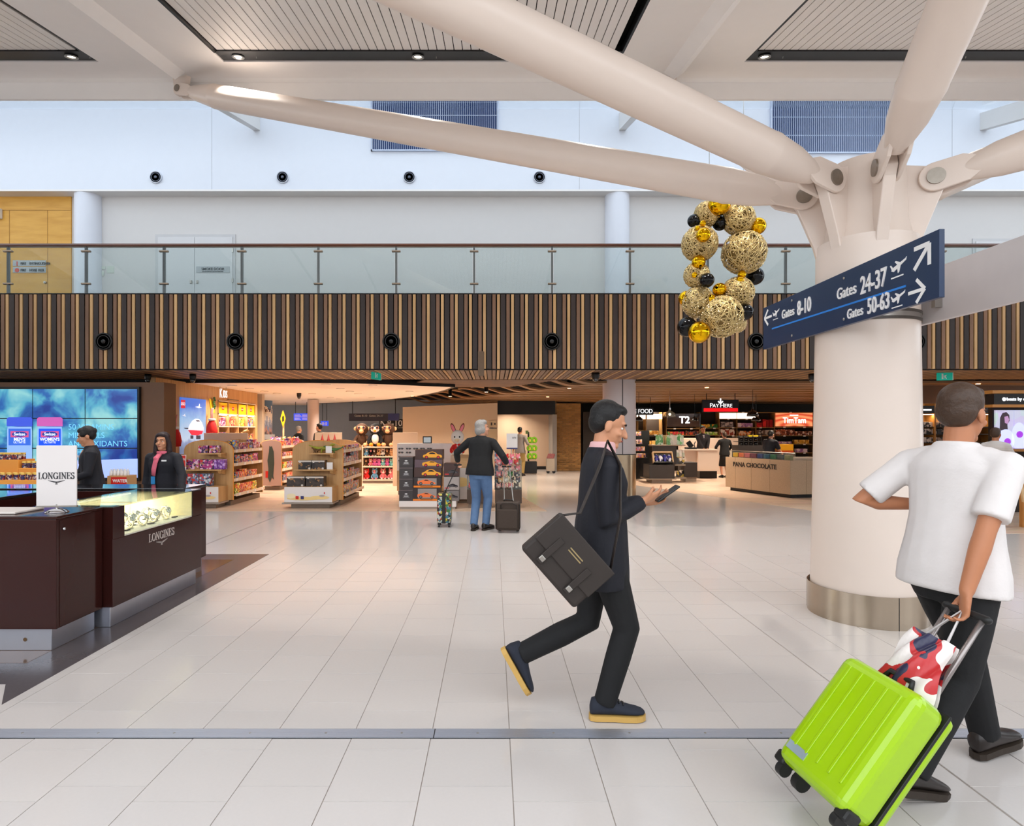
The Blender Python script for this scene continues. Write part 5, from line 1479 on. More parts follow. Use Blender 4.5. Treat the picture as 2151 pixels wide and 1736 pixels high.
# boxed model cars
CY_ = 11.6
bx0, bx1 = GX(838, CY_), GX(958, CY_)
cb = thing('display_plinth', 'low white plinth under the stacked model car boxes', 'plinth', ((bx0 + bx1) / 2, CY_, 0))
MB().box(bx0, bx1, CY_, CY_ + .5, .05, GZ(1053, CY_)).build('box', mat('picture_white', (226, 218, 214), .5), cb, bevel=.004)
MB().box(bx0 + .02, bx1 - .02, CY_ + .02, CY_ + .48, .003, .05).build('toe_kick', mat('base_steel', (160, 150, 140), .4, .5), cb)
zt0 = GZ(1053, CY_)
GREYB = mat('carton_charcoal', (62, 56, 56), .45, var=.05); GREYL = mat('carton_lid', (120, 106, 106), .5)
hB = (GZ(960, CY_) - zt0) / 4
for i in range(4):
    z = zt0 + hB * i
    t = thing('shoe_carton', 'charcoal carton with white winged emblem beside the model cars, ' + ('lowest of its stack', 'second up its stack', 'third up its stack', 'topmost of its stack')[i], 'box', (bx0 + .14, CY_ + .2, z), group='charcoal cartons by the model cars')
    MB().box(bx0 + .002, bx0 + .27, CY_ + .01, CY_ + .4, z + .001, z + hB - .012).build('carton', GREYB, t, bevel=.003)
    MB().box(bx0, bx0 + .272, CY_ + .006, CY_ + .402, z + hB - .012, z + hB - .001).build('lid', GREYL, t)
    for zz_, hw2 in ((.43, .045), (.34, .06)): MB().box(bx0 + .14 - hw2, bx0 + .14 + hw2, CY_ + .008, CY_ + .0095, z + hB * zz_ - .004, z + hB * zz_ + (.008 if hw2 < .05 else -.001)).build('print_line', LETTER, t)
    MB().prism([(-.035, 0), (0, .018), (.035, 0), (0, -.01)], (bx0 + .14, CY_ + .0095, z + hB * .62), (1, 0, 0), (0, 0, 1), (0, -.001, 0)).build('emblem', LETTER, t)
CARB = [mat('carton_brown', (70, 48, 44), .4, var=.1), mat('carton_mauve', (96, 76, 84), .4, var=.1)]
CARY = mat('car_yellow', (238, 164, 36), .25, coat=.6); CARO = mat('car_orange', (240, 116, 50), .25, coat=.6); CARK = mat('car_glass', (40, 34, 36), .2); CARR = mat('car_wheel_red', (200, 50, 50), .4); CARG = mat('car_wheel_grey', (110, 104, 104), .4)


def car_pic(parent, cx_, Y, cz_, L_, paint, wheel, kind=0):
    body = [(-.5, .02), (-.48, .1), (-.36, .14), (-.22, .24), (.0, .29), (.14, .25), (.27, .15), (.45, .11), (.5, .05), (.48, -.02), (-.46, -.02)] if kind == 0 else \
           [(-.5, .02), (-.49, .12), (-.3, .17), (-.08, .22), (.06, .21), (.3, .1), (.48, .04), (.5, -.01), (.46, -.03), (-.47, -.03)]
    p = MB().prism(body, (cx_, Y, cz_), (L_, 0, 0), (0, 0, L_), (0, .004, 0)).build('car_picture', paint, parent)
    wn = [(-.2, .16), (-.12, .23), (.0, .25), (.1, .22), (.18, .15)] if kind == 0 else [(-.16, .15), (-.05, .2), (.06, .19), (.16, .13)]
    MB().prism(wn, (cx_, Y - .001, cz_), (L_, 0, 0), (0, 0, L_), (0, .001, 0)).build('side_window', CARK, p)
    for x in (-.31, .3):
        MB().lathe([(.085 * L_, 0), (.085 * L_, .002), (0, .002)], (cx_ + x * L_, Y, cz_ - .01 * L_), 16, axis=(0, -1, 0)).build('wheel', CARK, p)
        MB().lathe([(.055 * L_, 0), (.055 * L_, .0035), (0, .0035)], (cx_ + x * L_, Y, cz_ - .01 * L_), 14, axis=(0, -1, 0)).build('hub', wheel, p)


edges = [1053, 1025, 1003, 983, 966, 945]
xa_, xb_ = bx0 + .29, bx0 + .81
for i in range(5):
    z0_, z1_ = GZ(edges[i], CY_), GZ(edges[i + 1], CY_)
    sh = .012 * i
    lab = ['orange model car in windowed carton at the bottom of its stack', 'orange model car in windowed carton above the bottom one', 'brown carton picturing a yellow car above the orange cars', 'mauve carton picturing a yellow car in mid stack', 'brown carton picturing a yellow car topping the stack'][i]
    t = thing('model_car_box', lab, 'box', (xa_ + .25, CY_ + .2, z0_))
    MB().box(xa_ + sh - .02, xb_ + sh, CY_ + .01, CY_ + .38, z0_ + .001, z1_ - .002).build('carton', CARB[1] if i == 3 else (mat('carton_dark', (50, 40, 40), .4) if i < 2 else CARB[0]), t, bevel=.003)
    if i < 2:
        MB().box(xa_ + sh - .015, xb_ + sh - .005, CY_ + .005, CY_ + .01, z0_ + .004, z0_ + .04).build('orange_band', mat('band_orange', (236, 130, 30), .4), t)
        MB().box(xa_ + .08, xb_ - .07, CY_ + .006, CY_ + .01, z0_ + .05, z1_ - .02).build('window', mat('box_window_grey', (150, 140, 136), .2), t)
        car_pic(t, xa_ + .25, CY_ + .003, z0_ + .085, .36, CARO, CARG, 1)
        MB().box(xa_ + .13, xa_ + .37, CY_ + .004, CY_ + .005, z0_ + .018, z0_ + .027).build('print_line', CARK, t)
    else:
        car_pic(t, xa_ + .32 + sh, CY_ + .006, z0_ + .05, .38, CARY, CARR, i % 2 * 1)
for i, (ya, yb) in enumerate(((1046, 1031), (1030, 1002), (1001, 974))):
    z0_, z1_ = (zt0 if i == 0 else GZ(ya, CY_)), GZ(yb, CY_)
    t = thing('model_car_box', ('dark grey model car carton behind the patterned suitcase handle, lowest', 'grey model car carton in the middle of the short stack', 'brown carton with a dark model car on the short stack')[i], 'box', (xb_ + .2, CY_ + .2, z0_))
    MB().box(xb_ + .07, xb_ + .37, CY_ + .01, CY_ + .36, z0_ + .001, z1_ - .002).build('carton', [mat('carton_grey', (120, 112, 110), .4), mat('carton_pale', (160, 150, 146), .4), CARB[0]][i], t, bevel=.003)
    car_pic(t, xb_ + .25, CY_ + .006, z0_ + .07, .2, mat('car_black', (44, 40, 46), .2, coat=1), CARG, 0)
    MB().box(xb_ + .09, xb_ + .17, CY_ + .007, CY_ + .01, z0_ + .03, z0_ + .05).build('print_band', CARR, t)
# plush bins
BINW = mat('bin_dark_oak', (74, 58, 48), .5, var=.15, scale=3, stretch=(14, 14, 1))
PBY = 11.75
PLC = [mat('fur_pink', (236, 130, 140), .8), mat('fur_rose', (240, 176, 170), .8), REDF, BRF, WHF, mat('fur_dark', (60, 44, 60), .8), mat('fur_green', (60, 120, 60), .8), TAN, HOTP]
proto = []
for q in PLC:
    me = []
    h_ = MB().ell((0, 0, .06), (.055, .05, .05), 12, 8).mesh('head', smooth=True); h_.materials.append(q)
    e_ = MB().ell((-.035, 0, .11), (.018, .012, .022), 8, 6).ell((.035, 0, .11), (.018, .012, .022), 8, 6).mesh('ears', smooth=True); e_.materials.append(q)
    f_ = MB().ell((0, -.04, .05), (.025, .02, .02), 8, 6).mesh('muzzle', smooth=True); f_.materials.append(WHF)
    proto.append((h_, f_, MB().ell((-.035, 0, .11), (.018, .012, .022), 8, 6).mesh('ear', smooth=True), MB().ell((.035, 0, .11), (.018, .012, .022), 8, 6).mesh('ear', smooth=True)))
    for m_ in proto[-1][2:]: m_.materials.append(q)
binsd = []
for bi, (p0, p1, lab, top, gp) in enumerate(((981, 1034, 'clear-sided plush bin on dark oak base behind the standing man', 985, 'left'), (1040, 1096, 'overfilled clear-sided plush bin beside the brown suitcase', 968, 'right'))):
    x0, x1 = GX(p0, PBY), GX(p1, PBY); z0_, z1_ = GZ(1029, PBY), GZ(top, PBY)
    t = thing('plush_bin', lab, 'bin', ((x0 + x1) / 2, PBY + .25, 0))
    MB().box(x0 + .03, x1 - .03, PBY + .03, PBY + .47, .003, .1).build('plinth', mat('plinth_taupe', (120, 104, 90), .5), t)
    MB().box(x0, x1, PBY, PBY + .5, .1, z0_).build('base', BINW, t, bevel=.004)
    AC = pane('acrylic', (246, 248, 246), mixf=.03)
    for a_ in ((x0, x1, PBY, PBY + .006), (x0, x1, PBY + .494, PBY + .5)): MB().box(a_[0], a_[1], a_[2], a_[3], z0_, z1_).build('clear_side', AC, t)
    for x in (x0, x1 - .006): MB().box(x, x + .006, PBY + .006, PBY + .494, z0_, z1_).build('clear_side', AC, t)
    lv = 0
    z = z0_ + .002
    while z < z1_ + (.02 if bi else -.1):
        for i in range(4):
            for j in range(2):
                ci = rr.randrange(len(PLC))
                if z > z1_ - .25: ci = rr.choice((0, 1, 1, 2, 8, 0))
                pr = proto[ci]
                cname = ['pink', 'pale rose', 'red', 'brown', 'white', 'dark plum', 'green', 'tan', 'bright pink'][ci]
                o = thing('soft_toy', f'{cname} soft toy piled in the {"overfilled plush bin beside the brown suitcase" if bi else "plush bin behind the standing man"}', 'soft toy',
                          (x0 + .07 + (x1 - x0 - .14) * (i + .5 * (lv % 2) * .6) / 3.3, PBY + .075 + .13 * j + .01 * (lv % 2), z), rr.uniform(-.8, .8), group=f'{cname} soft toys in the {gp} bin'); o.scale = (.95,) * 3
                for m_ in pr:
                    c_ = bpy.data.objects.new(m_.name.split('.')[0], m_); COL.objects.link(c_); c_.parent = o
        z += .118; lv += 1
pb = thing('price_board', 'white price board on a slim pole above the overfilled plush bin', 'sign', P(1072, 965, PBY + .3))
MB().cyl(P(1074, 1029, PBY + .3), P(1074, 942, PBY + .3), .008, None, 8).build('pole', STEEL, pb)
MB().box(GX(1064, PBY + .3), GX(1087, PBY + .3), PBY + .29, PBY + .3, GZ(944, PBY + .3), GZ(911, PBY + .3)).build('board', TICK, pb)
MB().box(GX(1064, PBY + .3), GX(1087, PBY + .3), PBY + .286, PBY + .29, GZ(944, PBY + .3), GZ(941, PBY + .3)).build('blue_strip', mat('strip_blue', (60, 60, 110), .5), pb)
text('lettering', '$70', .05, INK, pb, P(1080, 920, PBY + .285), ext=.001)
t = thing('picture_card', 'glossy picture card propped between the plush bins', 'card', P(1047, 985, PBY + .36))
MB().box(GX(1039, PBY + .36), GX(1056, PBY + .36), PBY + .36, PBY + .37, GZ(1029, PBY + .36), GZ(946, PBY + .36)).build('card', LEGO_G, t)

# ---------------------------------------------------------------- background behind the toy shop
cG = P(658, 925, 21.0)
tag(MB().lathe([(.2, 0), (.2, ZC - .02)], (cG.x, cG.y, 0), 28).build('round_column', mat('column_pinkgrey', (196, 176, 166), .5), None, auto=True), 'slim round column behind the toy shop by the flight screens', 'column')
BLUES = glow('flight_screen_blue', (44, 76, 226), 1.0)
for (x0_, x1_, y0_, y1_, Y, lab) in ((617, 647, 869, 884, 23.0, 'blue flight information screen hanging beside the slim round column'), (674, 689, 885, 895, 24.5, 'small blue screen on the far grey wall')):
    t = thing('information_screen', lab, 'screen', P((x0_ + x1_) / 2, y1_, Y))
    MB().box(GX(x0_, Y), GX(x1_, Y), Y, Y + .08, GZ(y1_, Y), GZ(y0_, Y)).build('screen', BLUES, t)
    for k in range(5):
        z = GZ(y0_ + 2 + (y1_ - y0_ - 3) * k / 5, Y); MB().box(GX(x0_ + 2, Y), GX(x0_ + (x1_ - x0_) * (.42 + .08 * (k % 3)), Y), Y - .004, Y, z - .02, z).build('text_line', LETTER, t)
        MB().box(GX(x0_ + (x1_ - x0_) * .6, Y), GX(x1_ - 2, Y), Y - .004, Y, z - .02, z).build('text_line', LETTER, t)
    for x in (GX(x0_ + 3, Y), GX(x1_ - 3, Y)): MB().cyl((x, Y + .04, GZ(y0_, Y)), (x, Y + .04, 2.95), .012, None, 6).build('hanger', BLACK, t)
DY = 22.5
NV2 = mat('sign_navy_dark', (22, 28, 48), .4)
t = thing('direction_sign', 'long navy gates sign hanging over the far concourse', 'sign', P(798, 893, DY))
MB().box(GX(733, DY), GX(815, DY), DY, DY + .1, GZ(885, DY), GZ(869, DY)).build('panel', NV2, t)
MB().box(GX(815, DY), GX(838, DY), DY, DY + .1, GZ(884, DY), GZ(869, DY)).build('blue_panel', mat('sign_blue_dark', (40, 50, 110), .4), t)
PALE = mat('pale_lettering', (170, 170, 165), .5)
text('lettering', 'Gates 8-10', .11, PALE, t, P(758, 874, DY - .01)); text('lettering', 'Gates 24-37', .11, PALE, t, P(790, 874, DY - .01))
for x in (740, 830): MB().cyl((GX(x, DY), DY + .05, GZ(869, DY)), (GX(x, DY), DY + .05, 2.95), .015, None, 6).build('hanger', BLACK, t)
t = thing('gate_totem', 'tall black totem with large white 8-10 gate numbers', 'sign', P(825, 920, 23.2))
MB().box(GX(797, 23.2), GX(849, 23.2), 23.2, 23.4, 0, GZ(881, 23.2)).build('panel', mat('totem_black', (28, 28, 30), .5), t)
text('lettering', '8-10', .33, LETTER, t, P(829, 890, 23.19), bold=.005); text('lettering', 'TO GATES', .07, PALE, t, P(838, 899, 23.19))
m = MB(); c = P(805, 890, 23.19)
m.prism([(-.1, .12), (.06, .12), (.06, .09), (-.04, .09), (.1, -.1), (.07, -.13), (-.07, .06), (-.07, -.03), (-.1, -.03)], c, (1, 0, 0), (0, 0, 1), (0, -.004, 0)); m.build('arrow', LETTER, t)
# security cameras
CAMK = mat('camera_black', (20, 18, 18), .4); CAMD = pane('camera_dome', (180, 180, 180), mixf=.05)
for (px_, py_, Y, lab) in ((311, 780, 12.3, 'black dome camera under the batten soffit above the video wall'), (405, 779, 12.3, 'black dome camera under the batten soffit above the oak wall'), (1251, 784, 12.0, 'large black dome camera under the batten soffit by the lower column'),
                           (1705, 783, 12.2, 'black dome camera under the batten soffit beside the tree column'), (628, 834, 17.5, 'small dome camera on the cream toy shop ceiling'), (689, 856, 21.0, 'small black dome camera on the dark ceiling near the gates sign')):
    zt_ = ZB if Y < 13 else (ZC if Y < 20 else 2.95)
    c = Vector((GX(px_, Y), Y, zt_)); r_ = .085 if px_ == 1251 else .065
    t = thing('dome_camera', lab, 'camera', c)
    MB().lathe([(r_, 0), (r_, -.05), (r_ * .9, -.1), (r_ * .85, -.11)], c, 18).build('housing', CAMK, t, smooth=True)
    MB().lathe([(r_ * .8, -.105), (r_ * .75, -.14), (r_ * .45, -.17), (0, -.18)], c, 18).build('dome', mat('dome_smoke', (60, 56, 54), .1, coat=1), t, smooth=True)
# exit signs
GRN = glow('exit_green', (0, 130, 110), .7)
for (px_, py_, Y, lab, rz, w_, h_) in ((790, 789, 12.0, 'green exit sign seen almost edge-on under the batten soffit', R_(68), .3, .17), (1984, 791, 12.0, 'green exit sign under the batten soffit right of the tree column', R_(-14), .27, .16)):
    c = P(px_, py_, Y)
    t = thing('exit_sign', lab, 'sign', c, rz)
    MB().box(-w_ / 2, w_ / 2, -.02, .02, -h_ / 2, h_ / 2).build('panel', GRN, t, local=True, bevel=.004)
    MB().box(w_ / 2, w_ / 2 + .012, -.022, .022, -h_ / 2, h_ / 2).build('edge', LETTER, t, local=True)
    for q in (-1, 1):
        mm = MB(); mm.prism([(-.02, -.05), (.0, -.02), (.02, -.055), (.03, -.05), (.012, .0), (.03, .02), (.024, .03), (.0, .02), (-.024, .005), (-.02, -.005), (-.006, .0)], (0, q * .021, 0), (1, 0, 0), (0, 0, 1), (0, q * .002, 0))
        mm.build('running_figure', LETTER, t, local=True)
        MB().box(-.06, -.03, min(q * .021, q * .023), max(q * .021, q * .023), -.055, .055).build('doorway', LETTER, t, local=True)
    MB().cyl((0, 0, h_ / 2), (0, 0, ZB - c.z), .008, None, 8).build('rod', STEEL, t, local=True)
# ================================================================ WAVY TIMBER CEILING
WAVE = wood('ceiling_timber', (120, 84, 50), (150, 110, 68), 2.5, (.5, 4, 4), .5, .1)
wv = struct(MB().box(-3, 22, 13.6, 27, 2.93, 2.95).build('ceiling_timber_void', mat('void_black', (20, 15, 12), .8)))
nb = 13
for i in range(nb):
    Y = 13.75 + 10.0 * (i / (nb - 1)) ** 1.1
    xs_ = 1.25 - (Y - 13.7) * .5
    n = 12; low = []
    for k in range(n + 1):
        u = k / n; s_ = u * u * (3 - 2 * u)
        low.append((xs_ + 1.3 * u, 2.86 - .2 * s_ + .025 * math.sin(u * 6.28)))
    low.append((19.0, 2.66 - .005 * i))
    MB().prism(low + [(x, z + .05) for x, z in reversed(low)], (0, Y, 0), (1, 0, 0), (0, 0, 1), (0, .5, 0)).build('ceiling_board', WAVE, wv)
sl = MB()
for i in range(16):                       # fine slats where the batten soffit runs on between the two shops
    Y = 13.62 + .14 * i; x0_ = -1.6 - .05 * i; x1_ = 1.5 - .07 * i
    sl.box(x0_, x1_, Y, Y + .09, 2.715, 2.74)
stuff(sl.build('fine_slats', WB[1], wv))
FOODL = [(-1.4, 19.2), (-.2, 17.0), (-2.6, 19.0), (2.0, 15.5), (5.5, 15.2), (8.2, 16.0), (5.2, 18.0), (8.0, 18.5), (10.5, 17.0), (4.6, 20.5), (7.2, 20.6), (9.8, 20.6), (11.5, 14.0), (13.5, 12.5), (12.5, 18.5), (1.8, 19.5), (.6, 22.6), (6.0, 22.3), (9.0, 22.3), (11.5, 22.0)]  # first three spotlights added only to brighten the beige corridor wall
for i, (x, y) in enumerate(FOODL):
    c = Vector((x, y, 2.66))
    t = thing('ceiling_spotlight', 'small spotlight set between the wavy timber ceiling boards', 'spotlight', c, group='spotlights between the timber ceiling boards')
    MB().lathe([(.06, .24), (.06, .02), (.07, 0), (.05, 0)], c, 16).build('can', BLACK, t, smooth=True)
    MB().lathe([(.05, .004), (0, .004)], c, 14, axis=(0, 0, -1)).build('lens', HOT, t)
    area_light('food_lamp', c - Vector((0, 0, .02)), .12, 50, (1, .85, .68), shape='DISK', spread=130)


def pbox(name, m, x0, x1, y0, y1, Y, dep, parent=None, bevel=0.0, floor=False):
    return MB().box(GX(x0, Y), GX(x1, Y), Y, Y + dep, 0.003 if floor else GZ(y1, Y), GZ(y0, Y)).build(name, m, parent, bevel=bevel)


# lower column with steel skirt
LC = 13.95
cx_ = GX(1300.5, LC); lr = .385
t = thing('round_column', 'white clad column with tall stainless steel skirt beside the food shop', 'column', (cx_, LC, 0))
MB().lathe([(lr, GZ(953, LC)), (lr, 2.9)], (cx_, LC, 0), 40).build('cladding', mat('column_lilac', (206, 196, 196), .45, var=.01), t, auto=True)
MB().lathe([(lr + .004, .004), (lr + .004, GZ(953, LC))], (cx_, LC, 0), 40).build('skirt', mat('skirt_steel', (176, 156, 130), .25, 1.0, var=.15, scale=14, stretch=(1, 1, .02)), t, auto=True)
MB().lathe([(lr + .006, GZ(955, LC)), (lr + .006, GZ(953, LC))], (cx_, LC, 0), 40).build('joint_band', BLACK, t, auto=True)
MB().box(GX(1307, LC - lr), GX(1308.6, LC - lr), LC - lr - .004, LC - lr + .02, GZ(953, LC), 2.9).build('joint', BLACK, t)
# brick pier
BY = 22.6
bp_ = thing('brick_pier', 'tan brick pier at the end of the pale corridor wall', 'pier', P(1194, 985, BY))
x0, x1 = GX(1169, BY), GX(1220, BY)
MB().box(x0 + .01, x1 - .01, BY + .01, BY + .8, .003, 2.59).build('mortar_core', mat('mortar', (150, 124, 92), .9, var=.15), bp_)
BRK = mat('tan_brick', (158, 116, 66), .8, var=.2, scale=12, obj_var=.25, bump=.4)
bw_, bh_ = .235, .076
full = MB().box(0, bw_ - .012, 0, .09, 0, bh_ - .012).mesh('brick'); full.materials.append(BRK)
half = MB().box(0, bw_ / 2 - .012, 0, .09, 0, bh_ - .012).mesh('brick'); half.materials.append(BRK)
o_ = OFF[bp_.name]
for r in range(34):
    z = .01 + r * bh_; x = x0
    seq = [full] * 4 if r % 2 == 0 else [half] + [full] * 3 + [half]
    for me in seq:
        o = bpy.data.objects.new('brick', me); COL.objects.link(o); o.parent = bp_
        o.location = Vector((x, BY - .01 + random.uniform(-.004, .004), z)) - o_
        x += bw_ if me is full else bw_ / 2
# green travel pillow stand
PY = 20.8
gp = thing('pillow_stand', 'dark rotating stand hung with lime green travel pillows', 'display stand', P(1120, 975, PY))
MB().box(GX(1092, PY), GX(1128, PY), PY, PY + .5, .03, GZ(970, PY)).build('base', BLACK, gp, bevel=.01)
MB().cyl(P(1110, 970, PY + .25), P(1110, 908, PY + .25), .03, None, 10).build('pole', BLACK, gp)
MB().box(GX(1104, PY + .2), GX(1110, PY + .2), PY + .2, PY + .24, GZ(912, PY), GZ(905, PY)).build('topper', mat('topper_green', (90, 110, 60), .5), gp)
LIME = mat('pillow_lime', (120, 176, 30), .7, var=.2, scale=10)
for j, py_ in enumerate((925, 942, 959)):
    for i, px_ in enumerate((1112, 1121)):
        c = P(px_ + 1, py_, PY + .12)
        t = thing('travel_pillow', 'lime green U-shaped travel pillow hung on the dark stand', 'pillow', c, group='lime travel pillows')
        pts = [c + Vector((.075 * math.cos(u), .02 * i, .085 * math.sin(u))) for u in [R_(-60 + 300 * k / 12) for k in range(13)]]
        MB().tube(pts, .042, 10, round_caps=True).build('cushion', LIME, t, smooth=True)
        MB().box(c.x - .02, c.x + .02, c.y - .05, c.y - .042, c.z - .06, c.z + .02).build('label', mat('pillow_label', (220, 200, 40), .5), t)
for i in range(5):
    c = P(1097 + 2 * (i % 3), 930 + 10 * i, PY + .1)
    t = thing('accessory_pack', 'small dark accessory pack on the travel pillow stand', 'pack', c, group='dark packs on the pillow stand')
    MB().box(c.x - .05, c.x + .05, c.y, c.y + .03, c.z - .08, c.z + .06).build('pouch', mat('pack_olive', (70, 64, 46), .6), t, bevel=.008)
t = thing('planter_trolley', 'pale wheeled planter box with small flowers beside the brick pier', 'planter', (GX(1157, 21.2), 21.2, 0))
pbox('box', mat('planter_grey', (170, 156, 140), .6), 1149, 1165, 964, 990, 21.2, .4, t)
for x in (1151, 1163): MB().cyl((GX(x, 21.3), 21.25, .06), (GX(x, 21.3), 21.3, .06), .06, None, 10).build('wheel', BLACK, t)
for i in range(12):
    c = P(1151 + i * 1.1, 962 - 3 * (i % 3), 21.3 + .1 * (i % 3)); MB().ell(c, .05, 8, 6).build('flower', mat('flower_mauve', (150, 90, 90), .8, var=.4), t, smooth=True)
t = thing('notice_board', 'pale notice board with emblem on the beige corridor wall', 'notice', P(1036, 925, 21.48))
pbox('sheet', mat('notice_pale', (190, 172, 140), .6), 1028, 1044, 884, 926, 21.47, .02, t)
text('lettering', 'AMBUSH', .07, mat('notice_blue', (70, 80, 110), .6), t, P(1036, 900, 21.46), bold=.02)
pbox('emblem', mat('notice_dark', (60, 56, 60), .6), 1031, 1034, 888, 894, 21.46, .01, t); pbox('emblem', mat('notice_dark', (60, 56, 60), .6), 1038, 1041, 889, 893, 21.46, .01, t)

# ================================================================ FOOD SHOP
DKG = mat('display_charcoal', (54, 48, 46), .5, var=.05); DKS = mat('display_base', (150, 134, 118), .45)
SHF = mat('shelf_frame_gold', (150, 116, 70), .4, .3); DKW = mat('shelf_dark', (34, 27, 23), .6)
# back wall shelving, Y = 22
SWY = 22.2
sh = thing('shop_shelving', 'long dark wall shelving with brass frames behind the pay counter', 'shelf', P(1530, 1000, SWY))
pbox('back_panel', DKW, 1225, 1712, 866, 1000, SWY + .42, .04, sh, floor=True)
for x in (1340, 1357, 1391, 1400, 1470, 1511, 1548, 1588, 1627, 1711): pbox('upright', SHF, x - .7, x + .7, 866, 1000, SWY, .4, sh, floor=True)
for (xa, xb, yy) in ((1336, 1391, 913), (1336, 1391, 936), (1400, 1511, 914), (1400, 1470, 900), (1470, 1511, 899), (1400, 1511, 934), (1511, 1627, 898), (1511, 1627, 915), (1627, 1711, 897), (1627, 1711, 915), (1627, 1711, 933), (1627, 1711, 951), (1511, 1711, 866), (1511, 1588, 880), (1400, 1511, 960), (1511, 1711, 968)):
    pbox('shelf', SHF, xa, xb, yy, yy + 1.6, SWY - .02, .42, sh)
    for k in range(2):
        xt = xa + (xb - xa) * (.25 + .5 * k); pbox('price_ticket', TICK, xt - 2.5, xt + 2.5, yy - .2, yy + 2.4, SWY - .026, .006, sh)
LBX = glow('light_panel', (255, 238, 214), 2.2)
for x0_, x1_, y0_, y1_ in ((1338, 1356, 871, 881), (1360, 1391, 870, 881), (1512, 1547, 868, 880), (1549, 1587, 868, 880)): pbox('light_box', LBX, x0_, x1_, y0_, y1_, SWY - .03, .05, sh)
text('lettering', 'Fine Food', .075, mat('sign_grey_text', (170, 150, 130), .5), sh, P(1375, 876, SWY - .035), ext=.001)
# product rows on the back shelves
T2m = [printed('tea_green', [(60, 150, 60), (240, 150, 40), (30, 110, 50), (250, 190, 60)], 8), printed('tea_red', [(220, 60, 50), (240, 120, 60), (60, 150, 70), (200, 40, 60)], 10), printed('tea_dark', [(60, 50, 50), (110, 60, 50), (40, 36, 40), (200, 70, 30)], 10),
       printed('tea_lime', [(170, 190, 60), (120, 160, 60), (210, 210, 160)], 10), printed('choc_grey', [(150, 140, 140), (90, 84, 90), (190, 180, 176)], 10), printed('choc_white', [(226, 206, 190), (236, 220, 206), (160, 60, 40)], 9),
       printed('choc_red', [(190, 24, 30), (220, 40, 40), (150, 16, 24)], 6), printed('biscuit_brown', [(120, 60, 36), (170, 90, 60), (226, 190, 170), (90, 40, 26)], 12), printed('choc_gold', [(220, 160, 50), (180, 120, 40), (240, 200, 110)], 10),
       printed('sweet_pink', [(220, 170, 190), (170, 120, 180), (240, 220, 226)], 12), printed('house_orange', [(226, 120, 50), (60, 40, 40), (240, 200, 160)], 14), printed('choc_dark', [(46, 38, 36), (90, 70, 60), (160, 150, 140)], 12)]
rowsF = [(1473, 1510, 899, 8, 5, 0, 'green and orange tea box on the upper shelf under the PAY HERE sign'), (1472, 1510, 914, 7, 6, 3, 'lime tea box on the lower shelf behind the counter man'), (1402, 1440, 914, 7, 6, 1, 'red tea carton below the dark tea sign'), (1440, 1470, 914, 9, 4, 2, 'dark tea tin below the dark tea sign'), (1402, 1440, 934, 7, 7, 1, 'tea packet on the low shelf below the dark tea sign'),
         (1514, 1546, 898, 12, 9, 4, 'grey confectionery box below the white light box'), (1550, 1586, 898, 9, 16, 9, 'pale pink confectionery box below the white light box'), (1514, 1546, 915, 14, 10, 5, 'white and red carton at the shelf behind the woman in black'), (1552, 1586, 915, 10, 16, 10, 'orange house-shaped gift box on the brass shelf'),
         (1590, 1602, 898, 11, 12, 6, 'short red gift carton on the brass shelf'), (1603, 1626, 898, 17, 7, 6, 'tall red gift carton on the brass shelf'), (1590, 1626, 915, 12, 9, 11, 'dark chocolate bag beside the orange swirl sign shelves'), (1630, 1670, 915, 13, 10, 7, 'stacked brown biscuit pack below the orange swirl sign'), (1671, 1710, 915, 9, 5, 7, 'slim brown biscuit jar below the orange swirl sign'),
         (1632, 1668, 925, 5, 8, 9, 'lilac sweet packet on the middle shelf below the orange swirl sign'), (1669, 1706, 933, 9, 8, 8, 'gold wrapped chocolate below the orange swirl sign'), (1673, 1708, 951, 8, 12, 9, 'white and violet sweet packet on the lowest lit shelf'), (1338, 1356, 913, 9, 5, 8, 'yellow and green bottle on the fine food shelf'), (1360, 1390, 936, 10, 9, 8, 'tan gift box on the fine food shelf'), (1360, 1390, 913, 8, 12, 8, 'low tan gift box on the upper fine food shelf')]
for (xa, xb, yb, hpx, wpx, mi, lab) in rowsF:
    x = xa
    while x + wpx <= xb + .5:
        w_ = (wpx - .8) / F * SWY; h_ = hpx / F * SWY
        z = GZ(yb, SWY); xm_ = GX(x + wpx / 2, SWY)
        if yb == 925: z = GZ(933, SWY) + .002
        pack(T2m[mi], (w_, .16, h_ * random.uniform(.9, 1.0)), lab, lab.split(' ', 1)[1] if False else lab + 's', (xm_, SWY + .1, z + .001), logo=False, name='packet')
        x += wpx
# lit signs
t = thing('tea_sign', 'dark reflective sign panel with white lettering above the tea shelves', 'sign', P(1440, 900, SWY - .1))
pbox('panel', mat('tea_panel', (70, 56, 50), .12, coat=1, var=.1), 1402, 1471, 869, 897, SWY - .1, .08, t, bevel=.01)
text('lettering', 'T2', .36, GLW, t, P(1438, 883, SWY - .115), bold=.03)
t = thing('lightbox_sign', 'glowing orange swirl sign on the food shop shelves', 'sign', P(1669, 896, SWY - .06))


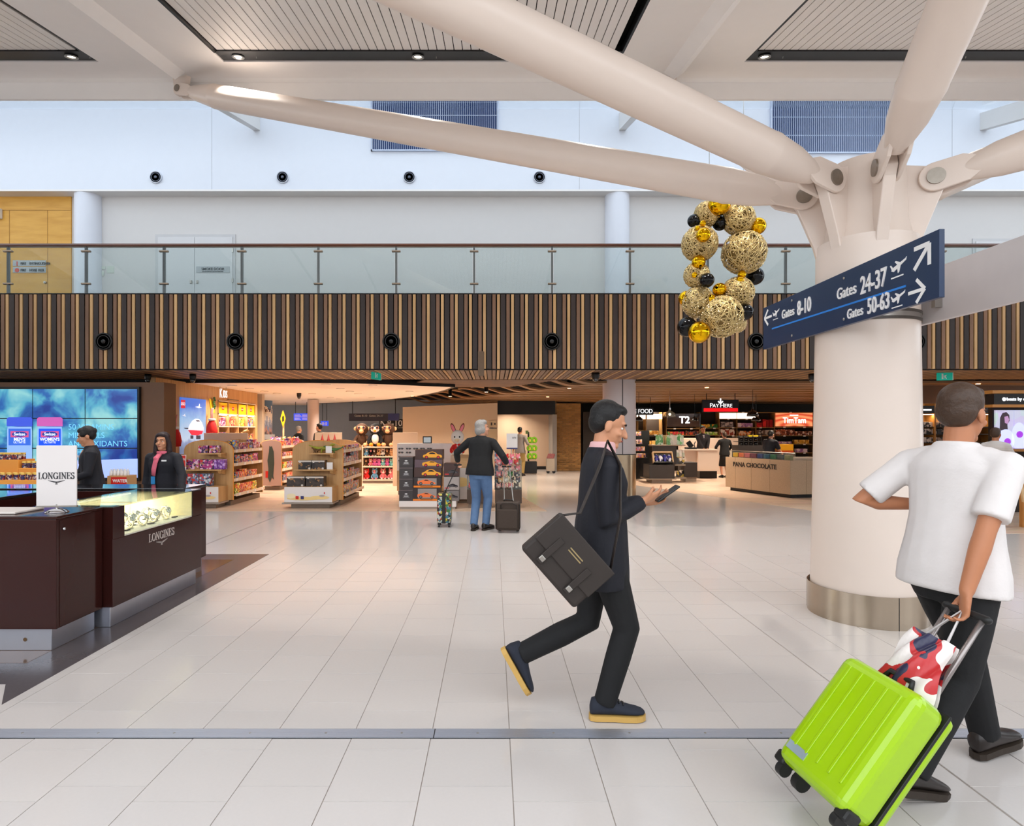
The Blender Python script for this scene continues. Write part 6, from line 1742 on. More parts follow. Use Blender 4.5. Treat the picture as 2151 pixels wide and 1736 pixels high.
def swirl():
    m, nt, b = _new('choc_swirl'); N = nt.nodes.new; L = nt.links.new
    tc = N('ShaderNodeTexCoord'); wv_ = N('ShaderNodeTexWave'); wv_.wave_type = 'RINGS'; wv_.rings_direction = 'Y'; wv_.inputs['Scale'].default_value = 1.3; wv_.inputs['Distortion'].default_value = 2.5
    mp = N('ShaderNodeMapping'); mp.inputs['Scale'].default_value = (.55, 1, 1.6); L(tc.outputs['Object'], mp.inputs[0]); L(mp.outputs[0], wv_.inputs['Vector'])
    cr = N('ShaderNodeValToRGB'); cr.color_ramp.elements[0].color = lin((196, 70, 40)); cr.color_ramp.elements[1].color = lin((246, 150, 100))
    L(wv_.outputs['Fac'], cr.inputs[0]); L(cr.outputs[0], b.inputs['Emission Color']); b.inputs['Emission Strength'].default_value = .95; L(cr.outputs[0], b.inputs['Base Color'])
    return m


pbox('lightbox', swirl(), 1630, 1707, 868, 896, SWY - .06, .05, t)
text('lettering', 'TimTam', .3, GLW, t, P(1669, 884, SWY - .07), bold=.02, sx=.86); pbox('small_mark', GLW, 1659, 1677, 871.5, 874, SWY - .068, .006, t)
t = thing('pay_sign', 'hanging black PAY HERE sign with a red stripe', 'sign', P(1514, 866, 17.6))
pbox('panel', mat('pay_navy', (24, 24, 34), .4), 1476, 1552, 840, 866, 17.6, .08, t, bevel=.006)
pbox('red_stripe', glow('pay_red', (236, 10, 20), 1.0), 1478.5, 1550, 858, 865, 17.59, .012, t)
text('lettering', 'P', .19, GLW, t, P(1494, 852.3, 17.585)); text('lettering', 'AY', .15, GLW, t, P(1503.5, 853, 17.585))
text('lettering', 'H', .19, GLW, t, P(1517, 852.3, 17.585)); text('lettering', 'ERE', .15, GLW, t, P(1530, 853, 17.585))
m_ = MB(); c = P(1513.5, 843, 17.585)
m_.prism([(-.02, .08), (.02, .08), (.02, -.03), (.06, .01), (.085, -.015), (0, -.1), (-.085, -.015), (-.06, .01), (-.02, -.03)], c, (1, 0, 0), (0, 0, 1), (0, -.006, 0)); m_.build('arrow', GLW, t)
for x in (1484, 1544): MB().cyl((GX(x, 17.64), 17.64, GZ(840, 17.64)), (GX(x, 17.64), 17.64, 2.92), .012, None, 6).build('hanger', BLACK, t)
t = thing('food_sign', 'glowing white FINE FOOD letters above the fine food shelves', 'sign', P(1340, 872, 19.5))
text('lettering', 'FINE FOOD', .2, GLW, t, P(1371, 864.5, 19.5), align='RIGHT', bold=.008, sx=.85)
MB().box(GX(1290, 19.5), GX(1373, 19.5), 19.52, 19.56, GZ(872, 19.5), GZ(857, 19.5)).build('backer', BLACK, t)
for x in (1300, 1366): MB().cyl((GX(x, 19.54), 19.54, GZ(857, 19.54)), (GX(x, 19.54), 19.54, 2.92), .01, None, 6).build('hanger', BLACK, t)
# pendants
for (px_, py_, Y, r_, kind, lab) in ((1407, 872, 16.5, .165, 1, 'clear glass dome pendant lamp hanging before the dark tea sign'), (1581, 870, 16.0, .155, 0, 'glossy black dome pendant lamp beside the PAY HERE sign'), (1588, 880, 18.0, .13, 0, 'glossy black dome pendant lamp hanging lower behind its twin'),
                                     (1459, 880, 18.0, .11, 0, 'small glossy black pendant lamp before the dark tea sign'), (1342, 880, 17.0, .12, 0, 'black pendant lamp beside the white clad column')):
    c = P(px_, py_ + 5, Y)
    t = thing('pendant_lamp', lab, 'lamp', c)
    mt = pane('pendant_glass', (220, 215, 205), mixf=.1) if kind else mat('pendant_black', (14, 12, 12), .1, coat=1)
    MB().lathe([(r_, 0), (r_ * .96, r_ * .35), (r_ * .8, r_ * .72), (r_ * .5, r_ * .95), (r_ * .22, r_ * 1.05), (r_ * .2, r_ * 1.3)], c, 28).build('shade', mt, t, smooth=True)
    MB().cyl(c + Vector((0, 0, r_ * 1.25)), c + Vector((0, 0, r_ * 1.6)), r_ * .16, None, 12).build('cap', CHROME if kind else BLACK, t)
    MB().cyl(c + Vector((0, 0, r_ * 1.6)), (c.x, c.y, 2.92), .012 if kind else .006, None, 6).build('stem', CHROME if kind else BLACK, t)
    MB().ell(c + Vector((0, 0, r_ * .5)), r_ * .22, 12, 8).build('bulb', glow('bulb', (255, 225, 180), 6), t, smooth=True)
# pay counters
PC = mat('counter_white', (224, 204, 188), .4, var=.02)
t = thing('pay_counter', 'white pay counter where the man in the dark suit stands', 'counter', P(1500, 1003, 18.9))
pbox('front_panel', PC, 1467, 1508, 947, 990, 18.9, .5, t, bevel=.004); pbox('side_panel', PC, 1438, 1466, 944, 985, 19.1, .4, t, bevel=.004)
pbox('toe_kick', BLACK, 1470, 1506, 990, 1001, 19.05, .3, t, floor=True); pbox('worktop', PC, 1437, 1509, 944.5, 947, 18.88, .55, t)
pbox('far_front', PC, 1535, 1560, 945, 990, 19.6, .4, t)
t2 = thing('back_counter', 'tall white back counter behind the pay counter', 'counter', P(1490, 1000, 20.9))
pbox('body', PC, 1432, 1551, 921, 1000, 20.9, .4, t2, floor=True, bevel=.004)
t = thing('card_terminal', 'black till with card terminal on the pay counter', 'till', P(1452, 944, 19.15))
pbox('base', BLACK, 1444, 1464, 940.5, 944.4, 19.1, .3, t, bevel=.005)
MB().obox(P(1449, 934, 19.2), (.16, .03, .22), Matrix.Rotation(R_(-35), 3, 'Y')).build('screen', BLACK, t, bevel=.005)
MB().tube([P(1460, 942, 19.2), P(1458, 934, 19.2), P(1461, 928, 19.2)], .015, 8).build('scanner', BLACK, t)
# charcoal display island with gift bags
IY = 17.3
t = thing('display_island', 'charcoal display island with a tilted tray of blue packets', 'display stand', P(1400, 1012, IY))
pbox('lower_box', DKG, 1364, 1417, 977, 1007, IY, .7, t, bevel=.004); pbox('plinth', DKS, 1369, 1412, 1007, 1013, IY + .06, .6, t, floor=True)
pbox('upper_panel', DKG, 1371, 1421, 936, 976, IY + .3, .08, t, bevel=.004); pbox('base_ledge', DKS, 1358, 1421, 1006, 1008, IY - .04, .75, t)
pbox('rear_box', DKG, 1437, 1465, 972, 1003, IY + .5, .6, t, bevel=.004); pbox('rear_plinth', DKS, 1440, 1463, 1003, 1008, IY + .55, .5, t, floor=True)
pbox('side_shelf', DKS, 1418, 1440, 976, 979, IY + .3, .5, t); pbox('side_shelf', DKS, 1418, 1442, 1003, 1006, IY + .3, .5, t); pbox('top', DKS, 1371, 1440, 935, 937, IY + .25, .5, t)
tr_ = thing('packet_tray', 'tilted wooden tray of blue and white packets on the display island', 'tray', P(1391, 975, IY + .1))
Rt = Matrix.Rotation(R_(-25), 3, 'X')
cc = P(1391, 963, IY + .14)
MB().obox(cc, (.58, .03, .32), Rt).build('tray_base', BLACK, tr_)
for s_ in (-1, 1): MB().obox(cc + Rt @ Vector((s_ * .28, -.05, 0)), (.03, .1, .34), Rt).build('tray_side', OAKL, tr_)
for s_ in (-1, 1): MB().obox(cc + Rt @ Vector((0, -.05, s_ * .16)), (.58, .1, .03), Rt).build('tray_rim', OAKL if s_ > 0 else BLACK, tr_)
BLP = printed('packet_blue', [(40, 40, 130), (230, 230, 240), (60, 60, 170), (30, 30, 100)], 14)
for i in range(4):
    q = thing('packet', 'blue and white snack packet lying in the tilted tray', 'packet', cc + Rt @ Vector((-.19 + .127 * i, -.02, -.02)), group='blue packets in the tilted tray')
    MB().ell(cc + Rt @ Vector((-.19 + .127 * i, -.06, -.02)), (.062, .035, .12), 12, 8, Rt).build('pouch', BLP, q, smooth=True)
GB1 = printed('bag_green', [(120, 190, 120), (200, 226, 200), (90, 160, 90), (230, 240, 226)], 9); GB2 = printed('bag_white', [(226, 216, 206), (190, 200, 180), (240, 236, 226)], 9)


def bag(label, loc, w_, h_, m, group):
    t = thing('gift_bag', label, 'bag', loc, 0, group)
    MB().hexa([(-w_ / 2, -.04, 0), (w_ / 2, -.04, 0), (w_ / 2, .04, 0), (-w_ / 2, .04, 0), (-w_ * .46, -.012, h_), (w_ * .46, -.012, h_), (w_ * .46, .012, h_), (-w_ * .46, .012, h_)]).build('pouch', m, t, local=True)
    MB().box(-w_ * .48, w_ * .48, -.015, .015, h_ - .01, h_ + .012).build('seal', m, t, local=True)
    return t


for i, px_ in enumerate((1381, 1388, 1404, 1411, 1418, 1425, 1432)):
    c = P(px_, 935, IY + .4 + .05 * (i % 2)); m_ = GB1 if i not in (3, 4) else GB2
    bag(f'{"green" if m_ is GB1 else "white"} printed gift bag on top of the display island', c, .11, .28 + .02 * (i % 2), m_, ('green' if m_ is GB1 else 'white') + ' bags on top of the island')
for i, px_ in enumerate((1394, 1397, 1400)):
    c = P(px_, 935, IY + .45); t = thing('reed_bundle', 'pale reed bundle between the green gift bags', 'decoration', c, group='reed bundles on the island')
    for k in range(4): MB().tube([c, c + Vector((.012 * (k - 1.5), .01 * k, .3))], .008, 5).build('reed', mat('reed_pale', (220, 196, 150), .7), t)
GB3 = printed('bag_dark_gold', [(40, 34, 30), (200, 170, 60), (60, 50, 44), (226, 216, 200)], 9)
for j, py_ in enumerate((960, 975, 1002)):
    for i, px_ in enumerate((1423, 1429, 1435)):
        c = P(px_, py_ if j < 2 else 1003, IY + .38 + .1 * i)
        if j == 0: c.z += .0
        bag(f'{"hanging" if j == 0 else "standing"} {["white", "dark", "yellow"][j]} snack bag on the side of the display island, {["high", "middle", "low"][j]}', c, .07, .2, (GB2, GB3, GB3)[j], ['high', 'middle', 'low'][j] + ' bags on the island side')
# snack racks behind the column
for (px_, lab) in ((1346, 'tiered snack rack beside the white clad column'),):
    Y = 18.2; t = thing('snack_rack', lab, 'rack', P(px_ + 6, 970, Y))
    for j, yy in enumerate((916, 933, 948, 962)):
        z = GZ(yy, Y); dy = .1 * j
        MB().hexa([(GX(1330, Y), Y + .3 - dy, z - .03), (GX(1352 + 3 * j, Y), Y + .3 - dy, z - .03), (GX(1352 + 3 * j, Y), Y + .6, z + .03), (GX(1330, Y), Y + .6, z + .03), (GX(1330, Y), Y + .3 - dy, z - .01), (GX(1352 + 3 * j, Y), Y + .3 - dy, z - .01), (GX(1352 + 3 * j, Y), Y + .6, z + .05), (GX(1330, Y), Y + .6, z + .05)]).build('shelf', BLACK, t)
        for k in range(5 + j // 2):
            SN = printed('snack_mix', [(200, 90, 60), (240, 170, 80), (170, 120, 150), (230, 200, 180), (90, 60, 60)], 16)
            pack(SN, (.065, .05, .13), f'small snack packet on the {["top", "second", "third", "bottom"][j]} tier of the snack rack', f'snack packets on the {["top", "second", "third", "bottom"][j]} tier', (GX(1334 + 4.2 * k, Y), Y + .38 - dy, z + .0), logo=False, name='packet')
    pbox('frame', BLACK, 1329, 1364, 905, 975, Y + .62, .05, t, floor=True)
# stone chocolate counter
STN = mat('granite_tan', (176, 150, 122), .45, var=.35, scale=90)
A = Vector((6.04, 15.35)); B = Vector((6.76, 13.43)); C = Vector((8.6, 13.75)); D = Vector((8.4, 15.6)); zt_ = .867
t = thing('stone_counter', 'speckled stone counter with dark raised lettering', 'counter', (7.3, 14.4, 0))
inn = .1
ctr = (A + B + C + D) / 4
q = [p + (ctr - p).normalized() * .12 for p in (A, B, C, D)]
MB().prism([tuple(p) for p in q], (0, 0, .003), (1, 0, 0), (0, 1, 0), (0, 0, .09)).build('plinth', BLACK, t)
MB().prism([tuple(A + (ctr - A) * .03), tuple(B + (ctr - B) * .03), tuple(C), tuple(D)], (0, 0, .09), (1, 0, 0), (0, 1, 0), (0, 0, zt_ - .1)).build('core', mat('stone_joint', (90, 74, 60), .8), t)


def stone_face(P0, P1, cuts):
    d = (P1 - P0); n = Vector((d.y, -d.x)).normalized()
    if n.dot(ctr - P0) > 0: n = -n
    for a_, b_ in zip(cuts[:-1], cuts[1:]):
        p = P0 + d * a_ + d.normalized() * .004; r = P0 + d * b_ - d.normalized() * .004
        MB().prism([tuple(p), tuple(r), tuple(r - n * .035), tuple(p - n * .035)], (0, 0, .09), (1, 0, 0), (0, 1, 0), (0, 0, zt_ - .09)).build('stone_panel', STN, t)


stone_face(A, B, (0, .17, .43, .71, 1)); stone_face(B, C, (0, .22, .6, 1))
d_ = (B - A).normalized(); ang = math.atan2(d_.y, d_.x)
pm = A + (B - A) * .47 + Vector((d_.y, -d_.x)) * .002
text('lettering', 'PANA CHOCOLATE', .155, mat('letters_dark', (40, 32, 28), .5), t, (pm.x, pm.y, .69), (PI / 2, 0, ang), bold=.02, sx=1.0, ext=.006)
for i in range(9):
    u = .04 + .1 * i; p = A + (B - A) * u + Vector((-d_.y, d_.x)) * -.0 + (ctr - (A + B) / 2).normalized() * .25
    cl = [(200, 150, 30), (200, 90, 50), (160, 50, 70), (120, 40, 60), (50, 60, 120), (40, 90, 120), (40, 110, 80), (60, 60, 60), (90, 110, 60)][i]
    pack(mat(f'choc_wrap_{i}', cl, .4), (.17, .1, .11), ['yellow', 'orange', 'pink', 'plum', 'navy', 'teal', 'sea green', 'charcoal', 'olive'][i] + ' chocolate carton standing on the stone counter', None, (p.x, p.y, zt_), ang, logo=False, name='chocolate_box')
gt = thing('counter_glass', 'low glass guard along the top of the stone counter', 'glass guard', (6.9, 14.3, zt_))
off_ = (ctr - (A + B) / 2).normalized() * .12
pa, pb_ = A + off_, B + off_
MB().prism([tuple(pa), tuple(pb_), tuple(pb_ + Vector((.008, .004))), tuple(pa + Vector((.008, .004)))], (0, 0, zt_), (1, 0, 0), (0, 1, 0), (0, 0, .16)).build('pane', KGL, gt)
MB().tube([(pa.x, pa.y, zt_ + .165), (pb_.x, pb_.y, zt_ + .165)], .008, 6).build('rail', STEEL, gt)
# dark jar rack and hamper behind the stone counter
t = thing('jar_rack', 'black open rack of dark jars behind the stone counter', 'rack', P(1580, 960, 17.2))
pbox('base', DKG, 1552, 1608, 936, 1003, 17.2, .5, t, floor=True)
for y in (918, 928): pbox('shelf', BLACK, 1552, 1600, y, y + 1.2, 17.2, .4, t)
for x in (1552, 1562, 1572, 1582, 1600): pbox('upright', BLACK, x - .5, x + .5, 915, 936, 17.2, .03, t)
for i in range(4):
    for j in range(2):
        c = P(1557 + 10 * i, 935.8 - 8.8 * j, 17.35); q = thing('dark_jar', 'dark jar with pale lid on the black rack', 'jar', c, group='dark jars on the black rack')
        MB().lathe([(.045, .002), (.05, .02), (.05, .085), (.035, .1)], c, 14).build('glass', mat('jar_dark', (40, 34, 30), .15, coat=1), q, smooth=True)
        MB().lathe([(.04, .098), (.04, .112), (0, .112)], c, 12).build('lid', SHW, q)
for i, px_ in enumerate((1574, 1581, 1588)):
    pack(mat('box_yellow_bright', (236, 206, 30), .4), (.09, .1, .05), 'bright yellow carton topping the black jar rack', 'yellow cartons on the jar rack', (GX(px_, 17.35), 17.35, GZ(918, 17.2) + .002), logo=False, name='packet')
t = thing('gold_hamper', 'gold and amber hamper box behind the stone counter', 'hamper', P(1650, 955, 16.6))
pbox('stand', DKG, 1636, 1668, 951, 1000, 16.6, .4, t, floor=True)
pbox('box', mat('hamper_gold', (196, 140, 30), .3, .4, var=.15), 1637, 1667, 934, 947, 16.6, .35, t, bevel=.01)
pbox('base_band', mat('hamper_red', (150, 60, 20), .4), 1637, 1667, 947, 951, 16.6, .35, t)
t = thing('banner_cloth', 'black and white patterned tote hanging on the end of the jar rack', 'bag', P(1608, 950, 17.1))
MB().box(GX(1608.4, 17.2), GX(1615, 17.2), 17.2, 17.32, GZ(955, 17.1), GZ(923, 17.1)).build('cloth', printed('tote_print', [(230, 220, 214), (40, 36, 36), (206, 196, 190)], 12), t)

# ================================================================ AUDIO SHOP (right edge)
AY = 11.0
OAKD = wood('oak_dark', (166, 108, 46), (190, 130, 62), 2, (1, 1, 1), .45)
t = thing('audio_display', 'oak framed audio display with black header and wall screen', 'display stand', P(2120, 1000, AY), R_(0))
pbox('backing', mat('audio_dark', (40, 30, 24), .5), 2085, 2300, 822, 1000, AY + .2, .1, t, floor=True)
pbox('header', mat('header_black', (22, 18, 17), .4), 2088, 2300, 828, 850, AY, .2, t)
pbox('frame_rail', OAKD, 2085, 2300, 850, 856, AY - .02, .22, t); pbox('frame_rail', OAKD, 2085, 2300, 944, 949, AY - .1, .3, t); pbox('frame_rail', OAKD, 2085, 2300, 820, 827, AY - .02, .22, t)
c = P(2109, 839, AY - .005)
MB().lathe([(.035, 0), (.035, .006), (.02, .006)], c, 20, axis=(0, -1, 0)).build('logo_ring', GLW, t); MB().lathe([(.012, 0), (.012, .006), (0, .006)], c, 12, axis=(0, -1, 0)).build('logo_dot', GLW, t)
text('lettering', 'beats by dr.dre', .085, GLW, t, P(2114.5, 839, AY - .006), align='LEFT', bold=.01)


def beats_mat():
    m, nt, b = _new('audio_screen'); N = nt.nodes.new; L = nt.links.new
    tc = N('ShaderNodeTexCoord'); vo = N('ShaderNodeTexVoronoi'); vo.inputs['Scale'].default_value = 5; L(tc.outputs['Object'], vo.inputs['Vector'])
    s2_ = N('ShaderNodeSeparateColor'); L(vo.outputs['Color'], s2_.inputs[0]); cr = N('ShaderNodeValToRGB'); el = cr.color_ramp.elements
    el[0].color = lin((60, 40, 120)); el[1].color = lin((40, 130, 110)); e = el.new(.5); e.color = lin((120, 90, 190))
    L(s2_.outputs['Green'], cr.inputs[0]); L(cr.outputs[0], b.inputs['Emission Color']); b.inputs['Emission Strength'].default_value = .7
    return m


BM = beats_mat()
for x0_, x1_ in ((2091, 2129.5), (2130.5, 2170)): pbox('screen_panel', BM, x0_, x1_, 862, 943, AY - .03, .03, t)
LAV = glow('screen_lavender', (190, 196, 246), .8); PUR = glow('screen_purple', (150, 60, 190), .8)
for (x, y, rx, ry) in ((2113, 926, 18, 24), (2141, 918, 16, 30)):
    flat('picture_headphone', [(x + rx * math.cos(u), min(942.5, y + ry * math.sin(u))) for u in [2 * PI * k / 22 for k in range(22)]], LAV, AY - .034, t)
for (x, y) in ((2116.5, 928), (2142, 913)):
    c = P(x, y, AY - .036); MB().lathe([(.062, 0), (.062, .002), (.035, .002), (.035, 0)], c, 22, axis=(0, -1, 0)).build('picture_logo', PUR, t); MB().lathe([(.02, 0), (.02, .002), (0, .002)], c, 14, axis=(0, -1, 0)).build('picture_logo', PUR, t)
flat('picture_person', [(2100, 905), (2101, 878), (2106, 868), (2114, 866), (2120, 872), (2121, 884), (2116, 892), (2117, 903)], glow('screen_hair', (50, 36, 44), .6), AY - .033, t)
flat('picture_face', [(2110, 876), (2117, 874), (2120, 882), (2117, 891), (2111, 889)], glow('screen_skin', (170, 130, 170), .7), AY - .035, t)
tb = thing('headphone_table', 'oak table with headphones on stands before the audio wall screen', 'table', P(2130, 1050, 9.6))
pbox('top', OAKD, 2112, 2260, 979, 984, 9.4, .6, tb); pbox('leg', OAKD, 2148, 2154, 984, 1054, 9.45, .06, tb, floor=True); pbox('leg', OAKD, 2240, 2246, 984, 1054, 9.45, .06, tb, floor=True); pbox('rear_panel', mat('audio_dark', (40, 30, 24), .5), 2114, 2250, 984, 1040, 9.9, .04, tb)
for i, (px_, cl) in enumerate(((2118, (200, 60, 70)), (2139, (226, 220, 216)), (2160, (30, 28, 30)), (2182, (180, 30, 40)))):
    c = P(px_, 979, 9.6)
    h = thing('headphones', ['coral', 'white', 'black', 'red'][i] + ' headphones standing on the oak table', 'headphones', c)
    m_ = mat('phones_' + str(i), cl, .3)
    pts = [c + Vector((.06 * math.cos(u), 0, .09 + .07 * math.sin(u))) for u in [PI * k / 12 for k in range(13)]]
    MB().tube(pts, .01, 8).build('headband', m_, h, smooth=True)
    for s_ in (-1, 1): MB().ell(c + Vector((s_ * .06, 0, .075)), (.022, .04, .045), 12, 8).build('ear_cup', m_, h, smooth=True)
    MB().cyl(c, c + Vector((0, 0, .155)), .008, None, 8).build('stand', STEEL, h)
st = thing('stool', 'pale timber stool frame beside the headphone table', 'stool', P(2115, 1054, 9.1))
MB().obox(P(2117, 1027, 9.1), (.035, .035, .42), Matrix.Rotation(R_(16), 3, 'Y')).build('leg', OAKL, st); MB().obox(P(2146, 1027, 9.1), (.035, .035, .42), Matrix.Rotation(R_(-10), 3, 'Y')).build('leg', OAKL, st)
MB().box(GX(2116, 9.1), GX(2148, 9.1), 9.05, 9.35, GZ(1003, 9.1), GZ(999, 9.1)).build('seat', OAKL, st)
# headphone wall
HY = 13.2
hw = thing('headphone_wall', 'lit oak wall shelving of boxed headphones right of the tree column', 'shelf', P(1975, 1000, HY))
pbox('back_panel', OAKD, 1915, 2086, 848, 1000, HY + .3, .05, hw, floor=True)
pbox('header', mat('header_black', (22, 18, 17), .4), 1922, 1963, 853, 869, HY, .05, hw); pbox('header', mat('header_black', (22, 18, 17), .4), 1967, 2085, 853, 869, HY, .05, hw)
for x in (1964.5, 2086): pbox('upright', OAKD, x - 1.5, x + 1.5, 848, 1000, HY, .3, hw, floor=True)
pbox('light_strip', glow('shelf_led', (255, 236, 205), 7.0), 1922, 2080, 870.6, 871.8, HY + .02, .04, hw)
for xa_, xb_2 in ((1924, 1937), (1940, 1957), (1977, 1983), (1985, 2012)): pbox('lit_name', GLW, xa_, xb_2, 859.5, 863, HY - .01, .008, hw)
for yy in (897, 912, 930, 950): pbox('shelf', DKG, 1922, 2085, yy, yy + 1.4, HY + .02, .28, hw)
area_light('audio_lamp', (GX(2000, HY), HY + .05, GZ(873, HY)), 1.4, 6, (1, .82, .6), sy=.05)
HB1 = printed('audio_pale', [(220, 200, 186), (200, 180, 166), (60, 50, 46)], 14); HB2 = printed('audio_dark_box', [(70, 60, 58), (40, 36, 36), (160, 130, 110), (50, 44, 44)], 14)
for j, yb in enumerate((897, 912, 930)):
    x = 1928
    while x < 2030:
        w_ = 7 if j == 0 else 11
        dark = x > 1964
        pack(HB2 if dark else HB1, ((w_ - 1.2) / F * HY, .1, (10 if j == 0 else 11) / F * HY), f'{"dark" if dark else "pale"} headphone box on the {["top", "middle", "lower"][j]} oak shelf', f'{"dark" if dark else "pale"} headphone boxes, {["top", "middle", "lower"][j]} shelf', (GX(x + w_ / 2, HY), HY + .1, GZ(yb, HY) + .001), logo=False, name='headphone_box')
        x += w_
struct(MB().box(GX(1912, 14.5), 22, 14.5, 14.7, 0, 2.95).build('wall_audio', mat('audio_wall', (90, 64, 40), .6)))
# ================================================================ PEOPLE
def ik(a, b, l1, l2, pole):
    a, b, pole = Vector(a), Vector(b), Vector(pole); d = b - a; L = d.length
    if L > (l1 + l2) * .999:
        b = a + d.normalized() * (l1 + l2) * .999; d = b - a; L = d.length
    d.normalize(); x = (l1 * l1 - l2 * l2 + L * L) / (2 * L); h = math.sqrt(max(0, l1 * l1 - x * x))
    p = pole - d * pole.dot(d); p = p.normalized() if p.length > 1e-6 else Vector((0, 1, 0))
    return a + d * x + p * h, b


def loft(mb, rings, seg=18):
    n = len(mb.v)
    for c, r, f, rx, ry in rings:
        for k in range(seg):
            t = 2 * PI * k / seg; mb.v.append(Vector(c) + Vector(r) * (math.cos(t) * rx) + Vector(f) * (math.sin(t) * ry))
    for i in range(len(rings) - 1):
        for k in range(seg):
            k2 = (k + 1) % seg; mb.f.append((n + i * seg + k, n + i * seg + k2, n + (i + 1) * seg + k2, n + (i + 1) * seg + k))
    mb.f.append(tuple(n + k for k in reversed(range(seg)))); mb.f.append(tuple(n + (len(rings) - 1) * seg + k for k in range(seg)))


def blend(o, vox, it=6):
    r = o.modifiers.new('fuse', 'REMESH'); r.mode = 'VOXEL'; r.voxel_size = vox; r.use_smooth_shade = True
    s_ = o.modifiers.new('relax', 'SMOOTH'); s_.factor = .5; s_.iterations = it
    return o


SKIN = {'fair': mat('skin_fair', (206, 148, 118), .5, var=.06, scale=20), 'tan': mat('skin_tan', (176, 116, 82), .5, var=.06, scale=20), 'warm': mat('skin_warm', (196, 138, 104), .5, var=.06, scale=20)}
HAIRM = {'black': mat('hair_black', (14, 11, 11), .6, var=.3, scale=60, bump=.5), 'brown': mat('hair_brown', (62, 42, 28), .5, var=.3, scale=60, bump=.5), 'grey': mat('hair_grey', (150, 146, 142), .6, var=.25, scale=60, bump=.6),
         'blond': mat('hair_blond', (170, 120, 60), .5, var=.3, scale=60, bump=.5), 'darkred': mat('hair_darkred', (36, 15, 15), .55, var=.3, scale=60, bump=.4)}


def hand(mb, w_, d, n, curl, s, thumb_side):
    """palm and five fingers; d along the hand, n palm normal (fingers curl towards n)"""
    d = d.normalized(); n = (n - d * n.dot(d)).normalized(); sd = d.cross(n).normalized() * thumb_side
    loft(mb, [(w_ - d * .01 * s, sd, n, .026 * s, .02 * s), (w_ + d * .03 * s, sd, n, .036 * s, .017 * s), (w_ + d * .07 * s, sd, n, .042 * s, .014 * s), (w_ + d * .095 * s, sd, n, .04 * s, .012 * s)], 12)
    for i, (ln, ra) in enumerate(((.068, .0088), (.078, .009), (.072, .0088), (.055, .0078))):
        p = w_ + d * .085 * s + sd * ((1.5 - i) * .0205 * s); pts = [p]; a = 0.0
        for q in range(3):
            a += curl * (.55 if q == 0 else .75); dd = d * math.cos(a) + n * math.sin(a); p = p + dd * (ln * s * (.42, .32, .26)[q]); pts.append(p)
        mb.tube(pts, [ra * s * 1.05, ra * s, ra * s * .92, ra * s * .75], 8, round_caps=True)
    p = w_ + d * .022 * s + sd * .026 * s
    mb.tube([p, p + (sd * .8 + d * .7 + n * .25).normalized() * .035 * s, p + (sd * .45 + d * 1.0 + n * .5).normalized() * .066 * s], [.0125 * s, .0105 * s, .0085 * s], 8, round_caps=True)


def shoe(t, ankle, fdir, s, m, sole, pitch=0.0, size=1.0):
    """ankle joint position, foot direction (horizontal) and pitch (toe down positive)"""
    f = Vector(fdir).normalized(); r = Vector((f.y, -f.x, 0)).normalized(); u = Vector((0, 0, 1))
    Rm = Matrix.Rotation(-pitch, 3, r); f2 = Rm @ f; u2 = Rm @ u
    def q(a, z, x=0): return Vector(ankle) + (f2 * a + u2 * (z - .085)) * s * size + r * x * s * size
    mb = MB()
    for a, rx, top, bot in ((-.075, .022, .085, .028), (-.07, .034, .12, .026), (-.03, .04, .125, .026), (.03, .042, .115, .026), (.08, .044, .09, .026), (.13, .047, .075, .026), (.17, .045, .066, .026), (.2, .034, .055, .028), (.212, .018, .045, .03)):
        pass
    rings = [(q(a, (top + bot) / 2), r, u2, rx * s * size, (top - bot) / 2 * s * size) for a, rx, top, bot in ((-.078, .02, .08, .03), (-.068, .034, .115, .026), (-.03, .04, .122, .026), (.03, .042, .112, .026), (.08, .044, .09, .026), (.13, .047, .074, .026), (.17, .045, .064, .026), (.2, .034, .054, .028), (.212, .016, .045, .032))]
    loft(mb, rings, 16)
    o = mb.build('shoe', m, t, smooth=True, local=True)
    sb = MB(); pl = [(-.085, .0), (-.08, .022), (-.055, .036), (.0, .038), (.05, .04), (.11, .048), (.16, .05), (.195, .04), (.215, .02), (.22, 0)]
    pts = [(a, x) for a, x in pl] + [(a, -x) for a, x in reversed(pl[1:-1])]
    sb.prism([(a * s * size, x * s * size) for a, x in pts], q(0, 0), f2, r, u2 * .028 * s * size)
    sb.build('sole', sole, o, local=True)
    return o


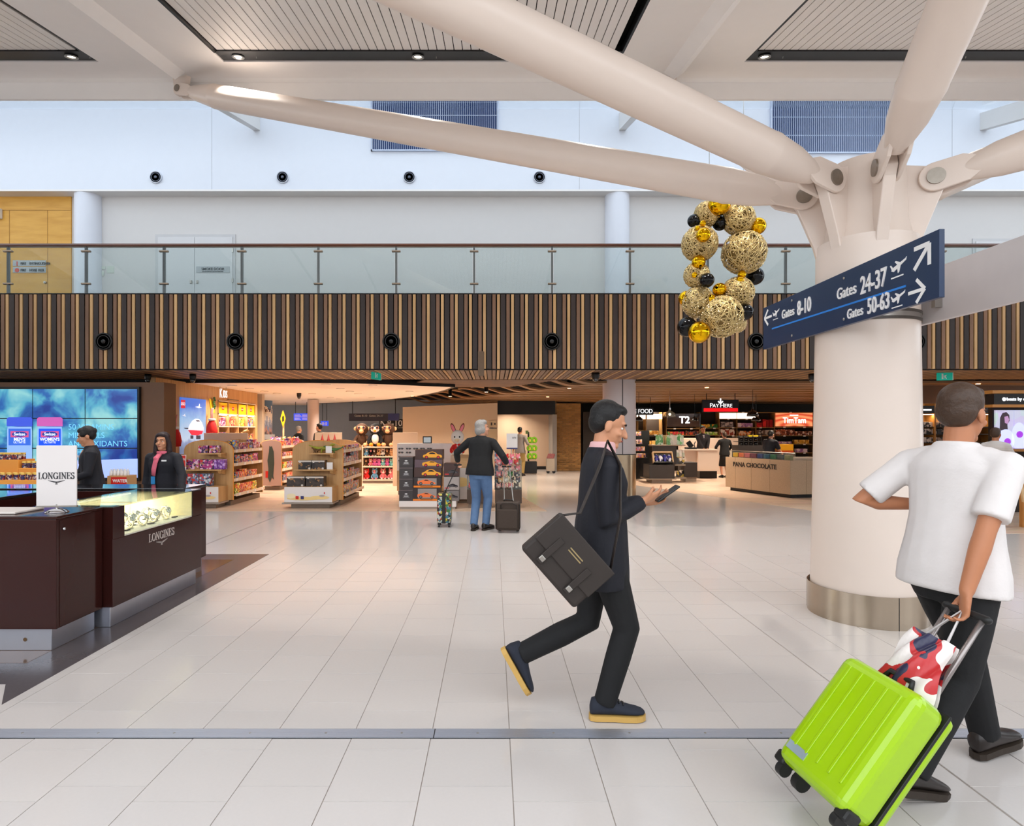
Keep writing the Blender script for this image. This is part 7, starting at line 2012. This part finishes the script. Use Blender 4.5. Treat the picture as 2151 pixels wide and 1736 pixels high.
def person(label, loc, yaw, H, hip=(0, 0, .93), td=(0, 0, 1), ankL=(-.1, 0, .085), ankR=(.1, 0, .085), footL=(0, 1, 0), footR=(0, 1, 0), pitL=0, pitR=0, kneeL=(0, 1, 0), kneeR=(0, 1, 0),
           wrL=(-.27, .02, .82), wrR=(.27, .02, .82), elL=(-.3, -1, 0), elR=(.3, -1, 0), hdL=None, hdR=None, curl=.5, head=(0, 0), skin='fair', hair='black', style='short', vox=.012,
           top=None, bottom=None, shoes=None, sole=None, sleeve='long', hem=.80, skirt=False, collar=None, bulk=1.0, face=True, nolegs=False, vopen=None, loose=1.0):
    t = thing('person', label, 'person', loc, yaw)
    s = H / 1.75; V = Vector
    pel = V(hip) * s; T = V(td).normalized(); R0 = V((1, 0, 0)); Fw = T.cross(R0).normalized() * -1
    Fw = V((0, 1, 0)) - T * T.y; Fw.normalize(); R0 = Fw.cross(T).normalized()
    at = lambda z, f=0, r=0: pel + T * (z * s) + Fw * (f * s) + R0 * (r * s)
    neck = at(.515)
    shL, shR = at(.445, 0, -.17 * bulk), at(.445, 0, .17 * bulk)
    hL, hR = at(-.02, 0, -.09), at(-.02, 0, .09)
    kL, aL = ik(hL, V(ankL) * s, .43 * s, .42 * s, kneeL); kR, aR = ik(hR, V(ankR) * s, .43 * s, .42 * s, kneeR)
    eL, wL = ik(shL, V(wrL) * s, .285 * s, .25 * s, elL); eR, wR = ik(shR, V(wrR) * s, .285 * s, .25 * s, elR)
    # ---- body, one continuous skin surface
    b = MB()
    loft(b, [(at(z, f), R0, Fw, rx * s * bulk, ry * s) for z, f, rx, ry in ((-.1, 0, .1, .08), (-.03, 0, .15, .1), (.08, 0, .14, .1), (.2, 0, .125, .09), (.33, .01, .145, .1), (.43, .0, .15, .09), (.49, -.01, .09, .065))])
    for h_, k_, a_ in ((hL, kL, aL), (hR, kR, aR)):
        if not nolegs: b.tube([h_, h_.lerp(k_, .5), k_, k_.lerp(a_, .3), k_.lerp(a_, .7), a_], [.078 * s, .068 * s, .05 * s, .052 * s, .04 * s, .033 * s], 12, round_caps=True)
    for q, (h_, k_, a_, hd, sg) in enumerate(((shL, eL, wL, hdL, -1), (shR, eR, wR, hdR, 1))):
        b.tube([h_, h_.lerp(k_, .5), k_, k_.lerp(a_, .3), a_], [.05 * s, .042 * s, .036 * s, .037 * s, .026 * s], 12, round_caps=True)
        d = (a_ - k_).normalized()
        if hd: dd, nn = V(hd[0]), V(hd[1])
        else: dd, nn = (d * .8 + V((0, .15, -.4))).normalized(), V((-sg, .2, 0))
        hand(b, a_, dd, nn, curl, s, 1 if (dd.normalized().cross((nn - dd.normalized() * nn.dot(dd.normalized())).normalized()).dot(V((0, 1, .4))) > 0) else -1)
    # head
    Hm = Matrix.Rotation(head[0], 3, 'Z') @ Matrix.Rotation(head[1], 3, 'X')
    hc = neck + T * (.078 * s) + V((0, .02 * s, 0)) + V((0, 0, .06 * s)) + V((0, -math.sin(head[1]) * .03 * s, 0))
    hp = lambda x, y, z: hc + Hm @ V((x * s, y * s, z * s))
    b.tube([at(.47, -.01), at(.53, 0), hc.lerp(neck, .25) + V((0, -.012 * s, -.02 * s))], [.062 * s, .055 * s, .054 * s], 14)
    es = lambda c, r: b.ell(hp(*c), tuple(q * s for q in r), 18, 12, Hm)
    es((0, -.012, .035), (.074, .093, .09)); es((0, .018, -.035), (.06, .074, .082)); es((0, .066, -.095), (.03, .026, .024)); es((0, .072, .03), (.05, .022, .016)); es((0, .088, -.062), (.024, .012, .011))
    for x in (-1, 1): es((x * .075, -.008, -.012), (.011, .021, .032)); es((x * .042, .062, -.03), (.02, .02, .018))
    b.tube([hp(0, .086, .012), hp(0, .104, -.012), hp(0, .112, -.032)], [.008 * s, .011 * s, .015 * s], 8, round_caps=True)
    body = blend(b.build('body', SKIN[skin], t, smooth=True, local=True), vox, 4 if vox < .007 else 3)
    if face:
        ey_ = .0725 if vox < .007 else .068
        for x in (-1, 1):
            e = MB().ell(hp(x * .03, ey_, .004), (.012 * s, .0085 * s, .0068 * s), 10, 8, Hm).build('eye', mat('eye_white', (226, 220, 214), .2), t, smooth=True, local=True)
            MB().ell(hp(x * .03, ey_ + .0062, .004), (.0058 * s, .0035 * s, .0058 * s), 10, 8, Hm).build('iris', mat('eye_dark', (40, 26, 18), .1), e, smooth=True, local=True)
            MB().tube([hp(x * .014, .092, .024), hp(x * .03, .09, .03), hp(x * .046, .08, .026)], .0045 * s, 6).build('eyebrow', HAIRM[hair if hair != 'grey' else 'grey'], t, smooth=True, local=True)
        MB().tube([hp(-.022, .094, -.062), hp(0, .1005, -.061), hp(.022, .094, -.062)], [.003 * s, .006 * s, .003 * s], 6).build('mouth', mat('lips', (160, 80, 72), .45), t, smooth=True, local=True)
    # hair
    h = MB(); eh = lambda c, r: h.ell(hp(*c), tuple(q * s for q in r), 18, 12, Hm)
    eh((0, -.026, .05), (.082, .092, .088)); eh((0, -.05, .01), (.078, .062, .075))
    if style == 'short': eh((0, .03, .095), (.06, .05, .032))
    if style == 'shaggy':
        eh((0, -.06, -.03), (.084, .06, .085)); eh((0, .02, .09), (.074, .066, .045))
        for x in (-1, 1): eh((x * .066, -.02, -.02), (.024, .05, .065))
    if style in ('bun', 'long'): eh((0, .028, .088), (.07, .052, .04))
    if style == 'bun':
        eh((0, -.1, .05), (.04, .035, .04))
        for x in (-1, 1): eh((x * .06, .02, .04), (.024, .05, .04))
    if style == 'long':
        for x in (-1, 1): h.tube([hp(x * .06, .02, .07), hp(x * .082, .0, -.02), hp(x * .088, -.005, -.13), hp(x * .085, .01, -.26)], [.03 * s, .034 * s, .04 * s, .018 * s], 10, round_caps=True)
        h.tube([hp(0, -.06, .05), hp(0, -.085, -.06), hp(0, -.09, -.2)], [.07 * s, .075 * s, .06 * s], 12, round_caps=True)
    if style == 'pony': eh((0, -.1, -.02), (.035, .035, .07))
    blend(h.build('hair', HAIRM[hair], t, smooth=True, local=True), max(vox, .008), 2)
    # ---- clothing
    cv = max(vox, .009)
    if top:
        g = MB(); k = 1.0
        z0 = hem - .93
        loft(g, [(at(z, f), R0, Fw, rx * s * bulk, ry * s) for z, f, rx, ry in ((z0, 0, .2 * loose, .152 * loose), (z0 + .08, 0, .196 * loose, .15 * loose), (.12, 0, .172 * loose, .134 * loose), (.22, 0, .162 * loose, .12 * loose), (.34, .01, .176 * loose, .125 * loose), (.42, 0, .182, .114), (.465, -.01, .148, .094), (.51, -.012, .085, .074), (.535, -.012, .074, .068))])
        for h_, k_, a_, q_ in ((shL, eL, wL, -1), (shR, eR, wR, 1)):
            g.tube([at(.475, -.008, q_ * .05), at(.462, -.004, q_ * .11), h_.lerp(k_, .06)], [.05 * s, .058 * s, .062 * s], 12)
            if sleeve == 'long': g.tube([h_ + V((0, 0, -.0)), h_.lerp(k_, .5), k_, k_.lerp(a_, .5), k_.lerp(a_, .97)], [.067 * s, .062 * s, .056 * s, .052 * s, .044 * s], 14, round_caps=False)
            elif sleeve == 'mid': g.tube([h_, h_.lerp(k_, .5), k_, k_.lerp(a_, .45)], [.074 * s, .062 * s, .055 * s, .05 * s], 14)
            else: g.tube([h_, h_.lerp(k_, .4), h_.lerp(k_, .82)], [.064 * s, .063 * s, .066 * s], 14)
            g.ell(h_ - V((0, 0, .006)), .063 * s, 12, 8)
        blend(g.build('top', top, t, smooth=True, local=True), cv, 9)
    if collar:
        c_ = MB(); loft(c_, [(at(.495, -.006), R0, Fw, .083 * s, .08 * s), (at(.53, 0), R0, Fw, .072 * s, .074 * s), (at(.565, .004), R0, Fw, .066 * s, .068 * s)])
        blend(c_.build('collar', collar, t, smooth=True, local=True), cv, 2)
    if vopen:
        c_ = MB(); loft(c_, [(at(.30, .118), R0, T, .012 * s, .01 * s)] * 1 + [(at(.30, .112), R0, Fw, .012 * s, .022 * s), (at(.40, .094), R0, Fw, .034 * s, .03 * s), (at(.48, .05), R0, Fw, .05 * s, .035 * s)], 12)
        c_.build('shirt_front', vopen, t, smooth=True, local=True)
    if bottom and not nolegs:
        g = MB()
        if skirt:
            kz = .5 * s; c0 = (kL + kR) / 2
            loft(g, [(at(.1), R0, Fw, .15 * s, .11 * s), (at(-.02), R0, Fw, .18 * s, .13 * s), (at(-.2), R0, Fw, .185 * s, .135 * s), (V((c0.x, c0.y, kz)), R0, V((0, 1, 0)), .165 * s, .13 * s), (V((c0.x, c0.y, kz - .08 * s)), R0, V((0, 1, 0)), .16 * s, .125 * s)])
        else:
            loft(g, [(at(.1), R0, Fw, .155 * s * bulk, .115 * s), (at(.0), R0, Fw, .178 * s * bulk, .13 * s), (at(-.08), R0, Fw, .165 * s, .12 * s), (at(-.14), R0, Fw, .13 * s, .1 * s)])
            for h_, k_, a_ in ((hL, kL, aL), (hR, kR, aR)):
                g.tube([h_ + V((0, 0, .02)), h_.lerp(k_, .5), k_, k_.lerp(a_, .4), k_.lerp(a_, .8), k_.lerp(a_, 1.0)], [.1 * s, .088 * s, .072 * s, .068 * s, .062 * s, .06 * s], 14)
        blend(g.build('skirt' if skirt else 'trousers', bottom, t, smooth=True, local=True), cv, 5)
    if shoes and not nolegs:
        shoe(t, aL, footL, s, shoes, sole or shoes, pitL); shoe(t, aR, footR, s, shoes, sole or shoes, pitR)
    return t, dict(wL=wL, wR=wR, eL=eL, eR=eR, shL=shL, shR=shR, hc=hc, hp=hp, at=at, s=s)


def cloth(name, col, var=.15): return mat(name, col, .8, var=var, scale=18, bump=.35)


NAVYC = cloth('cloth_navy_black', (24, 24, 32)); BLKC = cloth('cloth_black', (18, 18, 20)); JEAN = cloth('denim_blue', (84, 112, 150), .2); WHC = cloth('cotton_white', (214, 208, 206), .04)
PINKC = cloth('shirt_pink', (216, 170, 170), .06); KHAKI = cloth('cloth_khaki', (150, 124, 70)); GREYC = cloth('shirt_grey', (120, 112, 108))
SHN = mat('suede_navy', (34, 38, 50), .8, var=.15, scale=30); SOLT = mat('sole_tan', (196, 156, 84), .6); SHB = mat('leather_dark', (34, 26, 24), .35, var=.15); SOLB = mat('sole_dark', (46, 36, 28), .6)
# ---- businessman striding to the right
wk, J = person('man in dark jacket striding past with a brown satchel, reading a phone', (.60, 3.25, 0), -PI / 2, 1.76, hip=(0, -.01, .925), td=(0, .02, 1),
               ankR=(.07, .0, .09), ankL=(-.09, -.44, .29), pitL=1.05, kneeL=(0, 1, -.2), kneeR=(0, 1, 0), footL=(0, 1, 0),
               wrR=(.07, .20, 1.17), wrL=(-.07, .24, 1.15), elR=(.5, -1, -.4), elL=(-.5, -1, -.4), hdR=((-.3, .8, .25), (-.6, .0, .7)), hdL=((.3, .8, .2), (.6, 0, .7)), curl=.45, head=(0, -.32),
               skin='warm', hair='black', style='short', vox=.006, top=NAVYC, bottom=BLKC, shoes=SHN, sole=SOLT, hem=.72, collar=PINKC, loose=1.05)
MB().obox((-.01, .36, 1.21), (.075, .012, .15), Matrix.Rotation(R_(-55), 3, 'X')).build('phone', BLACK, None, bevel=.006)
ph = bpy.data.objects['phone']; ph.rotation_euler = (0, 0, -PI / 2); ph.location = (.60, 3.25, 0); tag(ph, 'black phone held up in the hands of the man with the satchel', 'phone')
LEA = mat('satchel_leather', (44, 36, 32), .55, var=.15, scale=8, bump=.15)
cS = P(1191, 1176, 2.97)
sa = thing('satchel', 'dark brown flap satchel swinging at the hip of the striding man', 'bag', cS)
ux = Vector((.66, 0, -.75)).normalized(); vx = Vector((.75, 0, .66)).normalized(); nY = Vector((0, 1, 0))
Rm = Matrix((ux, nY, vx)).transposed()
MB().obox(cS, (.40, .085, .27), Rm).build('pouch', LEA, sa, bevel=.018, seg=3)
MB().obox(cS + Rm @ Vector((0, -.047, .045)), (.396, .012, .18), Rm).build('flap', LEA, sa, bevel=.005)
for x in (-.1, .1): MB().obox(cS + Rm @ Vector((x, -.058, -.03)), (.035, .008, .16), Rm).build('flap_strap', LEA, sa, bevel=.003)
for x in (-.1, .1): MB().obox(cS + Rm @ Vector((x, -.064, -.085)), (.03, .006, .025), Rm).build('buckle', STEEL, sa, bevel=.003)
for z in (.055, .04): MB().obox(cS + Rm @ Vector((0, -.0535, z)), (.09, .002, .006), Rm).build('stamped_mark', mat('gold_stamp', (150, 130, 90), .4), sa)
MB().tube([cS + Rm @ Vector((-.19, 0, .12)), Vector((.44, 2.99, 1.14)), Vector((.545, 3.01, 1.38)), Vector((.60, 3.10, 1.505)), Vector((.65, 3.02, 1.38)), Vector((.64, 2.97, 1.12)), cS + Rm @ Vector((.19, 0, .12))], [(.02, .005)] * 7, 8).build('shoulder_strap', LEA, sa, smooth=True)
# shoe laces
for k in range(3): MB().tube([(.045, .05 + .022 * k, .112 - .012 * k), (.07, .055 + .022 * k, .118 - .012 * k), (.095, .05 + .022 * k, .112 - .012 * k)], .004, 6).build('lace', BLACK, wk, smooth=True, local=True)
# ---- traveller in white T-shirt pulling the lime case
yw = R_(-70)
tv, K = person('man in white T-shirt walking away, pulling a lime green suitcase', (2.05, 2.64, 0), yw, 1.84, hip=(0, 0, .90), td=(0, .08, 1), ankL=(-.06, .32, .10), ankR=(.05, -.32, .12), pitR=.25, pitL=-.1,
               kneeL=(0, 1, 0), kneeR=(0, 1, 0), wrR=(.17, -.215, .80), wrL=(-.2, .1, 1.14), elR=(.3, -1, 0), elL=(-.7, -1, -.2), hdR=((.0, -.15, -1), (-.6, -.7, 0)), hdL=((.5, .8, .1), (.2, 0, 1)), curl=1.0, head=(.1, -.1),
               skin='tan', hair='brown', style='short', vox=.006, top=WHC, bottom=BLKC, shoes=SHB, sole=SOLB, sleeve='short', hem=.84, bulk=1.1, loose=.99)
LIMEP = mat('lime_plastic', (152, 192, 0), .28, var=.04, coat=.4); BLKP = mat('black_plastic', (24, 24, 24), .45)
Wv = Matrix.Rotation(yw, 3, 'Z'); hw_ = Wv @ K['wR'] + Vector((2.05, 2.64, 0))
grip = hw_ + Vector((0, 0, -.085)); foot_ = Vector((1.32, 2.34, .045))
ax = (grip - foot_).normalized(); wd = Vector((.25, -.97, 0)); wd = (wd - ax * wd.dot(ax)).normalized(); nd = wd.cross(ax).normalized()
if nd.z < 0: nd = -nd
# nd points up: the broad face the photograph shows
gc = thing('suitcase', 'lime green hard-shell suitcase tilted on its wheels behind the man in white', 'suitcase', (foot_.x, foot_.y, 0))
Rg = Matrix((wd, nd, ax)).transposed()
bc_ = foot_ + ax * .31 + nd * .06


def gl_(p): return bc_ + Rg @ Vector(p)


MB().obox(gl_((0, .03, 0)), (.37, .17, .53), Rg).build('shell', LIMEP, gc, bevel=.045, seg=4)
MB().obox(gl_((0, -.075, 0)), (.365, .06, .525), Rg).build('back_shell', LIMEP, gc, bevel=.028, seg=3)
MB().obox(gl_((0, -.05, 0)), (.374, .012, .534), Rg).build('zip_band', BLKP, gc, bevel=.004)
for x in (-.12, -.06, 0, .06, .12): MB().obox(gl_((x, .116, .02)), (.014, .006, .4), Rg).build('rib', LIMEP, gc, bevel=.003)
for sx_ in (-1, 1):
    for yy in (-.07, .06): MB().obox(gl_((sx_ * .165, yy, -.255)), (.06, .07, .05), Rg).build('corner_guard', BLKP, gc, bevel=.012)
    w_c = gl_((sx_ * .15, -.05, -.29)); MB().cyl(w_c - wd * .016, w_c + wd * .016, .038, None, 18).build('wheel', BLKP, gc, auto=True)
    w_c = gl_((sx_ * .15, .06, -.29)); MB().cyl(w_c - wd * .014, w_c + wd * .014, .03, None, 18).build('wheel', BLKP, gc, auto=True)
    a0 = gl_((sx_ * .07, -.09, .2)); MB().tube([a0, grip + wd * (sx_ * .07)], .011, 10).build('handle_tube', mat('handle_grey', (150, 142, 140), .3, .7), gc, smooth=True)
MB().tube([grip - wd * .085, grip + wd * .085], .016, 12, round_caps=True).build('handle_grip', BLKP, gc, smooth=True)
MB().tube([gl_((-.06, .02, .265)), gl_((-.05, .02, .3)), gl_((.05, .02, .3)), gl_((.06, .02, .265))], .011, 8).build('carry_handle', BLKP, gc, smooth=True)
MB().obox(gl_((-.1, .1165, -.19)), (.1, .004, .035), Rg).build('badge', mat('badge_silver', (190, 206, 214), .2, .6), gc)
# carrier bag hooked over the handle
hb = thing('carrier_bag', 'white carrier bag with navy and red print hanging on the lime suitcase handle', 'bag', grip - ax * .16)
m_ = MB()
cb0 = grip - ax * .20 + nd * .05


def bagf(u, v):
    a = (u - .5) * .28; b_ = -.16 * 1 + .32 * (1 - v)
    bulge = .05 * math.sin(PI * u) * math.sin(PI * min(1, v * 1.1)) + .012 * math.sin(u * 17 + v * 9)
    return cb0 + wd * a * (1 - .35 * (1 - v)) + ax * (b_ - .12) * .9 + nd * (bulge + .02) + Vector((0, 0, -.05 * v))


m_.grid(bagf, 18, 18)
def bagb(u, v): return bagf(u, v) - nd * (.02 + .07 * math.sin(PI * u) * math.sin(PI * v))
m_.grid(lambda u, v: bagb(1 - u, v), 18, 18)


def bag_mat():
    m, nt, b = _new('carrier_print'); N = nt.nodes.new; L = nt.links.new
    tc = N('ShaderNodeTexCoord'); nz = N('ShaderNodeTexNoise'); nz.inputs['Scale'].default_value = 7; nz.inputs['Detail'].default_value = 1; L(tc.outputs['Object'], nz.inputs['Vector'])
    cr = N('ShaderNodeValToRGB'); cr.color_ramp.interpolation = 'CONSTANT'; el = cr.color_ramp.elements
    el[0].color = lin((40, 40, 70)); el[1].position = .43; el[1].color = lin((186, 40, 44)); e = el.new(.5); e.color = lin((226, 218, 214))
    L(nz.outputs['Fac'], cr.inputs[0]); L(cr.outputs[0], b.inputs['Base Color']); b.inputs['Roughness'].default_value = .35
    return m


m_.build('plastic', bag_mat(), hb, smooth=True)
MB().tube([cb0 + ax * .02 + wd * .05, grip + nd * .02, cb0 + ax * .02 - wd * .05], .006, 6).build('loop', WHC, hb, smooth=True)
# ---- grey-haired man between two suitcases
ym = R_(-22); pm_ = Vector((-.2, 9.25, 0))
gm, G_ = person('grey-haired man in black jacket and jeans standing with two suitcases', pm_, ym, 1.76, hip=(0, -.02, .93), td=(.02, .06, 1), ankL=(-.07, -.1, .085), ankR=(.09, .0, .085), footL=(-.2, 1, 0), footR=(.2, 1, 0),
                wrL=(-.47, .17, 1.05), wrR=(.36, .2, 1.04), elL=(-.4, -1, .1), elR=(.5, -1, 0), hdL=((-.2, .5, -.8), (.7, 0, .2)), hdR=((.2, .4, -.9), (-.8, 0, .2)), curl=.9, head=(-.75, .08),
                skin='fair', hair='grey', style='shaggy', vox=.009, top=BLKC, bottom=JEAN, shoes=SHB, sole=SOLB, hem=.85, bulk=1.12, loose=1.06)
Wm = Matrix.Rotation(ym, 3, 'Z')
hl, hr = Wm @ G_['wL'] + pm_, Wm @ G_['wR'] + pm_
# patterned cabin case
c = Vector((GX(934, 9.6), 9.6, 0)); PATT = printed('case_pattern', [(30, 28, 30), (150, 36, 34), (60, 110, 50), (200, 180, 50), (24, 24, 28), (190, 190, 180), (50, 110, 130)], 26)
k1 = thing('suitcase', 'small multicoloured patterned cabin suitcase with black strap', 'suitcase', c)
MB().box(c.x - .112, c.x + .112, c.y - .16, c.y + .16, .07, .54).build('shell', PATT, k1, bevel=.03, seg=3)
MB().box(c.x - .028, c.x + .028, c.y - .166, c.y + .166, .066, .546).build('strap', BLKP, k1, bevel=.006)
for sx_ in (-1, 1):
    for sy_ in (-1, 1):
        MB().box(c.x + sx_ * .08 - .02, c.x + sx_ * .08 + .02, c.y + sy_ * .12 - .02, c.y + sy_ * .12 + .02, .04, .075).build('wheel_housing', BLKP, k1)
        MB().cyl((c.x + sx_ * .08 - .012, c.y + sy_ * .12, .028), (c.x + sx_ * .08 + .012, c.y + sy_ * .12, .028), .027, None, 14).build('wheel', BLKP, k1, auto=True)
zg = hl.z - .06
MB().tube([(c.x, c.y + .05, .54), (hl.x, hl.y, zg)], .008, 8).build('handle_tube', BLKP, k1); MB().tube([(hl.x - .05, hl.y, zg), (hl.x + .05, hl.y, zg)], .014, 10, round_caps=True).build('handle_grip', BLKP, k1, smooth=True)
# brown soft case
c = Vector((GX(1068, 9.0), 9.05, 0)); BRS = mat('case_fabric_brown', (62, 50, 42), .75, var=.12, scale=60, bump=.2); PIPE = mat('case_piping', (34, 26, 22), .5)
k2 = thing('suitcase', 'dark brown soft-sided upright suitcase with front pocket', 'suitcase', c, R_(-8))
MB().box(-.18, .18, -.11, .11, .035, .47).build('body', BRS, k2, bevel=.03, seg=3, local=True)
MB().box(-.15, .155, -.135, -.105, .07, .36).build('front_pocket', BRS, k2, bevel=.016, seg=3, local=True)
pl = [(-.10, .365), (-.10, .43), (-.06, .455), (.08, .455), (.14, .42), (.15, .36), (.15, .08)]
MB().tube([(x, -.128 if z < .37 else -.116, z) for x, z in pl], .006, 6).build('piping', PIPE, k2, local=True, smooth=True)
for x in (-.184, .184): MB().tube([(x * .98, -.1, .06), (x * .98, -.1, .44)], .007, 6).build('piping', PIPE, k2, local=True)
for x in (-.14, .14): MB().cyl((x - .02, .08, .034), (x + .02, .08, .034), .033, None, 14).build('wheel', BLKP, k2, local=True, auto=True)
MB().tube([(-.07, 0, .465), (-.06, 0, .49), (.06, 0, .49), (.07, 0, .465)], .012, 8).build('carry_handle', PIPE, k2, local=True, smooth=True)
g2 = Matrix.Rotation(R_(8), 3, 'Z') @ (hr - c + Vector((0, 0, -.06)))
for x in (-.07, .07): MB().tube([(x, .07, .45), (g2.x + x * .6, g2.y, g2.z)], .008, 8).build('handle_tube', STEEL, k2, local=True)
MB().tube([(g2.x - .06, g2.y, g2.z), (g2.x + .06, g2.y, g2.z)], .014, 10, round_caps=True).build('handle_grip', BLKP, k2, local=True, smooth=True)
# ---- kiosk assistants
w1, q1 = person('shop assistant in navy with hair in a bun, looking down behind the kiosk counter', (-4.92, 7.25, 0), R_(128), 1.64, td=(0, .06, 1), wrR=(.16, .34, 1.06), wrL=(-.2, .3, 1.02), elR=(.5, -1, -.3), elL=(-.5, -1, -.3), curl=.6, head=(-.1, -.3),
                skin='warm', hair='black', style='bun', vox=.008, top=NAVYC, bottom=NAVYC, shoes=SHB, sleeve='mid', hem=.82, bulk=1.06, vopen=SKIN['warm'])
MB().obox(q1['at'](.40, .128, .09), (.07, .01, .025)).build('name_badge', LETTER, w1, local=True, bevel=.003)
w2, q2 = person('long-haired shop assistant in navy with a pink neck scarf at the kiosk', (-4.02, 7.2, 0), R_(176), 1.57, wrL=(-.37, .2, .92), wrR=(.24, .06, .86), elL=(-.6, -.6, 0), elR=(.5, -1, 0), hdL=((-.1, .5, -.7), (0, -.4, -.9)), curl=.4, head=(.1, 0),
                skin='warm', hair='darkred', style='long', vox=.008, top=NAVYC, bottom=NAVYC, shoes=SHB, sleeve='long', hem=.82, bulk=1.1)
SCF = cloth('scarf_pink', (226, 110, 130), .12)
sc_ = MB(); loft(sc_, [(q2['at'](.485, -.004), (1, 0, 0), (0, 1, 0), .09 * q2['s'], .085 * q2['s']), (q2['at'](.525, .004), (1, 0, 0), (0, 1, 0), .08 * q2['s'], .08 * q2['s'])])
sc_.tube([q2['at'](.49, .08, 0), q2['at'](.44, .13, .01), q2['at'](.37, .15, .02), q2['at'](.28, .15, .04), q2['at'](.2, .14, .05)], [(.03, .02), (.035, .022), (.03, .018), (.035, .014), (.03, .01)], 10, round_caps=False)
sc_.ell(q2['at'](.43, .14, .015), (.03, .025, .03), 10, 8)
sc_.build('scarf', SCF, w2, smooth=True, local=True)
MB().obox(q2['at'](.14, .15, .05), (.05, .012, .09)).build('pass_card', mat('pass_blue', (40, 130, 190), .4), w2, local=True, bevel=.004)
MB().obox(q2['at'](.40, .132, -.09), (.06, .01, .02)).build('name_badge', LETTER, w2, local=True, bevel=.003)
# ---- people in the shops
SUIT = cloth('suit_dark', (34, 28, 32)); SHIRTL = cloth('shirt_pale_grey', (170, 160, 166), .06)
person('bearded man in dark suit standing behind the pay counter', (GX(1476, 19.75), 19.75, 0), PI, 1.74, wrL=(-.05, .3, .96), wrR=(.07, .3, .96), elL=(-.7, -1, -.3), elR=(.7, -1, -.3), curl=.7, skin='tan', hair='black', style='short', vox=.013, top=SUIT, bottom=SUIT, shoes=SHB, hem=.78, bulk=1.12, vopen=SHIRTL)
person('woman in a black dress seen from behind at the pay counter', (GX(1522, 19.3), 19.3, 0), .1, 1.54, wrL=(-.2, .24, .98), wrR=(.22, .24, .98), elL=(-.9, -.6, 0), elR=(.9, -.6, 0), skin='fair', hair='brown', style='pony', vox=.013, top=BLKC, bottom=BLKC, shoes=BLKP, skirt=True, hem=.84, face=False)
person('man in grey shirt and khaki trousers browsing the travel pillow stand', (GX(1092, 20.1), 20.1, 0), -.4, 1.70, wrR=(.24, .22, 1.1), skin='tan', hair='black', vox=.013, top=GREYC, bottom=KHAKI, shoes=SHB, sleeve='mid', face=False)
person('shop worker in navy T-shirt bending over the stone counter stock', (GX(1614, 15.95), 15.95, 0), -.9, 1.60, td=(0, .25, 1), wrR=(.2, .42, 1.02), wrL=(-.15, .42, 1.0), skin='fair', hair='black', style='pony', vox=.013, top=NAVYC, bottom=BLKC, shoes=SHB, sleeve='short', head=(0, -.3), face=False)
person('blond shopper behind the gondola by the lit poster', (GX(519, 14.6), 14.6, 0), 2.6, 1.60, skin='fair', hair='blond', vox=.014, top=GREYC, bottom=JEAN, shoes=SHB, head=(0, -.3), face=False)
person('grey-haired man in dark jacket near the blue flight screen', (GX(627, 20.5), 20.5, 0), -.6, 1.74, skin='fair', hair='grey', vox=.014, top=BLKC, bottom=BLKC, shoes=SHB, face=False)
person('dark-haired man in black suit beside the slim round column', (GX(671, 19.6), 19.6, 0), 1.2, 1.82, wrL=(-.1, .3, 1.1), wrR=(.1, .3, 1.1), skin='fair', hair='black', vox=.014, top=BLKC, bottom=BLKC, shoes=SHB, face=False)
STRI = mat('striped_cotton', (206, 200, 196), .8, var=.5, scale=4, stretch=(.1, .1, 14))
person('shopper in a striped shirt beside the audio wall screen', (GX(2086, 10.55), 10.5, 0), -1.0, 1.64, skin='tan', hair='brown', vox=.012, top=STRI, bottom=JEAN, shoes=SHB, sleeve='short', face=False, wrR=(.2, .32, 1.05))
